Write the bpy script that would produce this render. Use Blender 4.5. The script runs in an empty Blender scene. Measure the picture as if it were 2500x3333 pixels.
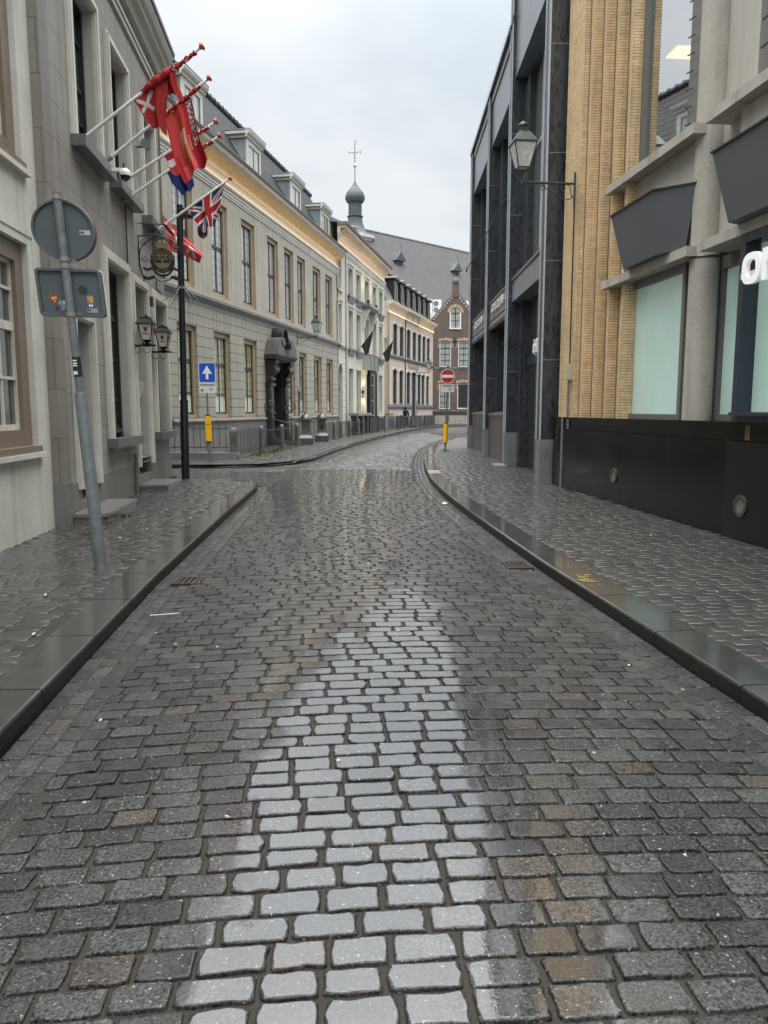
import bpy, bmesh, math, random
from mathutils import Vector, Matrix
random.seed(7)
PI = math.pi
SC = bpy.context.scene
COL = SC.collection
R = random.uniform

# ------------------------------------------------------------------ materials
def srgb(r, g, b):
    f = lambda c: (c / 255 / 12.92) if c / 255 <= .04045 else ((c / 255 + .055) / 1.055) ** 2.4
    return (f(r), f(g), f(b))

class NT:
    def __init__(s, m):
        m.use_nodes = True
        s.t = m.node_tree
        s.bsdf = s.t.nodes.get('Principled BSDF')
        s.co = None
    def n(s, typ, **kw):
        nd = s.t.nodes.new(typ)
        for k, v in kw.items():
            if k in nd.inputs: nd.inputs[k].default_value = v
            else: setattr(nd, k, v)
        return nd
    def l(s, a, b): s.t.links.new(a, b)
    def obj(s):
        if not s.co: s.co = s.n('ShaderNodeTexCoord')
        return s.co.outputs['Object']
    def mapped(s, scale):
        mp = s.n('ShaderNodeMapping'); mp.inputs['Scale'].default_value = scale
        s.l(s.obj(), mp.inputs['Vector']); return mp.outputs['Vector']
    def noise(s, scale, detail=4, vec=None, rough=.55):
        nd = s.n('ShaderNodeTexNoise', Scale=scale, Detail=detail, Roughness=rough)
        s.l(vec if vec else s.obj(), nd.inputs['Vector']); return nd.outputs['Fac']
    def math(s, op, a, b=None, clamp=False):
        nd = s.n('ShaderNodeMath', operation=op); nd.use_clamp = clamp
        for i, v in enumerate((a, b)):
            if v is None: continue
            if isinstance(v, (int, float)): nd.inputs[i].default_value = v
            else: s.l(v, nd.inputs[i])
        return nd.outputs[0]
    def rng(s, v, a, b, c, d):
        nd = s.n('ShaderNodeMapRange'); s.l(v, nd.inputs[0])
        for i, x in enumerate((a, b, c, d)): nd.inputs[i + 1].default_value = x
        return nd.outputs[0]
    def mix(s, f, a, b, typ='MIX'):
        nd = s.n('ShaderNodeMix', data_type='RGBA', blend_type=typ)
        for i, v in ((0, f), (6, a), (7, b)):
            if isinstance(v, (int, float)): nd.inputs[i].default_value = v
            elif isinstance(v, tuple): nd.inputs[i].default_value = (*v[:3], 1)
            else: s.l(v, nd.inputs[i])
        return nd.outputs[2]
    def scale(s, col, f):
        nd = s.n('ShaderNodeVectorMath', operation='SCALE')
        if isinstance(col, tuple): nd.inputs[0].default_value = col[:3]
        else: s.l(col, nd.inputs[0])
        s.l(f, nd.inputs['Scale']); return nd.outputs[0]
    def bump(s, h, strength, dist=.01):
        nd = s.n('ShaderNodeBump', Strength=strength, Distance=dist)
        s.l(h, nd.inputs['Height']); s.l(nd.outputs[0], s.bsdf.inputs['Normal']); return nd

MATS = {}
def mat(name, col, rough=.6, spec=.5, big=(1.2, .12), fine=(40, .1), bump=.0, bscale=80, streak=0, metal=0, coat=0,
        brick=None, emit=0, grime=None, rvar=.1):
    """big/fine: (scale, amount) of colour mottling; streak: rain streaks; brick=(w,h,mortar,mortar colour,second colour,bump)"""
    if name in MATS: return MATS[name]
    m = bpy.data.materials.new(name); t = NT(m); b = t.bsdf
    b.inputs['Metallic'].default_value = metal
    b.inputs['Specular IOR Level'].default_value = spec
    if coat:
        b.inputs['Coat Weight'].default_value = coat; b.inputs['Coat Roughness'].default_value = .08
    c = (*col, 1)
    hb = None
    if brick:
        w, h, mo, mcol, c2, bb = brick[:6]
        sp = t.n('ShaderNodeSeparateXYZ'); t.l(t.obj(), sp.inputs[0])
        ax = sp.outputs[0] if len(brick) > 6 else t.math('ADD', sp.outputs[0], sp.outputs[1])
        cb = t.n('ShaderNodeCombineXYZ'); t.l(ax, cb.inputs[0]); t.l(sp.outputs[2], cb.inputs[1])
        br = t.n('ShaderNodeTexBrick', Scale=1.0)
        br.inputs['Brick Width'].default_value = w; br.inputs['Row Height'].default_value = h
        br.inputs['Mortar Size'].default_value = mo; br.inputs['Mortar Smooth'].default_value = .15
        br.inputs['Color1'].default_value = c; br.inputs['Color2'].default_value = (*c2, 1)
        br.inputs['Mortar'].default_value = (*mcol, 1)
        t.l(cb.outputs[0], br.inputs['Vector'])
        base = br.outputs['Color']; hb = t.math('SUBTRACT', 1.0, br.outputs['Fac'])
    else:
        base = tuple(col)
    n1 = t.noise(big[0], 5); n2 = t.noise(fine[0], 3)
    f = t.math('ADD', t.rng(n1, .25, .75, 1 - big[1], 1 + big[1]), t.rng(n2, .25, .75, -fine[1], fine[1]))
    if streak:
        n3 = t.noise(1.0, 5, t.mapped((5, 5, .35)))
        f = t.math('MULTIPLY', f, t.rng(n3, .48, .75, 1.0, 1 - streak))
    out = t.scale(base, f)
    if grime:
        gcol, gs, lo, hi = grime
        g = t.rng(t.noise(1.0, 7, t.mapped(gs), .68), lo, hi, 0, 1)
        out = t.mix(g, out, gcol)
    t.l(out, b.inputs['Base Color'])
    t.l(t.rng(n1, .3, .7, max(.02, rough - rvar * rough), min(1, rough + rvar * rough * 1.5)), b.inputs['Roughness'])
    if bump or (brick and bb):
        h = t.noise(bscale, 4)
        if brick and bb:
            h = t.math('ADD', t.math('MULTIPLY', h, .25), t.math('MULTIPLY', hb, bb))
        t.bump(h, min(1, bump if bump else 1), .006)
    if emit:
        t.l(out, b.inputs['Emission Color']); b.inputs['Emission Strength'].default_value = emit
    MATS[name] = m
    return m

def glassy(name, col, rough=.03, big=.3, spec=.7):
    """opaque window glass coloured by what hangs right behind it, or by painted-in sky"""
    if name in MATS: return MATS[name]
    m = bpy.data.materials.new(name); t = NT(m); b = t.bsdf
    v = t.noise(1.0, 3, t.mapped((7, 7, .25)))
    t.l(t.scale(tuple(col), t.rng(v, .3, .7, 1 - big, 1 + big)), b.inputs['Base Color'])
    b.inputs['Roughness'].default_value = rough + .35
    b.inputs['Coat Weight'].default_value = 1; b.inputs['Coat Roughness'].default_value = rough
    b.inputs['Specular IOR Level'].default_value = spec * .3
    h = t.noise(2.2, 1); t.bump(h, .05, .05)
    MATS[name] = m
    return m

def clear_glass(name):
    if name in MATS: return MATS[name]
    m = bpy.data.materials.new(name); t = NT(m)
    tr = t.n('ShaderNodeBsdfTransparent'); tr.inputs[0].default_value = (.82, .88, .86, 1)
    gl = t.n('ShaderNodeBsdfGlossy', Roughness=.02)
    fr = t.n('ShaderNodeFresnel', IOR=25.0); mx = t.n('ShaderNodeMixShader')
    t.l(fr.outputs[0], mx.inputs[0]); t.l(tr.outputs[0], mx.inputs[1]); t.l(gl.outputs[0], mx.inputs[2])
    o = [n for n in t.t.nodes if n.type == 'OUTPUT_MATERIAL'][0]
    t.l(mx.outputs[0], o.inputs[0]); MATS[name] = m
    return m

def wetstone(name, c1, c2, c3, rough=.4, coat=1.0, island=True, speck=.5, cr=(.05, .3), fine=160, grit=.35, ior=1.5, wear=False):
    m = bpy.data.materials.new(name); t = NT(m); b = t.bsdf
    if island:
        rnd = t.n('ShaderNodeNewGeometry').outputs['Random Per Island']
    else:
        rnd = t.noise(.7, 3)
    r2 = t.math('FRACT', t.math('MULTIPLY', rnd, 17.31))
    col = t.mix(rnd, c1, c2)
    col = t.mix(t.rng(r2, .92, .99, 0, .5), col, c3)
    gn = t.noise(fine, 3); g2 = t.noise(9, 4)
    col = t.scale(col, t.math('ADD', t.rng(gn, .36, .64, .15, 1.9), t.rng(g2, .3, .7, -.25, .25)))
    sp = t.rng(t.noise(75, 2), .66, .74, 0, speck)
    col = t.mix(sp, col, (.34, .33, .31))
    t.l(col, b.inputs['Base Color'])
    b.inputs['Roughness'].default_value = rough
    b.inputs['Specular IOR Level'].default_value = .28
    wet = t.math('ADD', t.noise(1.1, 4), t.math('MULTIPLY', t.math('SUBTRACT', r2, .5), .22))
    b.inputs['Coat IOR'].default_value = ior
    cro = t.rng(wet, .35, .68, cr[0], cr[1])
    b.inputs['Coat Weight'].default_value = coat
    if wear:   # the middle of the road is worn smooth and holds a film of water; the sides stay rough
        at = t.n('ShaderNodeAttribute', attribute_name='wear')
        wv = t.math('ADD', at.outputs['Fac'], t.rng(t.noise(3.2, 5), .3, .7, -.28, .28))
        ws = t.rng(wv, .25, .75, 0, 1)
        cro = t.math('ADD', cro, t.rng(ws, 0, 1, .22, 0))
        t.l(t.math('ADD', t.rng(at.outputs['Fac'], -.9, -.1, 0, .10), t.rng(ws, 0, 1, 0, coat - .10)), b.inputs['Coat Weight'])
    t.l(cro, b.inputs['Coat Roughness'])
    h = t.math('ADD', t.math('MULTIPLY', t.noise(fine * .8, 3), .8), t.math('MULTIPLY', t.noise(22, 3), .9))
    t.bump(h, min(1, grit * 2.5), .004)
    bc = t.n('ShaderNodeBump', Strength=grit * .3, Distance=.003)
    t.l(t.math('ADD', t.math('MULTIPLY', t.noise(110, 2), .35), t.noise(16, 2)), bc.inputs['Height'])
    t.l(bc.outputs[0], b.inputs['Coat Normal'])
    MATS[name] = m
    return m

# ------------------------------------------------------------------ mesh builder
class MB:
    """Collects faces in local coordinates (s along a wall, n out of it, z up); y = sg * n."""
    def __init__(s, sg=1):
        s.v = []; s.f = []; s.mi = []; s.sg = sg; s.k = 0; s.w = []
    def P(s, a, n, z):
        s.v.append((a, s.sg * n, z)); return len(s.v) - 1
    def face(s, pts, mi=None):
        s.f.append([s.P(*p) for p in pts]); s.mi.append(s.k if mi is None else mi)
    def box(s, a0, a1, n0, n1, z0, z1, mi=None):
        i = [s.P(a, n, z) for a in (a0, a1) for n in (n0, n1) for z in (z0, z1)]
        for q in ((0, 1, 3, 2), (4, 6, 7, 5), (0, 4, 5, 1), (2, 3, 7, 6), (0, 2, 6, 4), (1, 5, 7, 3)):
            s.f.append([i[k] for k in q]); s.mi.append(s.k if mi is None else mi)
        return s
    def hull8(s, p, mi=None):
        """p: 8 points: bottom ring 4 then top ring 4"""
        i = [s.P(*q) for q in p]
        for q in ((0, 1, 2, 3), (4, 5, 6, 7), (0, 1, 5, 4), (1, 2, 6, 5), (2, 3, 7, 6), (3, 0, 4, 7)):
            s.f.append([i[k] for k in q]); s.mi.append(s.k if mi is None else mi)
        return s
    def prism(s, poly, fn, d0, d1, mi=None):
        """poly: 2D points; fn(p, d) -> (s, n, z)"""
        a = [s.P(*fn(p, d0)) for p in poly]; b = [s.P(*fn(p, d1)) for p in poly]
        s.f.append(a); s.f.append(b[::-1]); s.mi += [s.k if mi is None else mi] * 2
        for k in range(len(poly)):
            j = (k + 1) % len(poly)
            s.f.append([a[k], a[j], b[j], b[k]]); s.mi.append(s.k if mi is None else mi)
        return s
    def mould(s, prof, a0, a1, mi=None):
        """prof: (n, z) outline swept along the wall"""
        return s.prism(prof, lambda p, d: (d, p[0], p[1]), a0, a1, mi)
    def plate(s, poly, n0, n1, mi=None):
        """poly: (s, z) outline, thick along n"""
        return s.prism(poly, lambda p, d: (p[0], d, p[1]), n0, n1, mi)
    def slab(s, poly, z0, z1, mi=None):
        return s.prism(poly, lambda p, d: (p[0], p[1], d), z0, z1, mi)
    def tube(s, pts, r, seg=8, mi=None, cap=True):
        pts = [Vector(p) for p in pts]; rings = []
        rr = r if isinstance(r, (list, tuple)) else [r] * len(pts)
        up = Vector((0, 0, 1)); prev = None
        for k, p in enumerate(pts):
            d = (pts[min(k + 1, len(pts) - 1)] - pts[max(k - 1, 0)]).normalized()
            if prev is None:
                x = d.cross(up if abs(d.z) < .95 else Vector((1, 0, 0))).normalized()
            else:
                x = (prev - d * prev.dot(d)).normalized()
            prev = x; y = d.cross(x)
            rings.append([s.P(*(p + (x * math.cos(2 * PI * q / seg) + y * math.sin(2 * PI * q / seg)) * rr[k])) for q in range(seg)])
        for a, b in zip(rings, rings[1:]):
            for q in range(seg):
                s.f.append([a[q], a[(q + 1) % seg], b[(q + 1) % seg], b[q]]); s.mi.append(s.k if mi is None else mi)
        if cap:
            s.f.append(rings[0][::-1]); s.f.append(rings[-1]); s.mi += [s.k if mi is None else mi] * 2
        return s
    def lathe(s, prof, c=(0, 0), seg=16, mi=None, rot=0, sq=False):
        """prof: (radius, z)"""
        rings = []
        for r, z in prof:
            rings.append([s.P(c[0] + r * math.cos(rot + 2 * PI * q / seg), c[1] + r * math.sin(rot + 2 * PI * q / seg), z) for q in range(seg)])
        for a, b in zip(rings, rings[1:]):
            for q in range(seg):
                s.f.append([a[q], a[(q + 1) % seg], b[(q + 1) % seg], b[q]]); s.mi.append(s.k if mi is None else mi)
        s.f.append(rings[0][::-1]); s.f.append(rings[-1]); s.mi += [s.k if mi is None else mi] * 2
        return s
    def square(s, prof, c=(0, 0), rot=0, mi=None):
        return s.lathe([(r * 1.41421, z) for r, z in prof], c, 4, mi, PI / 4 + rot)
    def wall(s, a0, a1, z0, z1, n, ops, rev, mi=None):
        """front of a wall with openings (a0,a1,z0,z1) and their reveals going rev deep"""
        S = sorted({a0, a1, *[o[0] for o in ops], *[o[1] for o in ops]}); S = [x for x in S if a0 - 1e-6 <= x <= a1 + 1e-6]
        Z = sorted({z0, z1, *[o[2] for o in ops], *[o[3] for o in ops]}); Z = [x for x in Z if z0 - 1e-6 <= x <= z1 + 1e-6]
        for i in range(len(S) - 1):
            for j in range(len(Z) - 1):
                x = (S[i] + S[i + 1]) / 2; y = (Z[j] + Z[j + 1]) / 2
                if any(o[0] < x < o[1] and o[2] < y < o[3] for o in ops): continue
                s.face([(S[i], n, Z[j]), (S[i + 1], n, Z[j]), (S[i + 1], n, Z[j + 1]), (S[i], n, Z[j + 1])], mi)
        for o in ops:
            b0, b1, c0, c1 = o[:4]; m = n - rev
            for q in (((b0, n, c0), (b0, n, c1), (b0, m, c1), (b0, m, c0)), ((b1, n, c0), (b1, m, c0), (b1, m, c1), (b1, n, c1)),
                      ((b0, n, c0), (b0, m, c0), (b1, m, c0), (b1, n, c0)), ((b0, n, c1), (b1, n, c1), (b1, m, c1), (b0, m, c1))):
                s.face(q, mi)
        return s
    def mesh(s, name, mats, smooth=False, fix=True, angle=35):
        me = bpy.data.meshes.new(name)
        me.from_pydata(s.v, [], s.f)
        for m in (mats if isinstance(mats, (list, tuple)) else [mats]): me.materials.append(m)
        if any(s.mi):
            me.polygons.foreach_set('material_index', s.mi)
        if fix:
            bm = bmesh.new(); bm.from_mesh(me)
            bmesh.ops.recalc_face_normals(bm, faces=bm.faces); bm.to_mesh(me); bm.free()
        if smooth:
            me.polygons.foreach_set('use_smooth', [True] * len(me.polygons))
            me.set_sharp_from_angle(angle=math.radians(angle))
        me.update()
        return me
    def build(s, name, mats, parent=None, smooth=False, fix=True, angle=35):
        return link(name, s.mesh(name, mats, smooth, fix, angle), parent)

def link(name, me, parent=None, loc=None, rz=None):
    o = bpy.data.objects.new(name, me); COL.objects.link(o)
    if parent: o.parent = parent
    if loc: o.location = loc
    if rz is not None: o.rotation_euler = (0, 0, rz)
    return o

def tag(o, label=None, cat=None, group=None, kind=None):
    if label: o['label'] = label
    if cat: o['category'] = cat
    if group: o['group'] = group
    if kind: o['kind'] = kind
    return o

def thing(name, label, cat, loc=(0, 0, 0), rz=0, group=None):
    o = link(name, None, None, loc, rz); o.empty_display_size = .2
    return tag(o, label, cat, group)

def copy_thing(o, label=None, loc=None, rz=None, scale=None):
    c = o.copy(); COL.objects.link(c)
    for ch in list(o.children):
        k = ch.copy(); COL.objects.link(k); k.parent = c
        for g in list(ch.children):
            q = g.copy(); COL.objects.link(q); q.parent = k
    if label: c['label'] = label
    if loc: c.location = loc
    if rz is not None: c.rotation_euler = (0, 0, rz)
    if scale: c.scale = scale
    return c

def facade(name, label, cat, p, q):
    """Empty at p whose local x runs along the wall towards q"""
    return thing(name, label, cat, (p[0], p[1], 0), math.atan2(q[1] - p[1], q[0] - p[0]))

def put(o, p, q, s, n, z, sg, rz=0):
    """stand a thing at (s, n, z) of the wall p-q, turned with the wall"""
    L = math.hypot(q[0] - p[0], q[1] - p[1]); dx, dy = (q[0] - p[0]) / L, (q[1] - p[1]) / L
    o.location = (p[0] + dx * s - dy * sg * n, p[1] + dy * s + dx * sg * n, z)
    o.rotation_euler = (0, 0, math.atan2(dy, dx) + rz)
    return o

# lettering: filled outlines of the built-in font as plain geometry
def glyphs(txt, size, bold=.0, spacing=1.0, center=True):
    cu = bpy.data.curves.new('lettering', 'FONT'); cu.body = txt; cu.size = size; cu.offset = bold; cu.space_character = spacing
    if center: cu.align_x = 'CENTER'
    cu.resolution_u = 3
    o = bpy.data.objects.new('lettering', cu); COL.objects.link(o)
    dg = bpy.context.evaluated_depsgraph_get()
    me = bpy.data.meshes.new_from_object(o.evaluated_get(dg))
    vs = [tuple(v.co) for v in me.vertices]; fs = [list(p.vertices) for p in me.polygons]
    bpy.data.objects.remove(o); bpy.data.curves.remove(cu); bpy.data.meshes.remove(me)
    return vs, fs
def add_text(mb, txt, size, fn, bold=.0, mi=None, spacing=1.0, thick=None, center=True):
    """fn(x, y, d) -> local point; thick gives raised letters"""
    vs, fs = glyphs(txt, size, bold, spacing, center)
    k = mb.k if mi is None else mi
    base = len(mb.v)
    for x, y, _ in vs: mb.P(*fn(x, y, 0))
    for f in fs: mb.f.append([base + i for i in f]); mb.mi.append(k)
    if thick:
        b2 = len(mb.v)
        for x, y, _ in vs: mb.P(*fn(x, y, thick))
        ed = {}
        for f in fs:
            mb.f.append([b2 + i for i in f][::-1]); mb.mi.append(k)
            for i in range(len(f)):
                e = (f[i], f[(i + 1) % len(f)]); ed[tuple(sorted(e))] = ed.get(tuple(sorted(e)), 0) + 1
        for (a, b), c in ed.items():
            if c == 1: mb.f.append([base + a, base + b, b2 + b, b2 + a]); mb.mi.append(k)

def arc(cx, cy, r, a0, a1, n=12):
    return [(cx + r * math.cos(math.radians(a0 + (a1 - a0) * i / n)), cy + r * math.sin(math.radians(a0 + (a1 - a0) * i / n))) for i in range(n + 1)]
def spiral(cx, cy, r0, r1, a0, turns, n=26):
    return [(cx + (r0 + (r1 - r0) * i / n) * math.cos(a0 + 2 * PI * turns * i / n), cy + (r0 + (r1 - r0) * i / n) * math.sin(a0 + 2 * PI * turns * i / n)) for i in range(n + 1)]
def lerp_tab(tab, y):
    if y <= tab[0][0]: return tab[0][1]
    for (a, b), (c, d) in zip(tab, tab[1:]):
        if y <= c: return b + (d - b) * (y - a) / (c - a)
    return tab[-1][1]
# ------------------------------------------------------------------ materials used
M_pub = mat('pub_plaster', (.262, .254, .24), .55, .4, (1.0, .16), (35, .08), .25, 90, .42, brick=(1.9, .455, .006, (.13, .125, .12), (.275, .26, .24), .8))
M_pubbase = mat('pub_base', (.17, .165, .155), .5, .4, (1.2, .18), (40, .1), .3, 70, .3)
M_pubside = mat('pub_stone', (.20, .185, .165), .5, .4, (1.2, .18), (40, .1), .3, 70, .3, brick=(3, .62, .006, (.1, .095, .09), (.215, .2, .18), .8))
M_stucco = mat('white_stucco', (.55, .55, .505), .6, .35, (1.6, .12), (25, .07), .45, 45, .22, grime=((.36, .36, .3), (1.3, 1.3, 1.3), .6, .85))
M_cream = mat('cream_paint', (.57, .555, .50), .38, .5, (2, .09), (30, .04), .05, 60, .26)
M_creamgrey = mat('reveal_paint', (.44, .43, .395), .45, .5, (2, .06), (30, .03), .05, 60, .15)
M_taupe = mat('taupe_paint', (.185, .145, .115), .35, .5, (3, .07), (40, .05))
M_black = mat('black_iron', (.012, .012, .013), .32, .5, (5, .2), (80, .2), .2, 120)
M_sash = mat('black_sash', (.018, .017, .016), .3, .5, (4, .1), (60, .1))
M_sill = mat('sill_stone', (.11, .112, .115), .35, .5, (3, .15), (60, .2), .2, 90, .1)
M_bluestone = mat('bluestone', (.21, .215, .22), .3, .5, (2, .18), (60, .15), .3, 90, .2)
M_townwall = mat('town_plaster', (.415, .388, .33), .65, .35, (1.1, .11), (30, .06), .2, 90, .34)
M_townrust = mat('town_rustication', (.345, .335, .295), .6, .35, (1.3, .1), (35, .06), .2, 90, .22)
M_joint = mat('dark_joint_stone', (.15, .145, .135), .7)  # dark joint lines, laid as thin strips on the walls
M_towngrey = mat('town_plinth', (.20, .20, .19), .5, .4, (1.4, .2), (40, .1), .25, 80, .35, brick=(1.3, .9, .006, (.1, .1, .1), (.22, .22, .21), .5))
M_tan = mat('ochre_frame', (.37, .27, .18), .4, .5, (3, .08), (40, .05), .05, 80, .12)
M_goldcream = mat('cornice_paint', (.62, .55, .43), .45, .5, (3, .07), (40, .05), .1, 60, .1)
M_gold = mat('gilt_leaf', (.66, .52, .30), .35, .5, (6, .2), (50, .15), .1, 60)
M_gutter = mat('gutter_wood', (.15, .125, .105), .45, .5, (3, .15), (40, .1), .1, 60, .2)
M_zinc = mat('zinc', (.20, .235, .255), .42, .5, (1.5, .18), (30, .06), .12, 20, .25)
M_tiles = mat('roof_tile', (.040, .044, .050), .6, .25, (1.5, .25), (30, .2), 1, 40, brick=(.24, .30, .045, (.008, .008, .009), (.062, .067, .073), 1, 'x'))
M_slate = mat('slate', (.086, .085, .089), .65, .25, (.25, .12), (4, .12), .5, 20, brick=(.3, .42, .03, (.062, .061, .065), (.105, .103, .108), .6, 'x'))
M_mansard = mat('mansard_slate', (.12, .125, .135), .35, .5, (.8, .15), (8, .15), .6, 30, brick=(.34, .22, .02, (.04, .04, .045), (.19, .195, .205), .7, 'x'))
M_lead = mat('turret_lead', (.085, .105, .112), .55, .3, (.5, .22), (6, .18), .2, 20, .3)
M_hotel = mat('hotel_plaster', (.58, .565, .49), .6, .35, (.9, .1), (30, .05), .1, 60, .28)
M_pink = mat('pink_plaster', (.55, .46, .40), .6, .35, (.9, .06), (30, .04), .1, 60, .14)
M_bluegrey = mat('blue_grey_paint', (.085, .10, .115), .4, .5, (2, .1), (30, .05))
M_brick = mat('brown_brick', (.125, .084, .07), .7, .3, (.8, .15), (20, .15), .5, 40, .15, brick=(.22, .075, .012, (.13, .11, .1), (.155, .108, .09), .6))
M_sandst = mat('sandstone', (.46, .41, .33), .6, .4, (3, .08), (30, .05))
M_orbrick = mat('ochre_brick', (.34, .22, .12), .6, .4, (3, .2), (30, .2), brick=(.12, .5, .02, (.5, .42, .3), (.55, .4, .24), .4))
M_ybrick = mat('yellow_brick', (.55, .395, .215), .6, .35, (1.2, .16), (9, .16), .6, 60, .25, brick=(.225, .044, .005, (.24, .185, .125), (.64, .475, .275), 1))
M_conc = mat('concrete', (.36, .34, .30), .55, .4, (1.5, .14), (35, .12), .35, 60, .3, grime=((.16, .15, .13), (3.5, 3.5, 2.2), .62, .78))
M_conc2 = mat('concrete_smooth', (.40, .385, .345), .6, .4, (1, .08), (40, .06), .2, 60, .15)
M_granite = mat('black_granite', (.0055, .0065, .006), .13, .3, (1.2, .3), (260, .6), .03, 260, .0, rvar=.5)
M_granite2 = mat('black_granite_rough', (.010, .0115, .011), .3, .25, (1.2, .25), (220, .5), .2, 240)
M_steel = mat('blue_steel_cladding', (.042, .048, .056), .32, .5, (1.0, .25), (60, .1), .12, 60, .3, grime=((.008, .008, .009), (26, 26, 5.5), .50, .58))
M_steel2 = mat('grey_steel_fascia', (.15, .17, .195), .33, .5, (1.0, .25), (60, .1), .12, 60, .45, grime=((.03, .03, .034), (11, 11, 1.3), .6, .72))
M_steeledge = mat('bright_steel_edge', (.40, .44, .48), .3, .5, (3, .1), (60, .1))
M_rustcap = mat('wet_sill_cap', (.10, .075, .065), .35, .5, (4, .3), (40, .2), .2, 60, .2)
M_pbase = mat('pillar_base_stone', (.17, .175, .18), .45, .4, (2, .2), (60, .15), .2, 80, .3, grime=((.04, .04, .04), (9, 9, 3), .6, .72))
M_panel = mat('dark_stone_panel', (.065, .06, .058), .35, .5, (1.5, .3), (40, .15), .2, 60, .35)
M_navy = mat('navy_frame', (.022, .030, .045), .3, .5, (3, .1), (60, .05))
M_hood = mat('grey_hood_metal', (.095, .10, .115), .45, .5, (1.5, .06), (150, .06), .08, 300)
M_gframe = mat('grey_frame', (.13, .125, .115), .4, .5, (3, .08), (60, .05))
M_galv = mat('galvanised', (.155, .175, .18), .45, .5, (8, .25), (30, .2), .25, 60, metal=.25)
M_signback = mat('sign_back', (.075, .095, .105), .5, .4, (4, .08), (120, .05), .1, 150)
M_white = mat('white_paint', (.75, .75, .73), .4, .5, (4, .03), (60, .03))
M_offwhite = mat('sign_white', (.62, .62, .60), .35, .5, (3, .05), (60, .03))
M_red = mat('sign_red', (.47, .012, .02), .3, .5, (4, .05), (60, .03))
M_blue = mat('sign_blue', (.005, .075, .50), .3, .5, (4, .05), (60, .03))
M_yellow = mat('sign_yellow', (.86, .46, .012), .35, .5, (4, .06), (60, .03))
M_lampgreen = mat('lantern_green', (.022, .045, .042), .35, .5, (4, .15), (60, .1))
M_milk = mat('lantern_glass', (.52, .53, .54), .12, .6, (12, .3), (60, .15), .2, 60)
M_milk2 = mat('opal_glass', (.62, .61, .56), .15, .6, (6, .12), (60, .05))
M_portal = mat('blackened_stone', (.028, .026, .024), .38, .5, (2.5, .45), (40, .3), .5, 40, .4, grime=((.16, .15, .14), (4, 4, 2), .63, .75))
M_portaltop = mat('wet_leaded_stone', (.085, .082, .078), .4, .5, (1.5, .3), (40, .2), .3, 40, .4)
M_door = mat('dark_brown_door', (.040, .024, .018), .35, .5, (3, .2), (40, .1))
M_doorgreen = mat('dark_green_door', (.028, .034, .036), .3, .5, (3, .15), (40, .1))
M_step = mat('door_step_stone', (.15, .15, .148), .3, .5, (4, .25), (60, .2), .35, 60, coat=.4)
M_post = mat('fence_post_stone', (.15, .145, .13), .5, .4, (5, .3), (60, .2), .4, 60, .3)
M_darkstone = mat('wet_dark_stone', (.055, .055, .055), .3, .5, (5, .3), (60, .2), .3, 60, coat=.5)
M_gr_dk = glassy('dark_glass', (.012, .014, .016))
M_g_sky = glassy('sky_painted_glass', (.46, .48, .48), .02, .45)  # pale base colour stands in for sky reflected in the panes
M_g_cur = glassy('curtained_glass', (.34, .34, .215), .05)
M_g_film = glassy('frosted_glass', (.56, .60, .54), .12, .1)
M_g_grey = glassy('grey_curtain_glass', (.17, .18, .17), .05)
M_g_net = glassy('net_curtain_glass', (.30, .33, .32), .05)
M_g_green = glassy('green_dark_glass', (.085, .10, .092), .02)
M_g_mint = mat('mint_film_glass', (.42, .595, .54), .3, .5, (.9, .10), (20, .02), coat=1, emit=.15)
M_g_pub = glassy('pub_glass', (.045, .045, .042), .03)
M_g_house = glassy('house_glass', (.06, .06, .06), .02)
M_clear = clear_glass('clear_glass')
M_mortar = mat('joint_sand', (.025, .022, .017), .75, .35, (3, .3), (160, .4), .5, 160)
M_sett = wetstone('wet_setts', (.020, .0203, .021), (.042, .042, .042), (.052, .036, .026), .45, 1, True, .8, (.02, .12), 105, .20, 3.1, True)
M_clinker = wetstone('wet_pavement_setts', (.022, .022, .022), (.042, .041, .039), (.042, .034, .027), .5, .7, True, .35, (.05, .21), 150, .25, 1.55)
M_kerb = wetstone('wet_kerb_stone', (.020, .021, .020), (.032, .032, .030), (.032, .03, .025), .4, 1, True, .1, (.06, .17), 260, .08, 1.42)
M_kerbface = mat('kerb_face', (.016, .016, .014), .5, .3, (3, .3), (60, .3), .3, 60, .3)
M_asphalt = mat('dark_wet_ground', (.05, .05, .05), .4, .5, (.5, .2), (20, .2), .3, 20)
M_paper = mat('white_scrap', (.50, .49, .45), .6)
M_grass = mat('weed_green', (.07, .13, .02), .6, .3, (5, .4), (40, .3))
M_yline = mat('yellow_mark', (.19, .15, .035), .5)

# ------------------------------------------------------------------ camera, sky, sun
cam = bpy.data.cameras.new('camera'); co = bpy.data.objects.new('camera', cam); COL.objects.link(co); SC.camera = co
co.location = (0, 0, 1.6); co.rotation_euler = (PI / 2 - math.atan((1666.5 - 1334) / 2500), 0, 0)
cam.sensor_fit = 'HORIZONTAL'; cam.sensor_width = 36; cam.lens = 36.0; cam.clip_start = .05; cam.clip_end = 3000

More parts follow.
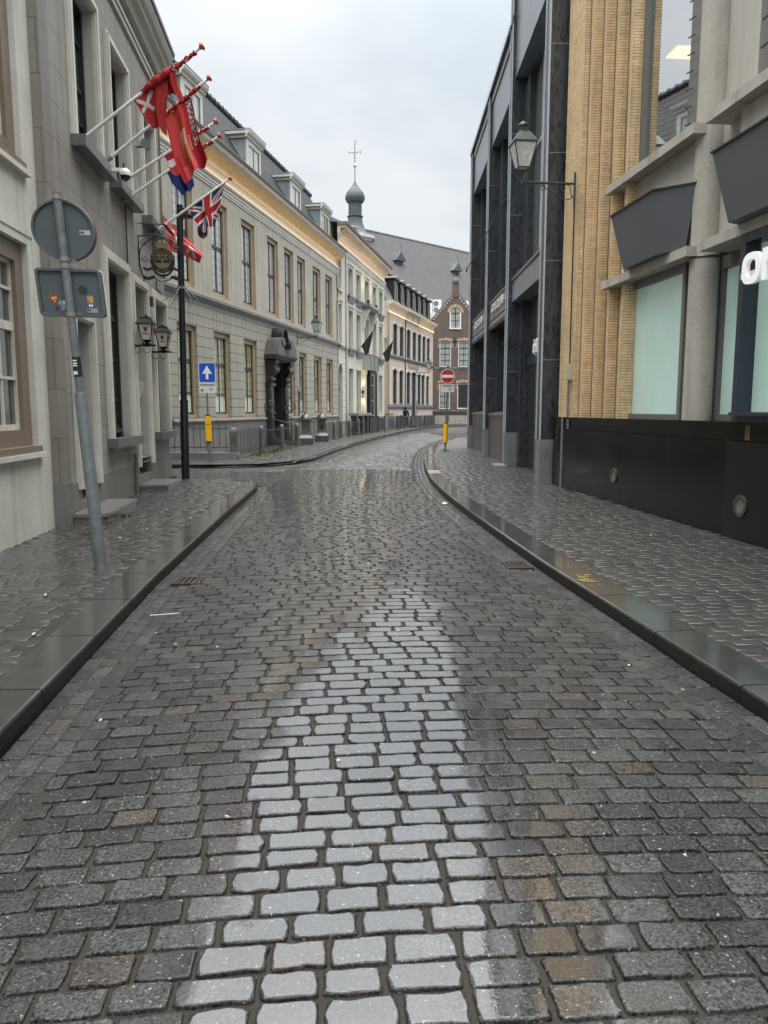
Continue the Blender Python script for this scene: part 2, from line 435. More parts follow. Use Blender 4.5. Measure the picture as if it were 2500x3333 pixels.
w = bpy.data.worlds.new('World'); SC.world = w; w.use_nodes = True
t = w.node_tree; t.nodes.clear()
def wn(typ, **kw):
    n = t.nodes.new(typ)
    for k, v in kw.items():
        if k in n.inputs: n.inputs[k].default_value = v
        else: setattr(n, k, v)
    return n
out = wn('ShaderNodeOutputWorld'); bg = wn('ShaderNodeBackground', Strength=.1); t.links.new(bg.outputs[0], out.inputs[0])
sky = wn('ShaderNodeTexSky', sky_type='NISHITA'); sky.sun_disc = False
SUN_EL, SUN_ROT = math.radians(52), math.radians(200)
sky.sun_elevation = SUN_EL; sky.sun_rotation = SUN_ROT; sky.dust_density = 4; sky.air_density = 1
tc = wn('ShaderNodeTexCoord'); sx = wn('ShaderNodeSeparateXYZ'); t.links.new(tc.outputs['Generated'], sx.inputs[0])
cr = wn('ShaderNodeFloatCurve'); t.links.new(sx.outputs[2], cr.inputs['Value'])
cv = cr.mapping.curves[0]
# an overcast sky, made far brighter overhead than near the horizon to light the walls
SKYP = [(0, .088), (.30, .096), (.42, .108), (.52, .138), (.66, .175), (.78, .62), (1, 1.0)]
cv.points[0].location = SKYP[0]; cv.points[1].location = SKYP[-1]
for p in SKYP[1:-1]: cv.points.new(*p)
cr.mapping.update()
mp = wn('ShaderNodeMapping'); mp.inputs['Scale'].default_value = (2.0, 2.0, 4.0); t.links.new(tc.outputs['Generated'], mp.inputs[0])
nz = wn('ShaderNodeTexNoise', Scale=1.6, Detail=5.0, Roughness=.5); t.links.new(mp.outputs[0], nz.inputs['Vector'])
mr = wn('ShaderNodeMapRange'); t.links.new(nz.outputs['Fac'], mr.inputs[0])
for i, x in enumerate((.36, .64, .0, 1)): mr.inputs[i + 1].default_value = x
cmx = wn('ShaderNodeMix', data_type='RGBA'); t.links.new(mr.outputs[0], cmx.inputs[0])
cmx.inputs[6].default_value = (.86, .95, 1.03, 1); cmx.inputs[7].default_value = (1.09, 1.135, 1.17, 1)
ml = wn('ShaderNodeMath', operation='MULTIPLY'); t.links.new(cr.outputs[0], ml.inputs[0]); ml.inputs[1].default_value = 86.0
sc_ = wn('ShaderNodeVectorMath', operation='SCALE'); zm = wn('ShaderNodeMapRange'); t.links.new(sx.outputs[2], zm.inputs[0])
for i, x in enumerate((.45, .75, 0, 1)): zm.inputs[i + 1].default_value = x
zx = wn('ShaderNodeMix', data_type='RGBA'); t.links.new(zm.outputs[0], zx.inputs[0]); t.links.new(cmx.outputs[2], zx.inputs[6]); zx.inputs[7].default_value = (1.04, 1.04, 1.01, 1)
t.links.new(zx.outputs[2], sc_.inputs[0]); t.links.new(ml.outputs[0], sc_.inputs['Scale'])
fm = wn('ShaderNodeMix', data_type='RGBA'); fm.inputs[0].default_value = .96
t.links.new(sky.outputs[0], fm.inputs[6]); t.links.new(sc_.outputs[0], fm.inputs[7]); t.links.new(fm.outputs[2], bg.inputs[0])

sl = bpy.data.lights.new('sun', 'SUN'); sl.energy = .6; sl.angle = math.radians(60); sl.color = (1, .98, .95)
so = bpy.data.objects.new('sun', sl); COL.objects.link(so)
sd = Vector((math.cos(SUN_EL) * math.sin(SUN_ROT), math.cos(SUN_EL) * math.cos(SUN_ROT), math.sin(SUN_EL)))
so.rotation_euler = sd.to_track_quat('Z', 'Y').to_euler()
SC.view_settings.view_transform = 'Standard'; SC.view_settings.look = 'None'; SC.view_settings.exposure = 0; SC.view_settings.gamma = 1
SC.cycles.max_bounces = 8; SC.cycles.use_denoising = True

# ------------------------------------------------------------------ ground, road, pavements, kerbs
XL = [(-4, -1.48), (2.5, -1.73), (3.37, -1.78), (4.48, -1.89), (5.3, -1.96), (6.93, -2.1), (9.57, -2.25), (11.32, -2.35), (13.5, -2.45), (15.4, -2.55), (16.2, -2.72), (16.7, -3.1), (16.95, -3.9), (17.0, -9)]
XL2 = [(21.2, -9), (21.3, -4.6), (21.6, -3.4), (22.6, -2.7), (23.6, -2.4), (24.6, -2.2), (29.3, -1.87), (37.1, -1.02), (44, -.2), (50.7, .79), (60, 2.35), (68, 4.0), (74, 6.2), (78, 9.5), (80, 14)]
XR = [(-4, 2.55), (2, 2.13), (3.8, 1.99), (4.73, 1.88), (5.63, 1.79), (7.37, 1.60), (9.53, 1.43), (11.5, 1.28), (13.18, 1.17), (14.27, 1.11), (17.18, 1.04), (20.45, 1.10), (25.07, 1.30), (30.6, 1.75), (36.5, 2.62), (45, 4.2), (54.8, 6.0), (62, 8.2), (68, 11.5), (71, 16)]
def xl(y):
    if y < 17.0: return lerp_tab(XL, y)
    if y < 21.2: return -9
    return lerp_tab(XL2, y)
def xr(y): return lerp_tab(XR, y)

g = MB(); g.face([(-900, -300, -.14), (900, -300, -.14), (900, 1500, -.14), (-900, 1500, -.14)])
tag(g.build('ground', M_asphalt), kind='structure')

def crown(x, y):
    a, b = (lerp_tab(XL, y) if y < 16.5 else lerp_tab(XL2, y) if y > 23 else -2.5), xr(y); t_ = max(-1, min(1, 2 * (x - a) / (b - a) - 1))
    return .07 * (1 - t_ * t_)
def sett(mb, cx, cy, z, L, W, ca, sa, lod, jit, slope=0):
    """one stone with rounded, slightly irregular outline, chamfered edge and a little tilt"""
    tx, ty = slope + random.gauss(0, .005) * jit, random.gauss(0, .005) * jit; dz = random.gauss(0, .0016) * jit
    if lod == 2:
        m = min(L, W); hx, hy = L / 2, W / 2; r = R(.05, .11) * m
        base = [(-hx + r, -hy), (-hx * .3, -hy), (hx * .35, -hy), (hx - r, -hy), (hx, -hy + r), (hx, hy * R(-.2, .2)), (hx, hy - r), (hx - r, hy), (hx * .3, hy), (-hx * .35, hy), (-hx + r, hy), (-hx, hy - r), (-hx, hy * R(-.2, .2)), (-hx, -hy + r)]
        j = .0024 * jit
        base = [(x + random.gauss(0, j), y + random.gauss(0, j)) for x, y in base]
        if random.random() < .13 * jit:
            k = random.choice((0, 3, 7, 10)); x, y = base[k]; base[k] = (x * .88, y * .84); x, y = base[k - 1]; base[k - 1] = (x * .9, y * .9)
        rings = ((1.0, -.03), (1.0, -.0045), (.985, -.0014), (.95, 0.0), (.905, 0.0))
        inset = .0036
    elif lod == 1:
        hx, hy = L / 2, W / 2; r = R(.05, .12) * min(L, W)
        base = [(-hx + r, -hy), (hx - r, -hy), (hx, -hy + r), (hx, hy - r), (hx - r, hy), (-hx + r, hy), (-hx, hy - r), (-hx, -hy + r)]
        j = .002 * jit
        base = [(x + random.gauss(0, j), y + random.gauss(0, j)) for x, y in base]
        rings = ((1.0, -.02), (.99, -.004), (.945, 0.0), (.90, 0.0)); inset = .004
    else:
        hx, hy = L / 2, W / 2
        base = [(-hx, -hy), (hx, -hy), (hx, hy), (-hx, hy)]
        rings = ((1.0, -.012), (1.0, -.003), (.95, 0.0)); inset = .004
    ids = []
    for f, zz in rings:
        row = []
        for x, y in base:
            k = 0 if f >= 1 else (1 - f) / .06 * inset
            d = math.hypot(x, y); q = max(0, 1 - k * 1.0 / max(min(abs(x) if abs(x) > abs(y) * .5 else 9, abs(y) if abs(y) > abs(x) * .3 else 9, d), .02))
            x2, y2 = x * q, y * q
            row.append(mb.P(cx + x2 * ca - y2 * sa, cy + x2 * sa + y2 * ca, z + zz + dz + x2 * tx + y2 * ty))
        ids.append(row); mb.w += [1.0 if (f, zz) == rings[-1] else -1.0] * len(row)
    n = len(base)
    for a, b in zip(ids, ids[1:]):
        for q in range(n): mb.f.append([a[q], a[(q + 1) % n], b[(q + 1) % n], b[q]]); mb.mi.append(0)
    if lod == 2:
        c = mb.P(cx, cy, z + dz); mb.w.append(1.0)
        for q in range(n): mb.f.append([ids[-1][q], ids[-1][(q + 1) % n], c]); mb.mi.append(0)
    else:
        mb.f.append(ids[-1]); mb.mi.append(0)

ANG = math.radians(4.6); CA, SA = math.cos(ANG), math.sin(ANG)
road = MB()
GUT = .335
def in_road(x, y):
    if not (1.0 < y < 52): return False
    if x > xr(y) - GUT: return False
    if 16.9 < y < 21.3 and x < -2.6:
        return x > -8.5 and 17.02 < y < 21.25
    return x > xl(y) + (GUT if not 16.0 < y < 23.0 else .05)
row = 0; b = 1.0
while b < 58:
    W = R(.108, .128); x = -9.5 + R(0, .2)
    while x < 7:
        L = R(.165, .225)
        L0 = L; x0 = x; v = b + W / 2
        # stones at the edge are cut to fit the gutter courses
        if 1 < v < 52 and not (16.0 < v < 23.0):
            lo = (xl(v) + GUT + v * SA) / CA; hi = (xr(v) - GUT + v * SA) / CA
            if x < lo < x + L - .05: L = x + L - lo; x = lo
            if x + .05 < hi < x + L: L = hi - x
        u = x + L / 2
        X, Y = u * CA - v * SA, u * SA + v * CA
        gap = .015 if Y < 12 else .012
        if in_road(X, Y):
            lod = 2 if Y < 8.5 else 1 if Y < 20 else 0
            sett(road, X, Y, crown(X, Y), L - gap * R(.8, 1.35), W - gap * R(.75, 1.2), CA, SA, lod, 1, (crown(X + .05, Y) - crown(X - .05, Y)) / .1)
        x = x0 + L0
    b += W
def gutter(fx, y0, y1, side, rows, zz=0.0, pitch=.108, len_=.2):
    for k in range(rows):
        y = y0 + R(0, .15)
        while y < y1:
            L = R(.8, 1.2) * len_; yc = y + L / 2; dx = (fx(yc + .05) - fx(yc - .05)) / .1
            h = math.hypot(dx, 1); X = fx(yc) + side * (.055 + pitch * k) * h
            a = math.atan2(1, dx)
            lod = 2 if yc < 7.5 else 1 if yc < 18 else 0
            sett(road, X, yc, zz - .006 + crown(X, yc), L / h * h - .012, pitch - .012, math.cos(a), math.sin(a), lod, .6)
            y += L / h
gutter(xl, 1.0, 15.9, 1, 3); gutter(xr, 1.0, 52, -1, 3); gutter(xl, 23.2, 52, 1, 3)
ro = tag(road.build('road_setts', M_sett, smooth=True, fix=False, angle=60), kind='structure')
wa = ro.data.attributes.new('wear', 'FLOAT', 'POINT')
def wear_at(x, y):
    a = lerp_tab(XL, y) if y < 16.5 else lerp_tab(XL2, y) if y > 23 else -2.5
    d = abs(x - (a + xr(y)) / 2 + .14); q = max(0, min(1, (.92 - d) / .5))
    return max(q, max(0, min(1, (y - 6.5) / 6)) * .8)
wa.data.foreach_set('value', [wear_at(v[0], v[1]) if k > 0 else -1.0 for v, k in zip(road.v, road.w)])
bed = MB()
ys = [-4 + .5 * i for i in range(43)] + [17.0, 17.01, 21.2, 21.21] + [21.5 + .5 * i for i in range(62)]
ys = sorted(ys)
for a, c in zip(ys, ys[1:]):
    for k in range(10):
        q = lambda y, e, f: (xl(y + e) + (xr(y) - xl(y + e)) * f, y)
        pts = [q(a, 1e-4, k / 10), q(a, 1e-4, (k + 1) / 10), q(c, -1e-4, (k + 1) / 10), q(c, -1e-4, k / 10)]
        bed.face([(x, y, crown(x, y) - .0115) for x, y in pts])
tag(bed.build('road_bed', M_mortar, fix=False), kind='structure')
M_far = mat('far_road_setts', (.045, .045, .047), .3, .5, (1, .2), (30, .3), .8, 30, coat=.6, brick=(.2, .115, .02, (.03, .03, .028), (.065, .065, .066), .7))
# the brick texture is laid on (x+y, z): far road gets its own flat mapping through a noise bump only
far = MB(); ys = [51.6 + .8 * i for i in range(36)]
for a, c in zip(ys, ys[1:]):
    for k in range(8):
        q = lambda y, f: (xl(y) + (xr(y) - xl(y)) * f, y)
        far.face([(x, y, crown(x, y) - .003) for x, y in (q(a, k / 8), q(a, (k + 1) / 8), q(c, (k + 1) / 8), q(c, k / 8))])
far.face([(9, 80, -.004), (60, 80, -.004), (60, 71, -.004), (9, 71, -.004)])
M_farroad = mat('far_road', (.055, .055, .056), .38, .5, (1, .2), (9, .35), .7, 9, coat=.5)
tag(far.build('road', M_farroad, smooth=True, fix=False), kind='structure')

# kerbs: stones swept along the curve, wide smooth top
def kerb(name, pts, side, w=.31, h=.1, L=1.0, flush=None):
    mb = MB(); P = []
    for (x0, y0), (x1, y1) in zip(pts, pts[1:]):
        d = math.hypot(x1 - x0, y1 - y0); n = max(1, int(d / .25))
        for i in range(n): P.append((x0 + (x1 - x0) * i / n, y0 + (y1 - y0) * i / n))
    P.append(pts[-1])
    # smooth
    for _ in range(3):
        P = [P[0]] + [tuple((P[i - 1][k] + 2 * P[i][k] + P[i + 1][k]) / 4 for k in (0, 1)) for i in range(1, len(P) - 1)] + [P[-1]]
    nr = []
    for i in range(len(P)):
        a, b = P[max(0, i - 1)], P[min(len(P) - 1, i + 1)]
        dx, dy = b[0] - a[0], b[1] - a[1]; q = math.hypot(dx, dy); nr.append((side * dy / q, -side * dx / q))
    acc = 0; start = 0; dist = [0]
    for a, b in zip(P, P[1:]): dist.append(dist[-1] + math.hypot(b[0] - a[0], b[1] - a[1]))
    i = 0
    while i < len(P) - 1:
        j = i + 1
        while j < len(P) - 1 and dist[j] - dist[i] < L: j += 1
        rings = []
        for k in range(i, j + 1):
            x, y = P[k]; nx, ny = nr[k]; tx, ty = -ny * side, nx * side
            e = .006 if k == i else -.006 if k == j else 0
            tx, ty = (P[min(k + 1, len(P) - 1)][0] - P[max(k - 1, 0)][0], P[min(k + 1, len(P) - 1)][1] - P[max(k - 1, 0)][1]); q = math.hypot(tx, ty)
            x += tx / q * e; y += ty / q * e
            hh = h if not flush else flush(P[k][0], P[k][1], h)
            prof = [(0, -.12), (0.0, hh - .018), (.006, hh - .005), (.02, hh), (w - .006, hh + .002), (w, hh - .004), (w, -.12)]
            rings.append([mb.P(x + nx * a, y + ny * a, z) for a, z in prof])
        for a, b in zip(rings, rings[1:]):
            for q in range(6): mb.f.append([a[q], a[q + 1], b[q + 1], b[q]]); mb.mi.append(1 if q == 0 else 0)
        mb.f.append(rings[0]); mb.f.append(rings[-1][::-1]); mb.mi += [0, 0]
        i = j
    tag(mb.build(name, [M_kerb, M_kerbface], smooth=True, angle=8), kind='structure')
kerb('kerb_near_left', [(xl(y), y) for y in (-4, 0, 2.5, 4.5, 7, 9.5, 11.5, 13.5, 15.4, 16.0)] + [(-2.68, 16.35), (-2.86, 16.66), (-3.2, 16.85), (-3.7, 16.92), (-4.4, 16.95), (-6.5, 17.0)], -1,
     flush=lambda x, y, h: h if x > -3 else max(.012, h - (-3 - x) * .12))
kp = MB()
for a, c in ((18.25, 18.72), (18.735, 19.2)): kp.hull8([(xr(a) + .015, a, .09), (xr(a) + .30, a, .09), (xr(c) + .30, c, .09), (xr(c) + .015, c, .09), (xr(a) + .015, a, .1045), (xr(a) + .30, a, .1055), (xr(c) + .30, c, .1055), (xr(c) + .015, c, .1045)])
tag(kp.build('kerb_stone_pale', mat('pale_kerb', (.33, .33, .32), .35, coat=.5)), kind='structure')
kerb('kerb_far_left', [(-9, 21.25), (-6, 21.3), (-4.6, 21.35), (-3.6, 21.6), (-2.9, 22.3), (-2.45, 23.4), (-2.2, 24.6)] + [(xl(y), y) for y in (27, 30, 33, 37.1, 41, 44, 47, 50.7, 55, 60, 64, 68, 72, 75, 78, 80)], -1, w=.25,
     flush=lambda x, y, h: h if y > 23 or x < -5.2 else .045)
kerb('kerb_right', [(xr(y), y) for y in (-4, 0, 2, 3.8, 5.6, 7.4, 9.5, 11.5, 13.2, 15, 17.2, 19, 20.5, 22.7, 25, 28, 30.6, 33.5, 36.5, 41, 45, 50, 54.8, 62, 68, 71)], 1)

# pavements
def pave(name, inside, x0, x1, y0, y1, ang, Lr, Wr, z=.1, far=20, jit=.8, gap=.008):
    mb = MB(); ca, sa = math.cos(ang), math.sin(ang)
    b = y0 - 3
    while b < y1 + 3:
        W = R(*Wr); x = x0 - 3 + R(0, .3)
        while x < x1 + 3:
            L = R(*Lr); u, v = x + L / 2, b + W / 2; X, Y = u * ca - v * sa, u * sa + v * ca
            if inside(X, Y): sett(mb, X, Y, z, L - gap * R(.8, 1.6), W - gap * R(.8, 1.4), ca, sa, 1 if Y < far else 0, jit)
            x += L
        b += W
    tag(mb.build(name, M_clinker, smooth=True, fix=False, angle=60), kind='structure')
def left_face(y): return -3.80 - (y - 4) * .0729 if y < 9.76 else -4.125 - (y - 9.76) * .0924
def in_left(x, y): return 1.5 < y < 16.75 and left_face(y) - .02 < x < xl(y) - .33 * (1 if y < 15.5 else 1.15)
pave('pavement_left', in_left, -6, -1, 1.5, 17, math.radians(1.5), (.20, .29), (.095, .125), far=11, jit=.5, gap=.006)
def in_right(x, y): return 1.5 < y < 42 and xr(y) + .325 < x < (4.24 - (y - 7.66) * .104 if y < 15.6 else 3.55 if y < 32 else 3.55 + (y - 32) * .6)
pave('pavement_right', in_right, 1, 7, 1.5, 42, math.radians(4.6), (.195, .215), (.098, .108), far=16, jit=.55, gap=.006)
def wall_x(y): return -6.75 + (y - 24) * .1887 if y < 45.5 else -2.55 + (y - 45.5) * .195 if y < 60 else .29 + (y - 61) * .27
def in_far(x, y): return 21.5 < y < 76 and wall_x(y) < x < xl(y) - .27 and x > -8 and not (y < 23.5 and x > -2.8)
pave('pavement_far', in_far, -8, 6, 21.5, 76, math.radians(6), (.19, .22), (.12, .14), far=0)
sub = MB(); ys = [-4 + .5 * i for i in range(42)]
for a, c in zip(ys, ys[1:]):
    if c <= 16.6: sub.face([(left_face(a) - .3, a, .09), (xl(a) - .05, a, .09), (xl(c) - .05, c, .09), (left_face(c) - .3, c, .09)])
sub.face([(-6.5, 16.45, .06), (-2.95, 16.45, .085), (-3.1, 16.8, .06), (-6.5, 16.9, .004)])
tag(sub.build('pavement_bed_left', M_mortar, fix=False), kind='structure')
sub = MB(); ys = [-4 + .5 * i for i in range(150)]
for a, c in zip(ys, ys[1:]):
    sub.face([(xr(a) + .2, a, .091), (6 if a < 33 else 14 + max(0, a - 50), a, .091), (6 if a < 33 else 14 + max(0, c - 50), c, .091), (xr(c) + .2, c, .091)])
tag(sub.build('pavement_bed_right', M_mortar, fix=False), kind='structure')
sub = MB(); ys = [21.3 + .5 * i for i in range(118)]
for a, c in zip(ys, ys[1:]):
    sub.face([(-9 if a < 46 else wall_x(a) - 2, a, .093), (xl(a) - .15, a, .093), (xl(c) - .15, c, .093), (-9 if a < 46 else wall_x(c) - 2, c, .093)])
sub.face([(4.5, 84.4, .092), (60, 84.4, .092), (60, 79.9, .092), (13.5, 79.9, .092), (9.2, 78, .092), (4, 76, .092)])
tag(sub.build('pavement_bed_far', M_mortar, fix=False), kind='structure')
# ------------------------------------------------------------------ windows
def win(parent, s0, s1, z0, z1, n, sg, fw, fmat, pane, bars=(), bmat=None, leads=None, film=None, depth=.09, name='window', top=None):
    """a window: frame (part), panes, sash bars as its sub-parts. bars: ('v', s, width) or ('h', z, width); film=(z, material) below z; leads=(ds, dz)"""
    m = MB(sg)
    m.box(s0, s0 + fw, n - depth, n, z0, z1); m.box(s1 - fw, s1, n - depth, n, z0, z1)
    m.box(s0 + fw, s1 - fw, n - depth, n - .002, z0, z0 + fw * .9); m.box(s0 + fw, s1 - fw, n - depth, n - .002, z1 - fw, z1)
    o = m.build(name, fmat, parent)
    a, b, c, d = s0 + fw, s1 - fw, z0 + fw * .9, z1 - fw
    g0 = n - depth * .62
    if film:
        m = MB(sg); m.face([(a, g0, c), (b, g0, c), (b, g0, film[0]), (a, g0, film[0])]); m.build('frosted_pane', film[1], o, fix=False)
        c2 = film[0]
    else: c2 = c
    m = MB(sg); m.face([(a, g0, c2), (b, g0, c2), (b, g0, d), (a, g0, d)]); m.build('pane', pane, o, fix=False)
    if bars or bmat:
        m = MB(sg); e = .045
        m.box(a, a + e, g0 - .01, g0 + .03, c, d); m.box(b - e, b, g0 - .01, g0 + .03, c, d)
        m.box(a + e, b - e, g0 - .01, g0 + .029, c, c + e * 1.4); m.box(a + e, b - e, g0 - .01, g0 + .029, d - e, d)
        for k, p, wd in bars:
            if k == 'v': m.box(p - wd / 2, p + wd / 2, g0 - .008, g0 + .026, c + e, d - e)
            else: m.box(a + e, b - e, g0 - .008, g0 + .034, p - wd / 2, p + wd / 2)
        if leads:
            x = a + e + leads[0]
            while x < b - e: m.box(x - .006, x + .006, g0 - .004, g0 + .006, c2, d - e); x += leads[0]
            z = d - e - leads[1]
            while z > c2: m.box(a + e, b - e, g0 - .003, g0 + .005, z - .006, z + .006); z -= leads[1]
        m.build('sash', bmat or fmat, o)
    return o

def surround(m, s0, s1, z0, z1, wd, n0=0, layers=((0, .05), (.045, .075)), top=True):
    """stepped trim round an opening; layers: (inset from outer edge, projection)"""
    for ins, pr in layers:
        k = wd - ins
        m.box(s0 - k, s0 - (0 if ins == 0 else .03), n0, n0 + pr, z0, z1 + k); m.box(s1 + (0 if ins == 0 else .03), s1 + k, n0, n0 + pr, z0, z1 + k)
        m.box(s0 - (0 if ins == 0 else .03), s1 + (0 if ins == 0 else .03), n0, n0 + pr - .001, z1 + (0 if ins == 0 else .03), z1 + k)

# ------------------------------------------------------------------ white stucco house (near left)
HP, HQ = (-3.80, 4.0), (-4.22, 9.76)
ho = facade('stucco_house', 'white stucco house with taupe sash window frames, left of the sign pole', 'house', HP, HQ)
m = MB(-1); m.wall(-8, 5.775, -.05, 9.5, 0, [(3.3, 5.36, 1.1, 3.52), (3.3, 5.36, 4.35, 7.0)], .2)
m.box(-8, 5.77, -8, -.45, -.05, 9.5); m.face([(-8, 0, 9.5), (5.77, 0, 9.5), (5.77, -.45, 9.5), (-8, -.45, 9.5)]); m.face([(5.772, 0, -.05), (5.772, -.5, -.05), (5.772, -.5, 9.5), (5.772, 0, 9.5)])
m.build('wall', M_stucco, ho)
for z0, z1 in ((1.1, 3.52), (4.35, 7.0)):
    wo = win(ho, 3.3, 5.36, z0 + .07, z1, -.07, -1, .22, M_taupe, M_g_house, [('v', 4.33, .05), ('v', 3.93, .035), ('v', 4.72, .035), ('h', z0 + (z1 - z0) * .60, .10), ('h', z0 + .86, .035), ('h', z1 - .55, .035)], M_cream, depth=.13)
    m = MB(-1); m.box(3.3, 5.36, -.19, .05, z0 + .0, z0 + .075); m.build('sill', M_taupe, wo)
    m = MB(-1); m.box(3.24, 5.44, -.05, .075, z0 - .06, z0 - .003); m.build('ledge', M_stucco, wo)
m = MB(-1)
for z0, z1 in ((1.1, 3.52),):
    m.box(5.50, 5.62, 0, .012, 1.1, 3.62); m.box(3.2, 5.62, 0, .0115, 3.62, 3.70)
m.build('window_band', M_stucco, ho)

# ------------------------------------------------------------------ grey plastered pub
PP, PQ = (-4.125, 9.76), (-4.83, 17.39)
pu = facade('pub_building', 'grey plastered corner pub with cream window surrounds and flagpoles', 'pub', PP, PQ)
m = MB(-1)
GW = [(2.62, 3.98, 1.15, 3.92), (6.25, 7.42, 1.15, 3.82)]
UW = [(1.36, 2.58, 5.3, 7.48), (3.36, 4.54, 5.3, 7.40), (5.76, 6.80, 5.3, 7.22)]
DR = [(.85, 1.62, .36, 2.82), (4.45, 5.5, .40, 3.86)]
m.wall(.34, 7.66, .62, 8.25, 0, GW + UW + [(d[0], d[1], .62, d[3]) for d in DR], .3)
m.box(0, 7.62, -9, -.42, 0, 9.0)
m.face([(7.66, 0, .62), (7.66, -9, .62), (7.66, -9, 9.0), (7.66, 0, 9.0)])
m.face([(.34, 0, 8.25), (7.66, 0, 8.25), (7.66, 0, 9.0), (.34, 0, 9.0)])
m.build('wall', M_pub, pu)
m = MB(-1); m.box(.0, .34, -.5, .03, .66, 8.6); m.build('corner_pilaster', M_pubside, pu)
m = MB(-1); m.box(-.01, .36, -.5, .045, .0, .66)
m.wall(.36, 7.675, .0, .62, .018, [(d[0], d[1], d[2] - .02, .7) for d in DR], .3); m.face([(7.675, .018, 0), (7.675, -9, 0), (7.675, -9, .63), (7.675, .018, .63)])
m.face([(.36, .018, .62), (7.675, .018, .62), (7.675, 0, .622), (.36, 0, .622)])
m.build('plinth', M_pubbase, pu)
# cornice: architrave line, frieze, deep gutter moulding
m = MB(-1)
m.mould([(.0, 8.2), (.05, 8.2), (.05, 8.3), (.075, 8.3), (.075, 8.36), (.0, 8.36)], .02, 7.7)
m.mould([(0, 8.62), (.08, 8.62), (.12, 8.74), (.22, 8.78), (.22, 8.86), (.29, 8.9), (.34, 9.0), (.34, 9.06), (0, 9.06)], -.05, 7.78)
m.box(-.05, 7.74, -9, .001, 9.0, 9.05)
m.build('cornice', M_creamgrey, pu)
m = MB(-1); m.mould([(.3, 9.062), (.37, 9.062), (.38, 9.12), (0.28, 9.12)], -.05, 7.8); m.build('gutter', M_sill, pu)
rf = MB(-1); rf.prism([(.25, 9.065), (-2.2, 13.4), (-6, 13.4), (-8.9, 9.065)], lambda p, d: (d, p[0], p[1]), 0, 7.6); rf.build('roof', M_tiles, pu)
for k, (a, b, c, d) in enumerate(UW):
    wo = win(pu, a, b, c + .02, d, -.14, -1, .07, M_sash, M_g_pub, [('h', c + .98, .07), ('v', (a + b) / 2, .03), ('h', c + .5, .03), ('h', d - .55, .03)], M_sash, depth=.1)
    m = MB(-1); surround(m, a, b, c, d, .15); m.build('surround', M_cream, wo)
    m = MB(-1); m.box(a - .002, a + .016, -.139, -.001, c, d); m.box(b - .016, b + .002, -.139, -.001, c, d); m.box(a + .016, b - .016, -.139, -.001, d - .014, d + .002); m.build('reveal', M_creamgrey, wo)
    m = MB(-1); m.box(a - .17, b + .30, -.2, .2, c - .15, c); m.build('sill', M_sill, wo)
for k, (a, b, c, d) in enumerate(GW):
    wo = win(pu, a, b, c + .06, d, -.14, -1, .08, M_sash, M_g_pub, [('h', d - .78, .09), ('v', (a + b) / 2, .03), ('h', c + .62, .03), ('h', c + 1.3, .03)], M_sash, depth=.1)
    m = MB(-1); surround(m, a, b, c, d, .19); m.build('surround', M_cream, wo)
    m = MB(-1); m.box(a - .002, a + .016, -.139, -.001, c, d); m.box(b - .016, b + .002, -.139, -.001, c, d); m.box(a + .016, b - .016, -.139, -.001, d - .014, d + .002); m.build('reveal', M_creamgrey, wo)
    m = MB(-1); m.box(a - .27, b + .22, -.2, .17, c - .15, c); m.build('sill', M_sill, wo)
for k, (a, b, c, d) in enumerate(DR):
    m = MB(-1); m.box(a, b, -.29, -.24, c, d - .75); m.box(a + .1, a + .38, -.24, -.225, c + .15, c + .75); m.box(b - .38, b - .1, -.24, -.225, c + .15, c + .75)
    m.box(a + .08, b - .08, -.24, -.2, c + .85, c + .93); m.box(a, b, -.29, -.2, d - .82, d - .75)
    do = m.build('door', M_doorgreen, pu)
    m = MB(-1); m.face([(a + .12, -.237, c + .95), (b - .12, -.237, c + .95), (b - .12, -.237, d - .9), (a + .12, -.237, d - .9)]); m.face([(a + .05, -.25, d - .72), (b - .05, -.25, d - .72), (b - .05, -.25, d - .03), (a + .05, -.25, d - .03)]); m.build('pane', M_g_pub, do, fix=False)
    m = MB(-1); m.lathe([(.02, c + 1.0), (.028, c + 1.03), (.02, c + 1.06)], (a + .1, -.19), 10); m.build('handle', M_galv, do)
    m = MB(-1); surround(m, a, b, c + .16, d, .17); m.build('surround', M_cream, do)
    m = MB(-1); m.box(a - .002, a + .016, -.24, -.001, c + .16, d); m.box(b - .016, b + .002, -.24, -.001, c + .16, d); m.build('reveal', M_creamgrey, do)
    m = MB(-1); m.box(a, b, -.3, .012, .1, c - .003); m.build('threshold', M_step, do)
def doorstep(s, L, W, label):
    m = MB(-1); pr = [(-L / 2, 0), (-L / 2, W - .06), (-L / 2 + .06, W), (L / 2 - .06, W), (L / 2, W - .06), (L / 2, 0)]
    m.slab(pr, 0, .085); m.slab([(x * 1.03, y * 1.04) for x, y in pr], .087, .13)
    o = m.build('door_step', M_step, None, smooth=True); tag(o, label, 'doorstep', 'stone doorsteps of the pub')
    return put(o, PP, PQ, s, .03, .1, -1)
doorstep(1.2, 1.75, .44, 'worn grey stone doorstep under the first pub door, with moss beside it')
doorstep(4.95, 1.25, .5, 'low stone doorstep under the pub door with lanterns')
m = MB(-1); m.tube([(0, .06, 0), (0, .06, .72)], .032, 10)
for z in (.12, .52): m.tube([(0, .06, z), (0, .06, z + .05)], .04, 10)
dp = m.build('downpipe', M_pubbase, None, smooth=True); put(tag(dp, 'short grey drain pipe on the pub plinth between its window and second door', 'drain pipe'), PP, PQ, 3.99, 0, .1, -1)
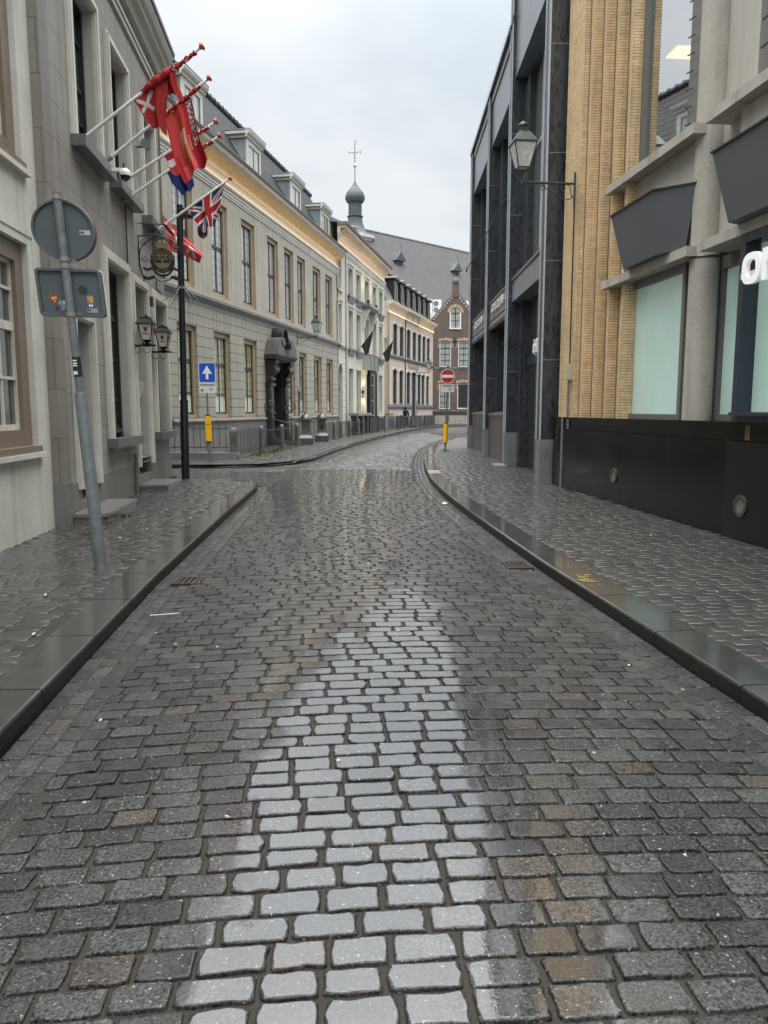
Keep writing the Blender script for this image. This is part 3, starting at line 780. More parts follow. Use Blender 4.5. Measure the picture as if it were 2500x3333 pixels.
# street name plate and monument shield
sg_ = thing('street_plate', 'small blue-grey street name plate high on the pub corner', 'plate'); m = MB(-1); m.box(-.28, .28, 0, .02, -.085, .085); m.build('board', mat('plate_edge', (.03, .05, .14), .3), sg_)
m = MB(-1); m.box(-.262, .262, .02, .024, -.068, .068); m.build('face', mat('plate_face', (.26, .29, .40), .3), sg_)
m = MB(-1)
for i in range(9):
    for zz in (.012, -.045): m.box(-.2 + i * .045, -.172 + i * .045, .024, .026, zz, zz + R(.02, .035))
m.build('worn_lettering', mat('plate_edge', (.03, .05, .14), .3), sg_)
put(sg_, PP, PQ, 7.0, .004, 4.17, -1)
sh = thing('monument_shield', 'red and white monument shield beside the second pub door', 'shield'); m = MB(1)
pl = [(-.09, .17), (.09, .17), (.09, -.02), (0, -.17), (-.09, -.02)]
m.plate(pl, 0, .012); m.build('shield', M_offwhite, sh)
m = MB(1); m.plate([(-.09, .10), (0, .03), (-.09, -.03)], .0125, .015); m.plate([(.09, .10), (.09, -.03), (0, .03)], .0125, .015); m.build('red_field', M_red, sh)
put(sh, PP, PQ, 5.36, .0, 1.98, -1, -PI / 2); sh.location = (sh.location[0] - .16, sh.location[1] + .045, 1.98)
# dome camera on first sill, floodlight between windows
cc = thing('dome_camera', 'white dome security camera under the first pub window sill', 'camera'); m = MB(-1); m.box(-.03, .03, 0, .16, .0, .05); m.lathe([(.085, -.06), (.09, -.02), (.07, .02), (.03, .05)], (0, .2), 16); m.build('housing', M_white, cc, smooth=True)
m = MB(-1); m.lathe([(.02, -.135), (.055, -.115), (.076, -.062)], (0, .2), 16); m.build('dome', M_sash, cc, smooth=True)
put(cc, PP, PQ, 2.55, .2, 5.21, -1)
fl = thing('spot_lamp', 'grey round spot lamp on the pub wall beside the third upper window', 'lamp'); m = MB(-1); m.tube([(0, 0, 0), (0, .12, .0), (.05, .2, .02)], .025); m.build('arm', M_galv, fl); m = MB(-1); m.tube([(.1, .2, .02), (-.05, .2, .02), (-.12, .2, .02)], [.05, .08, .095], 14); m.build('shade', M_galv, fl, smooth=True); put(fl, PP, PQ, 5.3, 0, 6.45, -1)
m = MB(-1); m.tube([(0, .03, 1.5), (.0, .03, 0), (.02, .03, -1.3), (.1, .03, -1.9)], .012, 6); m.tube([(0, .03, 1.1), (0, .03, 1.16)], .02, 6)
put(tag(m.build('wall_cable', M_sash), 'thin black cable down the pub wall to the first lantern', 'cable'), PP, PQ, 4.12, 0, 4.3, -1)
m = MB(-1); m.tube([(0, .02, 4.2), (0, .02, 0)], .016, 6)
put(tag(m.build('rain_cable', M_pubbase), 'thin pipe at the far corner of the pub, above the street plate', 'pipe'), PP, PQ, 7.58, 0, 4.4, -1)
jb = MB(-1); jb.box(-.06, .06, 0, .1, -.09, .09); put(tag(jb.build('junction_box', mat('rust_box', (.06, .035, .03), .5)), 'small brown junction box between second pub door and last window', 'junction box'), PP, PQ, 5.85, .0, 3.72, -1)

# ------------------------------------------------------------------ flagpoles and flags
def cloth(P00, P10, P01, P11, nu=26, nv=26, amp=.05, waves=3.0, ph=0, uneven=.03):
    """sheet between a hoist edge (P00->P10) and a lower edge (P01->P11) in local (s, n, z), with folds across"""
    a, b, c, d = map(Vector, (P00, P10, P01, P11))
    def f(u, v):
        p = (a.lerp(b, u)).lerp(c.lerp(d, u), v)
        nrm = (b - a).cross(c - a).normalized()
        k = math.sin(u * waves * 2 * PI + ph + v * 1.1) * amp * (.35 + .8 * v) + math.sin(u * waves * 4.1 * PI + 2 * ph + v * 2.2) * amp * .40 * (.4 + v) + math.sin(u * 31 + v * 9 + ph) * amp * .10
        p = p + nrm * k + Vector((0, 0, -1)) * (uneven * math.sin(u * 9 + ph) * v)
        p += (d - c) * (.04 * math.sin(v * 7 + ph))
        return p
    return f
def add_sheet(m, f, col, nu=28, nv=28, thick=.004):
    ids = [[m.P(*f(i / nu, j / nv)) for j in range(nv + 1)] for i in range(nu + 1)]
    for i in range(nu):
        for j in range(nv):
            m.f.append([ids[i][j], ids[i + 1][j], ids[i + 1][j + 1], ids[i][j + 1]]); m.mi.append(col((i + .5) / nu, (j + .5) / nv))
def clothmat(name, col):
    m = mat(name, col, .75, .2, (4, .12), (60, .08), .15, 200); return m
C_red = clothmat('red_cloth', (.34, .016, .026)); C_dred = clothmat('dark_red_cloth', (.26, .018, .02)); C_white = clothmat('white_cloth', (.62, .60, .58)); C_navy = clothmat('navy_cloth', (.030, .030, .11)); C_blue = clothmat('blue_cloth', (.012, .03, .13))
C_orange = clothmat('orange_cloth', (.42, .045, .038)); C_pale = clothmat('pale_orange_cloth', (.46, .15, .075)); C_pink = clothmat('coral_cloth', (.60, .09, .09)); C_grey = clothmat('charcoal_cloth', (.045, .038, .042)); C_greyw = clothmat('grey_white_cloth', (.40, .37, .37))
def flagpole(s, n0, z0, n1, z1, label, wrap=None):
    o = thing('flagpole', label, 'flagpole', group='flagpoles on the pub'); d = Vector((0, n1 - n0, z1 - z0))
    m = MB(-1); m.tube([(0, n0, z0), (0, n1, z1)], [.026, .02], 10); m.build('pole', M_offwhite, o, smooth=True)
    u = d.normalized(); e = Vector((0, n1, z1))
    m = MB(-1); m.tube([e - u * .005, e + u * .025, e + u * .03, e + u * .06], [.022, .03, .055, .05], 12); m.build('knob', mat('orange_knob', (.45, .06, .02), .4), o, smooth=True)
    m = MB(-1); m.tube([(0, n0 - .03, z0 - .03), Vector((0, n0, z0)) + u * .1], .036, 10); m.build('socket', M_galv, o, smooth=True)
    if wrap:
        m = MB(-1); pts = []; rr = []
        for i in range(33):
            t_ = wrap[0] + (wrap[1] - wrap[0]) * i / 32
            pts.append(Vector((0, n0, z0)) + d * t_ + Vector((.008 * math.sin(i * 1.7), 0, -.012))); rr.append(.031 + .005 * math.sin(i * .9 + s * 3) + .004 * math.sin(i * 2.3))
        m.tube(pts, rr, 10)
        for k in range(len(m.f)):
            m.mi[k] = wrap[2] if (k // 10) % 9 in (5, 6) and (k % 10) < 6 else 0
        m.build('wrapped_cloth', [C_dred, C_white, C_red], o, smooth=True, fix=False)
    put(o, PP, PQ, s, 0, 0, -1); return o
flagpole(1.42, .08, 5.29, 1.72, 6.54, 'topmost white flagpole from the first pub sill, red cloth wound to its knob', (.62, .97, 1))
flagpole(2.75, .08, 5.42, 1.65, 6.66, 'second white flagpole, from beside the dome camera, carrying the long orange-red flag', (.5, .93, 0))
flagpole(3.42, .08, 5.25, 1.66, 6.26, 'third white flagpole, lower knob just above the last red-wrapped pole', (.62, .95, 1))
flagpole(3.9, .08, 5.14, 1.66, 6.20, 'fourth white flagpole, carrying the dark blue flag', (.62, .95, 1))
flagpole(6.2, .08, 5.1, 1.6, 6.16, 'lowest white flagpole, carrying the union flag beside the black mast')
def saltire(u, v, cu, cv, r, w_):
    x, y = u - cu, v - cv
    return (abs(x - y) < w_ or abs(x + y) < w_) and abs(x) < r and abs(y) < r
# flag 1
fo = thing('red_flag', 'dark red flag with a white cross, bunched over the topmost flagpole', 'flag', group='flags on the pub')
m = MB(-1); f1 = cloth((0, .80, 5.84), (.02, 1.27, 6.20), (.02, 1.0, 5.53), (.0, 1.23, 5.42), amp=.04, waves=1.6)
add_sheet(m, f1, lambda u, v: 1 if saltire(u, v, .28, .32, .26, .07) else 0)
add_sheet(m, cloth((.0, 1.15, 6.13), (.0, 1.36, 6.28), (.05, 1.22, 5.98), (-.03, 1.49, 5.84), amp=.05, waves=1.4, ph=1), lambda u, v: 0)
m.build('cloth', [C_dred, C_greyw], fo, smooth=True, fix=False)
m = MB(-1); pts = []; rr = []
for i in range(24):
    q = i / 23; pts.append((.01 * math.sin(i), .92 + .45 * q, 5.96 + .34 * q - .02)); rr.append(.034 + R(-.006, .012) + .026 * math.sin(q * PI) ** 2)
m.tube(pts, rr, 12); m.build('gathered_folds', C_dred, fo, smooth=True, fix=False); put(fo, PP, PQ, 1.42, 0, 0, -1)
# flag 2: long pub flag with lettering, figure left plain
fo = thing('pub_flag', 'long orange and red pub flag with white lettering hanging in the middle', 'flag', group='flags on the pub')
def f2col(u, v):
    if u < .07 or (u < .16 and v > .6): return 0
    if v > .80: return 3 if u < .65 else 0
    if u > .62: return 2 if .45 < v < .68 and u < .7 else 0
    if .32 < u < .60 and .56 < v < .80: return 2
    if .2 < u < .5 and .1 < v < .34: return 1
    if .36 < u < .56 and .34 < v < .56: return 4
    return 1
m = MB(-1); f2 = cloth((0, .96, 6.05), (.0, 1.37, 6.41), (.02, 1.24, 5.12), (.06, 1.61, 5.47), amp=.05, waves=1.9, ph=.6)
add_sheet(m, f2, f2col, 30, 44); cl = m.build('cloth', [C_red, C_orange, C_pale, C_pink, mat('faded_print', (.50, .26, .20), .75)], fo, smooth=True, fix=False)
m = MB(-1)
def onflag(x, y, d):
    v_ = .34 + x / 1.06; u_ = .80 + y / .50
    p = f2(min(1, max(0, u_)), v_); q = Vector((.014, 0, 0)); return tuple(p - q)
add_text(m, 'PIGGENHUIS', .115, onflag, .0015)
base = len(m.v)
add_text(m, 'PIGGENHUIS', .115, lambda x, y, d: tuple(Vector(onflag(x, y, d)) + Vector((.028, 0, 0))), .0015)
m.build('lettering', C_white, fo, fix=False); put(fo, PP, PQ, 2.75, 0, 0, -1)
# flag 3: red-white-orange tatter
fo = thing('striped_flag', 'red and white striped flag half hidden behind the long pub flag', 'flag', group='flags on the pub')
m = MB(-1); add_sheet(m, cloth((0, .84, 5.72), (.0, 1.2, 5.95), (.02, .97, 5.44), (.06, 1.25, 5.5), amp=.03, waves=1.3), lambda u, v: 0 if v < .3 else 1 if v < .6 else 2); m.build('cloth', [C_red, C_white, C_orange], fo, smooth=True, fix=False); put(fo, PP, PQ, 3.42, 0, 0, -1)
fo = thing('blue_flag', 'dark blue flag tip hanging below the long pub flag', 'flag', group='flags on the pub')
m = MB(-1); add_sheet(m, cloth((0, .79, 5.59), (.0, 1.16, 5.85), (.02, 1.03, 5.25), (.05, 1.23, 5.38), amp=.03, waves=1.2, ph=2), lambda u, v: 0); m.build('cloth', [C_blue], fo, smooth=True, fix=False); put(fo, PP, PQ, 3.9, 0, 0, -1)
# flag 5: union flag
fo = thing('union_flag', 'union flag in red, white and navy hanging beside the black mast', 'flag', group='flags on the pub')
def union(u, v):
    x, y = u - .5, (v - .5)
    if abs(x) < .08 or abs(y) < .10: return 1
    if abs(x) < .14 or abs(y) < .17: return 2
    if abs(abs(x) - abs(y)) < .035: return 1
    if abs(abs(x) - abs(y)) < .10: return 2
    return 0
m = MB(-1); add_sheet(m, cloth((0, .79, 5.58), (.0, 1.52, 6.08), (.02, 1.07, 5.13), (.04, 1.36, 5.38), amp=.045, waves=1.7, ph=2.2), union, 44, 40); m.build('cloth', [C_navy, C_red, C_white], fo, smooth=True, fix=False); put(fo, PP, PQ, 6.2, 0, 0, -1)
# flag 6: coral flag with white saltires behind the mast
fo = thing('saltire_flag', 'bright coral flag with white saltires on the pub corner behind the mast', 'flag', group='flags on the pub')
m = MB(-1); add_sheet(m, cloth((0, .0, .30), (.0, .08, -.42), (.12, .86, -.50), (.2, .72, -.66), amp=.05, waves=1.3, ph=.4), lambda u, v: 1 if any(saltire(v * 2.1, u, c, .45, .3, .08) for c in (.75, 1.5)) else 0, 24, 50); m.build('cloth', [C_pink, C_white], fo, smooth=True, fix=False)
m = MB(-1); m.tube([(0, -.1, .62), (0, 0.0, .32), (0, .07, -.45)], .012, 6); m.build('cord', M_galv, fo); put(fo, PP, PQ, 7.62, .02, 5.5, -1)

# ------------------------------------------------------------------ pub lanterns and hanging sign
def shield_mark(m, y, sc):
    pass
def pub_lantern(s, label):
    o = thing('pub_lantern', label, 'lantern', group='black pub lanterns'); S = .9
    m = MB(-1); m.tube([(0, 0, -.09), (0, 0, .12)], .022, 8); m.box(-.018, .018, 0, .42, -.012, .02)
    for c_, r_ in (((.10), .06), ((.26), .055)): m.tube([(0, c_ + q[0], -.07 + q[1]) for q in arc(0, 0, r_, -200, 110, 14)], .006, 5)
    m.build('bracket', M_black, o)
    c = (0, .27)
    m = MB(-1); m.lathe([(.10, .02), (.05, .035), (.035, .06), (.07, .08), (.095, .10)], c, 12)
    for q in range(4):
        a = PI / 4 + q * PI / 2; m.tube([(c[0] + math.cos(a) * r_, c[1] + math.sin(a) * r_, z_) for r_, z_ in ((.03, .03), (.11, .035), (.13, .075), (.10, .10))], .008, 5)
    m.build('foot', M_black, o, smooth=True)
    b0, b1, z0, z1 = .075, .125, .105, .37
    m = MB(-1); m.square([(b0, z0), (b1, z1)], c); m.build('opal_body', M_milk2, o)
    m = MB(-1)
    for sx in (-1, 1):
        for sy in (-1, 1): m.tube([(c[0] + sx * b0, c[1] + sy * b0, z0), (c[0] + sx * b1, c[1] + sy * b1, z1)], .011, 6)
    m.build('corner_bar', M_black, o)
    m = MB(-1); m.square([(.165, .37), (.165, .385), (.105, .47), (.085, .475), (.095, .485), (.09, .50), (.02, .51)], c)
    m.lathe([(.012, .50), (.026, .52), (.026, .535), (.006, .565)], c, 10); m.build('roof', M_black, o)
    # crest and script on the faces
    for rot in range(4):
        m = MB(-1); cs, sn = math.cos(rot * PI / 2), math.sin(rot * PI / 2)
        def fn(x, z, d, cs=cs, sn=sn):
            y = -(b0 + (b1 - b0) * (z - z0) / (z1 - z0) + .003 + d)
            return (c[0] + x * cs - y * sn * 1, c[1] - (x * sn * -1) * -1 * 1 + y * cs if False else c[1] + (x * sn + y * cs), z)
        pl = [(-.03, .315), (.03, .315), (.032, .27), (0, .235), (-.032, .27)]
        m.prism(pl, lambda p, d: fn(p[0], p[1], d), 0, .003, 0)
        m.prism([(x * .7, .278 + (z - .278) * .7) for x, z in pl], lambda p, d: fn(p[0], p[1], d), .003, .005, 1)
        add_text(m, 'Jupiler', .045, lambda x, y, d: fn(x, .195 + y, .004), .001, 0)
        m.build('crest', [mat('crest_dark', (.05, .015, .015), .4), mat('crest_red', (.30, .02, .02), .4)], o, fix=False)
    return put(o, PP, PQ, s, 0, 2.74, -1)
pub_lantern(4.3, 'black pub lantern with crested opal glass, the nearer one left of the second door')
pub_lantern(5.85, 'black pub lantern with crested opal glass, the farther one right of the second door')

hs = thing('hanging_sign', 'round black and gold brewery sign with crown and banner on a wrought iron bracket', 'sign')
m = MB(-1)
m.tube([(0, .0, .38), (0, .02, -.18), (0, .06, -.33), (0, .10, -.42), (0, .07, -.45)], .014, 6)
m.tube([(0, .0, .36)] + [(0, .02 + .62 * q, .36 + .05 * math.sin(q * PI) - (.06 * q * q)) for q in (.2, .4, .6, .8, 1)] + [(0, .74, .18)] + [(0, .70 + a, .14 + b) for a, b in spiral(0, 0, .05, .02, .4, -1.1, 16)], .014, 6)
m.tube([(0, a, b) for a, b in arc(.36, -.0, .34, 178, 100, 12)], .010, 6)
m.tube([(0, .1 + a, .24 + b) for a, b in spiral(0, 0, .07, .015, 0, 1.6)], .008, 5)
m.tube([(0, .12 + a, -.05 + b) for a, b in spiral(0, 0, .065, .015, 2.5, 1.5)], .008, 5)
m.tube([(0, .45, .39), (0, .48, .45), (0, .46, .47), (0, .44, .45)], .008, 5)
m.build('bracket', M_black, hs, smooth=True)
m = MB(-1); m.tube([(0, -.0, .60), (0, .50, .58)], .009, 6); m.tube([(0, .47, .60), (0, .53, .56), (0, .60, .46), (0, .67, .36)], [.02, .035, .03, .012], 10); m.build('sign_lamp', M_black, hs)
cx, cz = .44, -.07
M_signgold = mat('dull_gold', (.20, .155, .075), .5); M_signblk = mat('sign_black', (.009, .008, .007), .4); M_signbl = mat('sign_dark_blue', (.006, .007, .025), .4)
yz = lambda p, d: (d, cx + p[0], cz + p[1])
def both(m, poly, d0, d1, mi):
    m.prism(poly, yz, d0, d1, mi); m.prism(poly, yz, -d1, -d0, mi)
m = MB(-1); m.prism(arc(0, 0, .228, 0, 351, 39), yz, -.012, .012, 0)
both(m, arc(0, 0, .150, 0, 354, 35), .0125, .015, 1); both(m, arc(0, 0, .138, 0, 354, 35), .0155, .017, 2)
both(m, [(math.cos(math.radians(a)) * .138, math.sin(math.radians(a)) * .138) for a in range(200, 341, 10)], .0175, .0185, 1)
m.build('disc', [M_signblk, M_signgold, M_signbl], hs)
m = MB(-1)
both(m, [(-.022, -.11), (.022, -.11), (.014, -.02), (.018, .02), (-.018, .02), (-.014, -.02)], .019, .0215, 0)
for a, r_ in ((90, .095), (55, .10), (125, .10), (160, .075), (20, .075)):
    ca, sa = math.cos(math.radians(a)), math.sin(math.radians(a))
    both(m, [(0.0 - sa * .005, .0 + ca * .005), (ca * r_ - sa * .005, sa * r_ + ca * .005), (ca * r_ + sa * .005, sa * r_ - ca * .005), (sa * .005, -ca * .005)], .019, .0212, 0)
    both(m, [(ca * r_ * 1.05 + x * (1.5 if a in (55, 125) else 1), sa * r_ * 1.05 + y) for x, y in arc(0, 0, .021, 0, 330, 11)], .019, .0215, 0)
for ch_i, (word, r_, a0, a1, up) in enumerate((('ORANJEBOOM', .170, 168, 12, 1), ('BIER', .212, 244, 296, -1))):
    for i, ch in enumerate(word):
        a = math.radians(a0 + (a1 - a0) * i / (len(word) - 1)); ca, sa = math.cos(a), math.sin(a)
        for sd_ in (1, -1):
            def fn(x, y, d, ca=ca, sa=sa, sd_=sd_):
                X = x * sd_ if sd_ == -1 else x
                if up == 1: px, py = ca * (r_ + y) + sa * x, sa * (r_ + y) - ca * x
                else: px, py = ca * (r_ - y) - sa * x, sa * (r_ - y) + ca * x
                return (sd_ * -.0145, cx + (px if sd_ == 1 else -px), cz + py)
            add_text(m, ch, .062, fn, .001, 0)
m.build('gold_motif', M_signgold, hs, fix=False)
m = MB(-1); m.prism([(-.10, .23), (.10, .23), (.125, .30), (.08, .31), (.05, .335), (.0, .345), (-.05, .335), (-.08, .31), (-.125, .30)], yz, -.01, .01)
for x in (-.1, -.05, 0, .05, .1): m.lathe([(.004, cz + .30), (.02, cz + .315), (.004, cz + .335)], (0, cx + x), 8)
m.tube([(0, cx, cz + .34), (0, cx, cz + .385)], .008, 5); m.tube([(0, cx - .018, cz + .368), (0, cx + .018, cz + .368)], .006, 5); m.build('crown', M_signgold, hs)
def ribbon(cz_, dip, half, th, ends):
    top = [(x, cz_ + dip * (1 - (x / half) ** 2) * -1) for x in [half * (i / 10 - 1) for i in range(21)]]
    L = [(-half - ends, cz_ + .02), (-half - ends * .6, cz_ - .03)]
    up_ = [(-half - ends, cz_ - .0), (-half - ends * .5, cz_ - .035), (-half, cz_ + .0)] + top[1:-1] + [(half, cz_), (half + ends * .5, cz_ - .035), (half + ends, cz_)]
    lo = [(x, z - th) for x, z in up_]
    m = MB(-1)
    for a, b, c_, d in zip(up_, up_[1:], lo[1:], lo): m.prism([a, b, c_, d], yz, -.008, .008)
    return m
ribbon(-.115, .14, .20, .05, .16).build('lower_scroll', M_signblk, hs)
m = ribbon(-.27, .055, .17, .06, .2)
m.tube([(0, cx - .14, cz - .17), (0, cx - .15, cz - .27)], .005, 5); m.tube([(0, cx + .14, cz - .17), (0, cx + .15, cz - .27)], .005, 5)
m.build('banner', M_signblk, hs)
m = MB(-1)
for sd_ in (1, -1):
    add_text(m, 'PIGGENHUIS', .052, lambda x, y, d: (-.0105 * sd_, cx + sd_ * x * .95, cz - .315 - .055 * (1 - (x / .17) ** 2) + y), .0012)
m.build('banner_lettering', M_white, hs, fix=False)
for x in (-.17, .17): MB(-1).tube([(0, cx + x, cz + .14), (0, cx + x * .98, cz + .42)], .006, 5).build('hanger', M_black, hs)
put(hs, PP, PQ, 5.15, .0, 4.45, -1)
# ------------------------------------------------------------------ long town house with gilded cornice
TP, TQ = (-6.68, 24.0), (-2.68, 45.2)
th = facade('town_house', 'long grey town house with ochre window frames and lit gilded cornice', 'building', TP, TQ)
UPW = [(.75, 2.25), (3.72, 5.2), (6.62, 8.08), (9.55, 11.0), (11.86, 13.24), (13.86, 15.16), (16.5, 17.98), (18.98, 20.46)]
LOW = [(.75, 2.25), (3.66, 5.18), (6.56, 8.02), (11.86, 13.24), (13.86, 15.16), (16.5, 17.98), (18.98, 20.42)]
TL = 21.57
m = MB(-1)
m.wall(-2.2, TL, 5.5, 9.3, 0, [(a, b, 5.6, 8.86) for a, b in UPW], .34); m.wall(-2.2, TL, 9.3, 10.5, 0, [], 0)
m.box(-2.2, TL - .01, -9, -.5, 0, 10.5); m.face([(TL, 0, 0), (TL, -.6, 0), (TL, -.6, 10.5), (TL, 0, 10.5)]); m.face([(-2.2, 0, 0), (-2.2, -.6, 0), (-2.2, -.6, 10.5), (-2.2, 0, 10.5)])
m.build('wall', M_townwall, th)
M_rust = mat('banded_plaster', (.36, .338, .285), .6, .35, (1.3, .1), (35, .06), .2, 90, .22, brick=(60, .338, .013, (.085, .08, .075), (.345, .335, .295), 1))
m = MB(-1); m.wall(-2.2, TL, 1.28, 5.24, .015, [(a, b, 1.3, 4.36) for a, b in LOW] + [(9.62, 10.9, 1.28, 3.6)], .36); m.build('banded_wall', M_rust, th)
m = MB(-1)   # fan joints over the ground floor windows
for a, b in LOW + [(9.55, 11.0)]:
    c = (a + b) / 2
    for k in (-2.4, -1.4, -.5, .5, 1.4, 2.4):
        x0 = c + k * .30; x1 = c + k * .38
        m.plate([(x0 - .006, 4.40), (x0 + .006, 4.40), (x1 + .006, 5.22), (x1 - .006, 5.22)], .0155, .0175)
m.build('fan_joint', M_joint, th)
m = MB(-1); m.wall(-2.2, TL, -.05, 1.2, .03, [(9.62, 10.9, .3, 1.2)], .3); m.mould([(0.0, 1.2), (.10, 1.2), (.10, 1.245), (.05, 1.282), (0, 1.282)], -2.2, 9.6); m.mould([(0.0, 1.2), (.10, 1.2), (.10, 1.245), (.05, 1.282), (0, 1.282)], 10.92, TL); m.build('plinth', M_towngrey, th)
m = MB(-1); m.mould([(0, 5.24), (.07, 5.24), (.10, 5.30), (.17, 5.33), (.18, 5.42), (.05, 5.5), (0, 5.502)], -2.2, TL + .05); m.build('string_course', M_bluestone, th)
for i, (a, b) in enumerate(UPW):
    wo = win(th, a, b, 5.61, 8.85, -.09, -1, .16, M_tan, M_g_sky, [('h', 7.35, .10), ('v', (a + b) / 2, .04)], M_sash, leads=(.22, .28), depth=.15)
for i, (a, b) in enumerate(LOW):
    win(th, a, b, 1.31, 4.35, -.08, -1, .16, M_tan, M_g_cur, [('h', 3.22, .11), ('h', 2.16, .05), ('v', (a + b) / 2, .035)], M_sash, leads=(.21, .30), film=(2.15, M_g_film), depth=.15)
m = MB(-1)
m.mould([(0, 9.22), (.03, 9.22), (.03, 9.30), (.055, 9.30), (.055, 9.40), (.08, 9.40), (.08, 9.49), (.13, 9.53), (.15, 9.60), (0, 9.60)], -2.2, TL + .1); m.build('architrave', M_cream, th)
m = MB(-1); m.mould([(0, 9.602), (.02, 9.602), (.02, 9.98), (.06, 10.0), (.07, 10.03), (0, 10.03)], -2.2, TL + .02); m.build('frieze', M_goldcream, th)
m = MB(-1); m.mould([(0, 10.032), (.07, 10.032), (.36, 10.30), (.36, 10.33), (0, 10.33)], -2.2, TL + .25); m.build('leaf_band', M_goldcream, th)
m = MB(-1); x = -2.1
while x < TL + .2:
    for d, zz in ((.0, 0), (.11, 0)):
        a, b, c = x + d, x + d + .10, x + d + .05
        m.face([(a, .085, 10.036), (c, .16, 10.055), (b, .39, 10.29)]); m.face([(a, .085, 10.036), (b, .39, 10.29), (a - .02, .30, 10.275)])
        m.face([(c, .16, 10.055), (b + .03, .20, 10.14), (b, .39, 10.29)])
    x += .22
m.build('gilt_leaves', M_gold, th, fix=False)
m = MB(-1); m.mould([(0, 10.332), (.38, 10.332), (.41, 10.39), (.47, 10.41), (.49, 10.47), (0, 10.47)], -2.3, TL + .34); m.build('cornice', M_cream, th)
m = MB(-1); m.mould([(0.1, 10.472), (.50, 10.472), (.54, 10.56), (.54, 10.60), (.1, 10.60)], -2.3, TL + .38); m.build('gutter', M_gutter, th)
m = MB(-1); m.prism([(.05, 10.56), (-2.2, 14.2), (-3.2, 14.25), (-9, 10.5)], lambda p, d: (d, p[0], p[1]), -2.2, 23.6)
x = -2.2
while x < 23.6: m.tube([(x, -2.22, 14.22), (x + .40, -2.22, 14.26)], [.11, .17], 8); x += .42
m.build('roof', M_tiles, th)
for s0 in (2.38, 8.22, 13.98, 19.35):
    m = MB(-1); m.box(s0, s0 + 1.56, -2.2, -.34, 10.7, 12.42); do = m.build('dormer', M_zinc, th)
    m = MB(-1); m.box(s0 - .02, s0 + .17, -.34, -.28, 10.7, 12.3); m.box(s0 + 1.39, s0 + 1.58, -.34, -.28, 10.7, 12.3); m.box(s0 + .17, s0 + 1.39, -.34, -.281, 12.1, 12.3); m.box(s0 + .17, s0 + 1.39, -.34, -.281, 10.7, 11.1); m.build('front_frame', M_cream, do)
    m = MB(-1)
    pf = [(0, 12.3), (.05, 12.3), (.07, 12.38), (.14, 12.42), (.18, 12.5), (.18, 12.56), (0, 12.56)]
    m.mould([(n - .28, z) for n, z in pf], s0 - .18, s0 + 1.74); m.box(s0 - .16, s0 + 1.72, -2.2, -.279, 12.43, 12.555); m.box(s0 - .06, s0 + 1.62, -2.2, -.279, 12.3, 12.43); m.build('cornice', M_cream, do)
    m = MB(-1); m.box(s0 - .18, s0 + 1.74, -2.2, -.09, 12.562, 12.60); m.build('lead_roof', M_zinc, do)
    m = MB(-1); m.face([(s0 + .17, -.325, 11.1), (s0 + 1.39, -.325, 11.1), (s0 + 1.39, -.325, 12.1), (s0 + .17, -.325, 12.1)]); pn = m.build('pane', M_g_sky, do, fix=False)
    m = MB(-1); m.box(s0 + .76, s0 + .80, -.325, -.30, 11.1, 12.1); m.box(s0 + .17, s0 + .22, -.325, -.298, 11.1, 12.1); m.box(s0 + 1.34, s0 + 1.39, -.325, -.298, 11.1, 12.1); m.build('sash', M_taupe, do)
def strip_lamp(parent, s, n, z, L, watts, name='cornice_light', col=(1, .68, .36), wid=.04, tilt=.25, spread=PI):
    li = bpy.data.lights.new(name, 'AREA'); li.shape = 'RECTANGLE'; li.size = L; li.size_y = wid; li.energy = watts; li.color = col
    o = bpy.data.objects.new(name, li); COL.objects.link(o); o.parent = parent
    zc = Vector((0, tilt * -1 * (1 if parent.get('_sg', -1) == -1 else -1), -1)).normalized(); xc = Vector((1, 0, 0)); yc = zc.cross(xc)
    M = Matrix((xc, yc, zc)).transposed().to_4x4(); M.translation = Vector((s, parent.get('_sg', -1) * n, z)); o.matrix_local = M
    return o
strip_lamp(th, TL / 2 - .1, .09, 9.625, TL - .2, 34, tilt=-.2)
m = MB(-1); m.box(.1, TL - .1, .115, .14, 9.603, 9.62); m.build('light_strip', mat('warm_led', (.9, .6, .3), .5, emit=2.0), th)
# blackened stone doorway
pt = thing('stone_portal', 'blackened baroque stone doorway with broken scroll pediment on the town house', 'doorway')
m = MB(-1)
for a, b in ((8.98, 9.5), (11.02, 11.54)):
    m.box(a - .06, b + .06, .03, .30, .0, .42); m.box(a - .03, b + .03, .03, .25, .42, .55); m.box(a, b, .016, .21, .55, 2.55); m.box(a + .1, b - .1, .21, .235, .7, 1.35); m.box(a + .1, b - .1, .21, .235, 1.5, 2.4); m.box(a - .05, b + .05, .016, .27, 1.38, 1.47); m.box(a - .06, b + .06, .016, .30, 2.55, 2.66)
m.box(9.5, 9.64, -.3, .12, .2, 3.6); m.box(10.88, 11.02, -.3, .12, .2, 3.6); m.box(9.64, 10.88, -.3, .12, 3.35, 3.6)
m.build('pilaster', M_portal, pt)
m = MB(-1)
for a, b in ((8.98, 9.5), (11.02, 11.54)):
    m.mould([(.016, 2.67), (.2, 2.67), (.28, 2.8), (.24, 2.95), (.34, 3.02), (.44, 3.15), (.45, 3.3), (.36, 3.42), (.46, 3.5), (.48, 3.62), (.016, 3.62)], a + .04, b - .04)
    m.lathe([(.001, 0), (.1, 0), (.1, .01)], (0, 0), 4) if False else None
    for yy, rr in ((3.22, .13), (2.83, .09)): m.prism(arc(.36 if yy > 3 else .22, yy, rr, 0, 330, 11), lambda p, d: (d, p[0], p[1]), a - .02, b + .02)
m.mould([(.016, 3.6), (.3, 3.6), (.3, 3.66), (.016, 3.66)], 9.5, 11.02)
m.build('console', M_portal, pt)
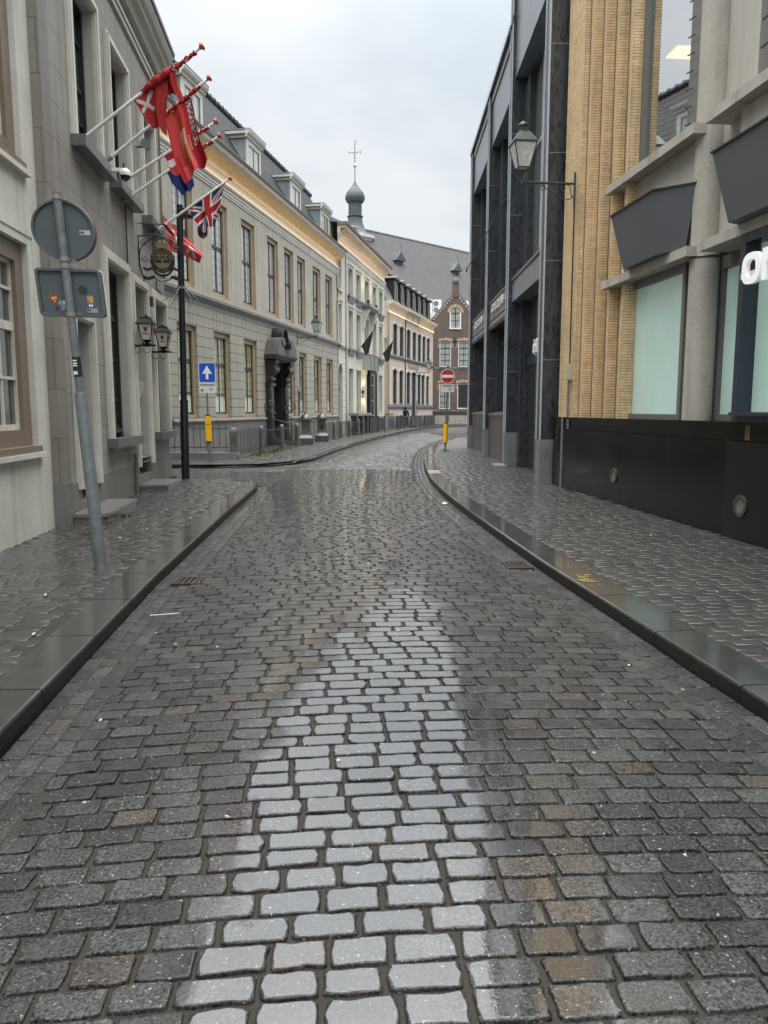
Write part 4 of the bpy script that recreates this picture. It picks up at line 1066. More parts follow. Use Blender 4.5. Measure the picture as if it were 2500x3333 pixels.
m = MB(-1); m.mould([(.016, 3.66), (.5, 3.66), (.54, 3.72), (.6, 3.76), (.62, 3.84), (.016, 3.84)], 8.86, 11.66); m.build('cornice', M_portal, pt)
m = MB(-1)
half = [(8.88, 3.85), (10.0, 3.85), (9.93, 4.0), (9.80, 4.18), (9.84, 4.36), (9.78, 4.52), (9.62, 4.60), (9.42, 4.58), (9.24, 4.46), (9.08, 4.25), (8.96, 4.02)]
m.plate(half, .02, .60); m.plate([(20.52 - x, z) for x, z in half], .02, .60)
m.prism(arc(9.72, 4.40, .17, 0, 340, 17), lambda p, d: (p[0], d, p[1]), .0, .64); m.prism(arc(10.80, 4.40, .17, 0, 340, 17), lambda p, d: (p[0], d, p[1]), .0, .64)
m.build('broken_pediment', M_portaltop, pt)
m = MB(-1); m.box(9.95, 10.57, .02, .34, 3.85, 4.62)
for r0, r1, n1 in ((.36, .44, .52), (.26, .33, .46)):
    m.plate(arc(10.26, 4.62, r1, 0, 180, 16) + arc(10.26, 4.62, r0, 180, 0, 16), .02, n1)
m.box(9.80, 9.92, .02, .56, 4.52, 4.62); m.box(10.60, 10.72, .02, .56, 4.52, 4.62)
m.plate(arc(10.26, 4.62, .25, 0, 180, 12), .02, .2)
m.lathe([(.03, 4.60), (.12, 4.66), (.14, 4.75), (.10, 4.85), (.03, 4.88)], (10.26, .32), 12); m.lathe([(.02, 4.58), (.09, 4.62), (.02, 4.7)], (10.06, .34), 10); m.lathe([(.02, 4.58), (.09, 4.62), (.02, 4.7)], (10.46, .34), 10)
m.build('cartouche', M_portal, pt)
m = MB(-1); m.box(9.64, 10.88, -.32, -.27, .3, 3.36); m.box(10.24, 10.28, -.27, -.25, .3, 2.6)
for a in (9.74, 10.36):
    for c, d in ((.45, 1.2), (1.35, 2.5)): m.box(a, a + .42, -.27, -.255, c, d)
m.box(9.64, 10.88, -.27, -.22, 2.6, 2.7); m.build('door', M_door, pt)
m = MB(-1); m.box(9.4, 11.1, -.3, .55, .0, .2); m.box(9.3, 11.2, .03, .95, -.05, .1 + .05); m.build('step', M_darkstone, pt)
put(pt, TP, TQ, 0, 0, .06, -1)

# ------------------------------------------------------------------ bracket lanterns
def street_lantern(o, c, z, s_=1.0, parts=True):
    """four-sided lantern on a stirrup, its foot at (c, z)"""
    X, Y = c; q = s_
    m = MB(1)
    for k in range(4):
        a = PI / 4 + k * PI / 2; m.tube([(X + math.cos(a) * r, Y + math.sin(a) * r, z + h) for r, h in ((.015 * q, .0), (.07 * q, .08 * q), (.125 * q, .16 * q), (.13 * q, .2 * q))], .008 * q, 5)
    m.tube([(X, Y, z - .05), (X, Y, z + .03)], .03 * q, 8); m.build('stirrup', M_lampgreen, o, smooth=True)
    b0, b1, z0, z1 = .095 * q, .185 * q, z + .2 * q, z + .58 * q
    m = MB(1); m.square([(b0, z0 + .005), (b1, z1)], c); m.build('glazing', M_milk, o)
    m = MB(1)
    for sx in (-1, 1):
        for sy in (-1, 1): m.tube([(X + sx * b0, Y + sy * b0, z0), (X + sx * b1 * 1.01, Y + sy * b1 * 1.01, z1)], .011 * q, 6)
    for b, zz, r in ((b0, z0, .012 * q), (b1, z1, .014 * q)):
        p = [(X - b, Y - b, zz), (X + b, Y - b, zz), (X + b, Y + b, zz), (X - b, Y + b, zz), (X - b, Y - b, zz)]
        for u, v in zip(p, p[1:]): m.tube([u, v], r, 6)
    m.build('frame', M_lampgreen, o)
    m = MB(1); m.square([(.2 * q, z + .575 * q), (.2 * q, z + .595 * q), (.09 * q, z + .76 * q), (.085 * q, z + .765 * q)], c)
    m.lathe([(.075 * q, z + .765 * q), (.085 * q, z + .78 * q), (.055 * q, z + .80 * q), (.06 * q, z + .86 * q), (.085 * q, z + .87 * q), (.075 * q, z + .90 * q), (.03 * q, z + .935 * q), (.012 * q, z + .94 * q)], c, 14)
    m.build('roof', M_lampgreen, o, smooth=True, angle=30)
def wall_lantern(label, p, q, s, z, sg, reach, L=.55, conduit=None):
    o = thing('wall_lantern', label, 'street lamp', group='bracket lanterns on facades')
    m = MB(1); e = 1
    m.box(-.02, .02, -.0, .03, -.42, .16); m.tube([(0, .015, .16), (0, .015, .2)], .018, 8); m.tube([(0, .02, 0), (0, reach, 0)], .022, 8)
    m.tube([(0, a, b) for a, b in [(.04, -.26), (.07, -.22), (.1, -.12)] + arc(.17, -.09, .075, 170, 60, 8)] , .009, 5)
    m.tube([(0, .03, -.2), (0, .1, -.27), (0, .2, -.29), (0, .32, -.22), (0, reach * .62, -.06), (0, reach * .7, -.02)], .009, 5)
    m.tube([(0, reach * .62 + a, -.09 + b) for a, b in spiral(0, 0, .06, .02, 1.2, 1.2, 16)], .008, 5); m.tube([(0, .24 + a, -.09 + b) for a, b in spiral(0, 0, .055, .02, 1.2, 1.2, 16)], .008, 5)
    m.build('bracket', M_lampgreen, o)
    street_lantern(o, (0, reach), z * 0 + .02, 1.0 * L / .55)
    o = put(o, p, q, s, 0, z, sg, 0 if sg == 1 else PI)
    return o

# ------------------------------------------------------------------ hotel with annex
XP, XQ = (-2.62, 45.25), (0.03, 59.0)
hp = facade('hotel_building', 'tall cream hotel with glass entrance box and lit dentil cornice', 'hotel', XP, XQ)
XLn = 14.0
COLS = [(2.43, 3.57), (4.55, 5.75), (7.06, 8.29), (9.65, 10.83), (11.89, 13.07)]
OPS = [(a, b, 8.5, 10.1) for a, b in COLS] + [(a, b, 5.32, 7.62) for a, b in COLS] + [(a, b, 1.32, 4.12) for a, b in (COLS[0], COLS[1], COLS[4])] + [(-.1, .66, 8.5, 10.3), (-.1, .66, 5.45, 7.66), (-.05, .9, .45, 4.27)]
m = MB(-1); m.wall(-.06, XLn, -.05, 12.0, 0, OPS, .3); m.box(-.05, XLn - .01, -9, -.45, 0, 12.6); m.face([(XLn, 0, 0), (XLn, -.5, 0), (XLn, -.5, 12.3), (XLn, 0, 12.3)])
m.face([(XLn, -.5, 0), (XLn, -9, 0), (XLn, -9, 12.6), (XLn, -.5, 12.6)])
A = arc(.425, 3.75, .475, 0, 180, 14)
for k in range(7): m.face([(A[k][0], -.001, A[k][1]), (.9, -.001, A[k][1]), (.9, -.001, A[k + 1][1]), (A[k + 1][0], -.001, A[k + 1][1])]); 
for k in range(7, 14): m.face([(A[k][0], -.001, A[k][1]), (-.05, -.001, A[k][1]), (-.05, -.001, A[k + 1][1]), (A[k + 1][0], -.001, A[k + 1][1])])
m.build('wall', M_hotel, hp)
m = MB(-1); m.tube([(1.72, .05, .3), (1.72, .05, 11.0)], .05, 8); m.build('downpipe', M_creamgrey, hp)
m = MB(-1); m.box(-.05, .9, -.28, -.22, .45, 4.25); m.box(.02, .4, -.22, -.2, .7, 2.5); m.box(.45, .83, -.22, -.2, .7, 2.5); m.box(-.05, .9, -.22, -.17, 2.75, 2.9); m.build('arched_door', M_door, hp)
m = MB(-1); z = .9
while z < 5.2:
    m.box(.98, 1.6, 0, .0035, z, z + .02); z += .42
m.build('joint_line', M_joint, hp)
for i, (a, b, c, d) in enumerate(OPS):
    if (a, c) == (-.05, .45): continue
    wo = win(hp, a, b, c, d, -.16, -1, .07, M_creamgrey, M_g_grey, [('v', (a + b) / 2, .045), ('h', c + (d - c) * (.62 if c < 8 else .5), .06)] + ([('h', c + (d - c) * .3, .03)] if c < 8 else []), M_bluegrey, depth=.1)
    if a > 1 or c > 5:
        m = MB(-1); wd = .11
        m.box(a - wd, a, 0, .035, c, d + wd); m.box(b, b + wd, 0, .035, c, d + wd); m.box(a, b, 0, .034, d, d + wd)
        if c > 5: m.mould([(0, d + wd), (.05, d + wd), (.1, d + wd + .08), (0, d + wd + .1)], a - wd - .05, b + wd + .05)
        if a < 0: m.box(a, b + .2, 0, .12, c - .12, c)
        m.build('surround', M_cream, wo)
    if a > 1 and c > 5 and not (a == COLS[2][0]):
        m = MB(-1); m.box(a - .22, b + .22, 0, .2, c - .12, c - .005); m.mould([(0, c - .42), (.08, c - .42), (.17, c - .121), (0, c - .121)], a - .12, b + .12); m.build('sill', M_bluestone, wo)
m = MB(-1); m.mould([(0, 10.62), (.04, 10.62), (.04, 10.72), (.07, 10.72), (.07, 10.84), (.12, 10.9), (.14, 10.98), (0, 10.98)], -.06, XLn + .1); m.build('architrave', M_cream, hp)
m = MB(-1); m.mould([(0, 10.982), (.025, 10.982), (.025, 11.36), (.06, 11.38), (.1, 11.46), (.0, 11.46)], -.06, XLn); m.build('frieze', mat('frieze_paint', (.60, .52, .42), .5, .4, (2, .05), (30, .04)), hp)
m = MB(-1); m.mould([(0, 11.462), (.14, 11.462), (.16, 11.8), (.45, 11.85), (.47, 11.95), (0, 11.95)], -.1, XLn + .3); m.build('cornice', M_goldcream, hp)
m = MB(-1); x = .1
while x < XLn: m.hull8([(x, .14, 11.5), (x + .13, .14, 11.5), (x + .13, .22, 11.52), (x, .22, 11.52), (x, .14, 11.84), (x + .13, .14, 11.84), (x + .13, .42, 11.84), (x, .42, 11.84)]); x += .27
m.build('dentil_band', M_goldcream, hp)
m = MB(-1); m.mould([(0, 11.952), (.50, 11.952), (.56, 12.06), (.56, 12.14), (0, 12.14)], -.15, XLn + .4); m.build('gutter', M_gutter, hp)
m = MB(-1); m.prism([(.3, 12.14), (-3, 13.6), (-9, 12.6)], lambda p, d: (d, p[0], p[1]), -.06, XLn); m.build('roof', M_zinc, hp)
m = MB(-1); m.mould([(.0, 5.2), (.10, 5.2), (.12, 5.28), (.0, 5.32)], .0, 1.65); m.build('string_course', M_bluestone, hp)
strip_lamp(hp, XLn / 2, .085, 11.005, XLn - .2, 26, tilt=-.2)
m = MB(-1); m.box(.1, XLn - .1, .105, .13, 10.983, 11.0); m.build('light_strip', mat('warm_led', (.9, .6, .3), .5, emit=2.0), hp)
m = MB(-1); m.box(6.2, 9.3, 0, .55, 8.28, 8.46); m.mould([(0, 8.1), (.4, 8.1), (.5, 8.279), (0, 8.279)], 6.3, 9.2); m.build('balcony_slab', M_bluestone, hp)
for a in (6.35, 8.75):
    m = MB(-1); m.mould([(0, 6.9), (.1, 6.9), (.16, 7.3), (.3, 7.7), (.42, 8.0), (.42, 8.098), (0, 8.098)], a, a + .4); m.build('corbel', M_cream, hp)
# glass entrance box with dark doors, white columns, wall lamps
m = MB(-1)
for q in (((6.3, .0), (6.3, .52)), ((6.3, .52), (9.1, .52)), ((9.1, .52), (9.1, 0))):
    (a, b), (c, d) = q; m.face([(a, b, 4.2), (c, d, 4.2), (c, d, 5.2), (a, b, 5.2)])
m.face([(6.3, 0, 5.2), (6.3, .52, 5.2), (9.1, .52, 5.2), (9.1, 0, 5.2)])
po = m.build('glass_porch', mat('green_glass', (.33, .40, .37), .06, .7, (2, .25), (12, .15), coat=1), hp, fix=False)
m = MB(-1); m.box(6.28, 9.12, 0, .54, 5.205, 5.23)
for a in (6.3, 7.7, 9.1): m.box(a - .015, a + .015, .525, .545, .2, 5.2)
m.build('steel_edge', M_bluegrey, po)
m = MB(-1); m.box(6.9, 7.9, .05, .45, .15, 4.15); m.box(8.0, 9.1, .05, .45, .15, 4.15); m.build('entrance_door', mat('black_gloss', (.008, .010, .010), .12, .6, (2, .2), (30, .1)), hp)
m = MB(-1)
for zz in (1.2, 2.2, 3.2, 3.9): m.box(7.2, 7.5, .452, .47, zz, zz + .05)
m.box(7.93, 7.97, .1, .47, .15, 4.1); m.build('door_fitting', M_offwhite, hp)
for a in (6.35, 9.2):
    m = MB(-1); m.lathe([(.2, .3), (.2, .5), (.16, .55), (.16, 3.8), (.14, 3.82), (.2, 3.95), (.22, 4.15), (.24, 4.18), (.24, 4.2)], (a, .12), 14); m.build('column', M_cream, hp, smooth=True)
# small wall lamps that are lit
def up_lamp(parent, s, n, z, W, label):
    o = thing('wall_lamp', label, 'lamp', group='lit wall lamps of the hotel'); m = MB(-1); m.box(-.07, .07, 0, .16, -.13, .13); m.build('housing', M_sash, o); put(o, XP, XQ, s, n, z, -1)
    m = MB(-1); m.box(-.045, .045, .03, .13, .131, .135); m.box(-.045, .045, .03, .13, -.135, -.131); m.build('lens', mat('warm_lens', (1, .8, .4), .5, emit=6.0), o)
    for up in (1, -1):
        li = bpy.data.lights.new('wall_lamp_light', 'SPOT'); li.energy = W; li.color = (1, .72, .30); li.spot_size = 1.3; li.spot_blend = .6; li.shadow_soft_size = .04
        q = bpy.data.objects.new('wall_lamp_light', li); COL.objects.link(q); q.parent = o; q.location = (0, -.09, .16 * up); q.rotation_euler = (PI if up == 1 else 0, 0, 0)
up_lamp(hp, 6.0, .005, 2.75, 75, 'lit black wall lamp left of the glass hotel entrance')
up_lamp(hp, 6.45, .3, 8.6, 80, 'lit black up-lamp at the near end of the hotel balcony')
up_lamp(hp, 9.05, .3, 8.6, 80, 'lit black up-lamp at the far end of the hotel balcony')
def hotel_flag(s, label):
    o = thing('hotel_flag', label, 'flag', group='charcoal hotel flags'); m = MB(-1); m.tube([(0, 0, -.1), (0, 1.72, 1.98)], .025, 8); m.build('pole', M_sash, o, smooth=True)
    m = MB(-1); add_sheet(m, cloth((0, .40, .36), (0, 1.45, 1.66), (.05, .72, -.42), (.1, 1.02, -.2), amp=.06, waves=1.5, ph=s), lambda u, v: 0, 20, 24); m.build('cloth', C_grey, o, smooth=True, fix=False)
    o.scale = (.74, .74, .74); return put(o, XP, XQ, s, 0, 5.35, -1)
hotel_flag(4.75, 'charcoal flag on a raking pole, left of the glass hotel porch')
hotel_flag(11.9, 'charcoal flag on a raking pole, right of the glass hotel porch')
# little gate wing between hotel and pink house
gw = facade('gate_wing', 'narrow cream gate wing with arched door between hotel and pink house', 'building', XQ, (.29, 61))
m = MB(-1); m.box(0, 2.02, -3, -.25, 0, 7.3); m.box(-.02, 2.04, -.3, -.1, 7.1, 7.32); m.build('wall', M_hotel, gw)
m = MB(-1); m.plate([(.5, .2)] + [(1.5, .2)] + arc(1.0, 2.6, .5, 0, 180, 10), -.249, -.2); m.build('arched_door', M_bluegrey, gw)

# ------------------------------------------------------------------ pink mansard house
KP, KQ = (0.29, 61), (4.88, 78)
pk = facade('pink_house', 'pale pink house with blue-grey shutters and a slate mansard roof', 'building', KP, KQ)
KL = 17.6
KU = [(1.57, 2.97), (3.74, 5.13), (6.27, 7.67), (8.5, 9.9), (10.6, 11.95), (12.61, 13.9), (14.6, 15.9)]
KD = [(1.5, 2.89), (3.64, 5.0), (6.25, 7.67), (10.56, 11.9), (12.29, 13.62), (14.38, 15.64)]
ops = [(a, b, 6.0, 8.45) for a, b in KU] + [(a, b, 2.06, 4.85) for a, b in KD] + [(8.2, 9.95, .9, 4.92)]
m = MB(-1); m.wall(0, KL, 1.1, 9.2, 0, ops, .25); m.box(.01, KL, -9, -.4, 0, 10.0); m.face([(0, 0, 0), (0, -9, 0), (0, -9, 10), (0, 0, 10)])
for a, b, c, d in ops:   # segmental heads
    cx = (a + b) / 2; h = (b - a) / 2; A = [(a + (b - a) * k / 10, d - .2 * ((a + (b - a) * k / 10 - cx) / h) ** 2) for k in range(11)]
    for (x0, z0), (x1, z1) in zip(A, A[1:]): m.face([(x0, -.001, z0), (x1, -.001, z1), (x1, -.001, d), (x0, -.001, d)])
m.build('wall', M_pink, pk)
m = MB(-1); m.box(0, 8.15, 0, .05, -.05, 1.1); m.box(10.0, KL, 0, .05, -.05, 1.1); m.build('plinth', M_bluestone, pk)
m = MB(-1)
for a, b in ((0, 8.18), (9.97, KL)): m.mould([(0, 1.72), (.1, 1.72), (.12, 1.84), (.03, 2.05), (0, 2.05)], a, b)
m.build('sill_band', M_bluegrey, pk)
m = MB(-1); m.mould([(0, 5.72), (.1, 5.72), (.14, 5.86), (.04, 5.99), (0, 5.99)], 0, KL); m.build('string_course', M_bluegrey, pk)
m = MB(-1); m.tube([(5.7, .06, .2), (5.7, .06, 9.2)], .05, 8); m.build('downpipe', mat('brown_pipe', (.16, .10, .075), .5), pk); m = MB(-1); m.box(-.02, .3, 0, .06, 1.1, 9.2); m.build('corner_strip', mat('brown_strip', (.30, .22, .17), .6), pk)
for a, b, c, d in ops:
    wo = win(pk, a, b, c, d, -.03, -1, .08, M_bluegrey, M_gr_dk, [('v', (a + b) / 2, .07), ('h', c + (d - c) * .72, .05)], M_bluegrey, depth=.2)
    m = MB(-1); cx = (a + b) / 2; h = (b - a) / 2 + .1
    A = [(cx + h * k / 5, d + .04 - .22 * (k / 5) ** 2) for k in range(-5, 6)]; B = [(x, z + .13) for x, z in A]
    for p0, p1, q1, q0 in zip(A, A[1:], B[1:], B): m.plate([p0, p1, q1, q0], 0, .06)
    m.box(a - .1, a, 0, .04, c, d - .2); m.box(b, b + .1, 0, .04, c, d - .2)
    m.build('hood_mould', M_cream, wo)
m = MB(-1); m.mould([(0, 9.15), (.05, 9.15), (.07, 9.2), (.07, 9.55), (.12, 9.6), (.2, 9.7), (.4, 9.78), (.44, 9.95), (.38, 10.0), (0, 10.0)], -.1, KL + .1)
m.mould([(.07, 9.15), (.14, 9.15), (.14, 9.58), (.22, 9.68), (.48, 9.8), (.52, 9.99), (.07, 9.99)], 5.6, 11.0)
for a in (6.0, 7.9, 10.1): m.mould([(.14, 9.3), (.2, 9.3), (.34, 9.65), (.14, 9.65)], a, a + .2)
m.build('cornice', M_goldcream, pk)
m = MB(-1)
for a in (6.3, 8.5, 10.6):
    for x0, x1, z0, z1 in ((a, a + 1.3, 8.72, 8.76), (a, a + 1.3, 9.02, 9.06), (a, a + .05, 8.76, 9.02), (a + 1.25, a + 1.3, 8.76, 9.02)): m.box(x0, x1, 0, .03, z0, z1)
m.build('panel_frame', M_pink, pk)
m = MB(-1); m.box(7.0, 11.0, 0, .03, 5.2, 5.62); pq_ = m.build('name_plaque', mat('plaque_stone', (.27, .23, .18), .6), pk)
m = MB(-1); m.box(7.12, 10.88, .03, .034, 5.28, 5.54); x = 7.3
while x < 10.6: m.box(x, x + .16, .034, .045, 5.33, 5.49); x += .3
m.build('worn_relief', mat('plaque_relief', (.36, .31, .24), .6), pq_)
m = MB(-1); m.prism([(-.1, 10.0), (-1.5, 12.95), (-1.6, 13.05), (-4, 13.5), (-9, 10)], lambda p, d: (d, p[0], p[1]), .15, 18.0); m.build('roof', M_mansard, pk)
m = MB(-1); m.mould([(-1.35, 12.92), (-1.3, 13.0), (-1.5, 13.12), (-1.7, 13.08)], .1, 18.05); m.build('roof_edge', M_steeledge, pk)
for i in range(7):
    a = 2.9 + i * 2.2
    m = MB(-1); m.box(a, a + 1.05, -1.4, -.25, 10.15, 12.05); do = m.build('dormer', M_sash, pk)
    m = MB(-1); m.plate([(a - .25, 12.05), (a + 1.3, 12.05), (a + 1.3, 12.15), (a + .8, 12.22), (a + .52, 12.38), (a + .25, 12.22), (a - .25, 12.15)], -1.5, -.05); m.build('hood', M_sash, do)
    m = MB(-1); m.face([(a + .3, -.245, 10.4), (a + .75, -.245, 10.4), (a + .75, -.245, 11.6), (a + .52, -.245, 11.8), (a + .3, -.245, 11.6)]); m.build('pane', M_gr_dk, do, fix=False)
    m = MB(-1); m.box(a + .14, a + .28, -.25, -.16, 10.15, 11.7); m.box(a + .77, a + .91, -.25, -.16, 10.15, 11.7); m.build('jamb', mat('dormer_trim', (.22, .23, .235), .4), do)
strip_lamp(pk, KL / 2, .12, 9.16, KL, 22, tilt=.3)
m = MB(-1); m.box(.1, KL - .1, .145, .17, 9.14, 9.16); m.build('light_strip', mat('warm_led', (.9, .6, .3), .5, emit=2.0), pk)

# ------------------------------------------------------------------ brown brick gable house at the end
bp, bq = (5.15, 84.0), (10.15, 84.2)
bh = facade('gable_house', 'brown brick house with stepped stone trim on its gable, closing the street', 'house', bp, bq)
m = MB(-1); m2 = None
bo = [(.83, 2.08, 6.22, 8.85), (2.83, 4.08, 6.22, 8.85), (.81, 2.02, 1.72, 4.42), (2.79, 4.02, 1.72, 4.42)]
m = MB(1); m.sg = -1
m.wall(0, 5, 1.5, 11.2, 0, bo, .2); m.box(.01, 4.99, -12, -.3, 0, 11.2)
ax0, ax1 = 1.94, 3.03
gab = lambda x: 11.2 + (2.9) * (1 - abs(x - 2.49) / 2.5)
for x0, x1 in ((0, ax0), (ax1, 5)):
    n_ = 8
    for k in range(n_):
        u0 = x0 + (x1 - x0) * k / n_; u1 = x0 + (x1 - x0) * (k + 1) / n_
        m.face([(u0, 0, 11.2), (u1, 0, 11.2), (u1, 0, gab(u1)), (u0, 0, gab(u0))])
AA = arc((ax0 + ax1) / 2, 11.9, (ax1 - ax0) / 2, 180, 0, 12)
for p0, p1 in zip(AA, AA[1:]): m.face([(p0[0], 0, p0[1]), (p1[0], 0, p1[1]), (p1[0], 0, gab(p1[0])), (p0[0], 0, gab(p0[0]))])
m.box(2.14, 2.85, -.5, .06, 13.5, 15.0)
m.build('wall', M_brick, bh)
m = MB(-1); m.lathe([(.40, 14.98), (.40, 15.1), (.36, 15.3), (.2, 15.5), (.02, 15.55)], (2.49, -.2), 14); m.build('chimney_cap', M_lead, bh, smooth=True)
m = MB(-1); m.box(ax0 - .001, ax1 + .001, -.12, -.08, 10.3, 12.45); wo = m.build('attic_window', M_white, bh)
m = MB(-1); m.face([(ax0 + .08, -.075, 10.4)] + [(ax1 - .08, -.075, 10.4)] + [(x, -.075, z) for x, z in arc((ax0 + ax1) / 2, 11.9, (ax1 - ax0) / 2 - .08, 0, 180, 12)]); m.build('pane', M_g_net, wo, fix=False)
m = MB(-1); m.box(2.44, 2.53, -.075, -.04, 10.4, 12.4); m.box(ax0 + .08, ax1 - .08, -.075, -.041, 11.8, 11.88); m.box(ax0 + .08, ax1 - .08, -.075, -.045, 11.05, 11.09); m.build('bar', M_sash, wo)
# the attic opening is cut by the wall strips; below it the wall is whole up to 11.2
m = MB(-1); m.box(ax0 - .06, ax0 + .05, .002, .03, 10.28, 11.9); m.box(ax1 - .05, ax1 + .06, .002, .03, 10.28, 11.9); m.box(ax0 - .1, ax1 + .1, .0, .1, 10.16, 10.28)
m.face([(ax0 + .05, .003, 10.28), (ax1 - .05, .003, 10.28), (ax1 - .05, .003, 11.22), (ax0 + .05, .003, 11.22)])
m.mi[-1] = 1
m.box(2.45, 2.53, .004, .03, 10.28, 11.2, 2); m.box(ax0 + .05, ax1 - .05, .004, .028, 11.02, 11.07, 2)
m.build('attic_frame', [M_white, M_g_net, M_sash], bh)
m = MB(-1)
for k in range(17):
    a0, a1 = 180 - k * 180 / 17, 180 - (k + .86) * 180 / 17
    c = 2.485; r0, r1 = .58, .86; f = lambda r, a: (c + r * math.cos(math.radians(a)), 11.9 + r * math.sin(math.radians(a)))
    m.plate([f(r0, a0), f(r0, a1), f(r1, a1), f(r1, a0)], .001, .03, 1 if k in (0, 8, 16) else 0)
for a, b, c, d in bo:
    cx = (a + b) / 2
    for k in range(-7, 8):
        x = cx + k * .1; zz = d + .03 + .1 * (1 - (k / 7) ** 2)
        m.box(x - .043, x + .043, .001, .03, zz, zz + (.34 if k == 0 else .26), 1 if k in (-7, 0, 7) else 0)
    for sx in (a - .22, b + .02):
        for k in range(4): m.box(sx, sx + .2, .001, .025, d - .15 - k * .16, d - .07 - k * .16, 0)
k = 0
while k < 9:
    for sgn in (-1, 1):
        x = 2.49 + sgn * (2.35 - k * .235); z = 11.2 + 2.9 * (k * .235 + .1) / 2.5
        m.box(x - .11, x + .11, .001, .035, z - .18, z + .05, 1)
    k += 1
m.build('stone_trim', [M_orbrick, M_sandst], bh)
m = MB(-1)
for sgn in (-1, 1):
    m.prism([(2.49 + sgn * .3, 13.72), (2.49 + sgn * .3, 13.9), (2.49 + sgn * 2.62, 11.2), (2.49 + sgn * 2.62, 11.02)], lambda p, d: (p[0], d, p[1]), -12, .07)
m.build('roof', M_mansard, bh)
for a, b, c, d in bo:
    win(bh, a, b, c, d, -.08, -1, .1, M_white, M_g_net if not (a > 2 and c < 3) else M_gr_dk, [('v', (a + b) / 2, .06), ('h', c + (d - c) * .74, .08), ('h', c + (d - c) * .25, .04), ('h', c + (d - c) * .5, .04)], M_sash, depth=.1)
m = MB(-1); m.box(0, 5, 0, .03, 6.0, 6.16); m.box(0, 5, 0, .03, 1.42, 1.6)
for a, b, c, d in bo: m.box(a - .08, b + .08, 0, .1, c - .1, c - .003)
m.build('band', M_bluestone, bh)
m = MB(-1); m.box(-.02, 5.4, -.3, .06, .05, 1.0); m.build('base', M_conc, bh); m = MB(-1); m.box(0, 5, -.3, .02, 1.0, 1.5); m.build('plinth', mat('red_plinth', (.07, .035, .03), .6), bh)
m = MB(-1); m.tube([(2.45, .03, 9.3), (2.45, .03, 8.4)], .03, 6); m.tube([(2.2, .03, 8.75), (2.3, .03, 9.0), (2.45, .03, 8.7), (2.6, .03, 9.0), (2.7, .03, 8.75)], .04, 6); m.build('wall_anchor', M_black, bh)
ra = MB(-1); ra.box(5.05, 9, -9, -.6, 0, 8); ra.build('side_wall', M_brick, bh); ra = MB(-1); ra.prism([(-.4, 10.8), (-5, 13.8), (-9, 10.8)], lambda p, d: (d, p[0], p[1]), 2.6, 9); ra.build('side_roof', M_mansard, bh)
# flat annexe with air conditioners behind the pink house
an = thing('flat_annexe', 'white flat-roofed annexe carrying air conditioners behind the pink house', 'building', (4.0, 88.5, 0)); m = MB(1); m.box(-3.4, 2.7, 0, 6, 0, 12.3); m.box(-3.45, 2.75, -.06, .0, 11.9, 12.35); m.build('wall', mat('annexe_white', (.62, .65, .66), .5), an)
acs = []
for i, (x, lab) in enumerate(((4.05, 'white air conditioner on the annexe roof, the one nearest the mansard'), (5.0, 'white air conditioner with two fans in the middle of the annexe roof'), (6.0, 'white air conditioner on the annexe roof, beside the brick gable'))):
    if i == 0:
        ac = thing('air_conditioner', lab, 'air conditioner', (x, 89.2, 12.36), math.radians(-12), 'air conditioners on the annexe'); m = MB(1); m.box(-.45, .45, 0, .4, .05, 1.6); m.box(-.42, -.3, .02, .38, 0, .05); m.box(.3, .42, .02, .38, 0, .05); m.build('casing', M_white, ac)
        m = MB(1)
        for zz in (.45, 1.15): m.prism(arc(-.12, zz, .29, 0, 345, 23), lambda p, d: (p[0], d, p[1]), -.02, .0)
        m.build('fan_grille', mat('fan_grey', (.16, .17, .18), .5), ac)
    else: copy_thing(ac, lab, (x, 89.2, 12.36))
# ------------------------------------------------------------------ church with turret
ch = thing('church', 'big slate church roof with small dormers rising behind the street', 'church', (-2.25, 105, 0), math.atan2(.70, .713))
m = MB(-1); m.prism([(0, 25.06), (9, 12.0), (-9, 12.0)], lambda p, d: (d, p[0], p[1]), -5, 36); m.build('roof', M_slate, ch)
m = MB(-1); m.box(-5, 36, -8.6, 8.6, 0, 12.2); m.build('wall', M_brick, ch); m = MB(-1); m.tube([(-5, 0, 25.05), (36, 0, 25.05)], .16, 6); m.build('ridge', M_zinc, ch)
for k, t_ in ((3.0, .285), (14.7, .275)):
    z = 25.06 - 13.06 * t_; n = 9 * t_
    m = MB(-1); m.box(k - .62, k + .62, n - 2, n + .55, z - 1.5, z - .1); do = m.build('dormer', M_lead, ch)
    m = MB(-1); m.prism([(k - .95, z - .25), (k + .95, z - .25), (k, z + .95)], lambda p, d: (p[0], d, p[1]), n - 2.2, n + .85); m.tube([(k, n + .8, z + .9), (k, n + .8, z + 1.9)], .035, 5); m.build('dormer_roof', M_lead, do)
    m = MB(-1); m.plate([(k - .22, z - 1.35), (k + .22, z - 1.35), (k + .22, z - .7), (k, z - .4), (k - .22, z - .7)], n + .55, n + .6); m.build('louvre', M_sash, do)
tu = thing('church_turret', 'lead onion-domed turret with a cross on the church ridge', 'turret', (-3.79, 105, 0))
m = MB(1); m.lathe([(2.4, 22), (2.4, 23.6), (2.75, 23.75), (2.75, 24.05), (2.3, 24.2)], (0, 0), 8, rot=PI / 8); m.build('octagon_base', M_cream, tu)
m = MB(1); m.lathe([(2.25, 24.2), (1.75, 24.5), (1.32, 25.1), (1.02, 25.9), (.92, 26.6), (1.06, 26.68), (1.06, 26.76), (.88, 26.85), (.87, 28.4), (1.1, 28.5), (1.28, 28.85), (1.30, 29.15), (1.15, 29.65), (.8, 30.1), (.45, 30.5), (.2, 30.9), (.07, 31.2)], (0, 0), 16); m.build('onion_dome', M_lead, tu, smooth=True, angle=25)
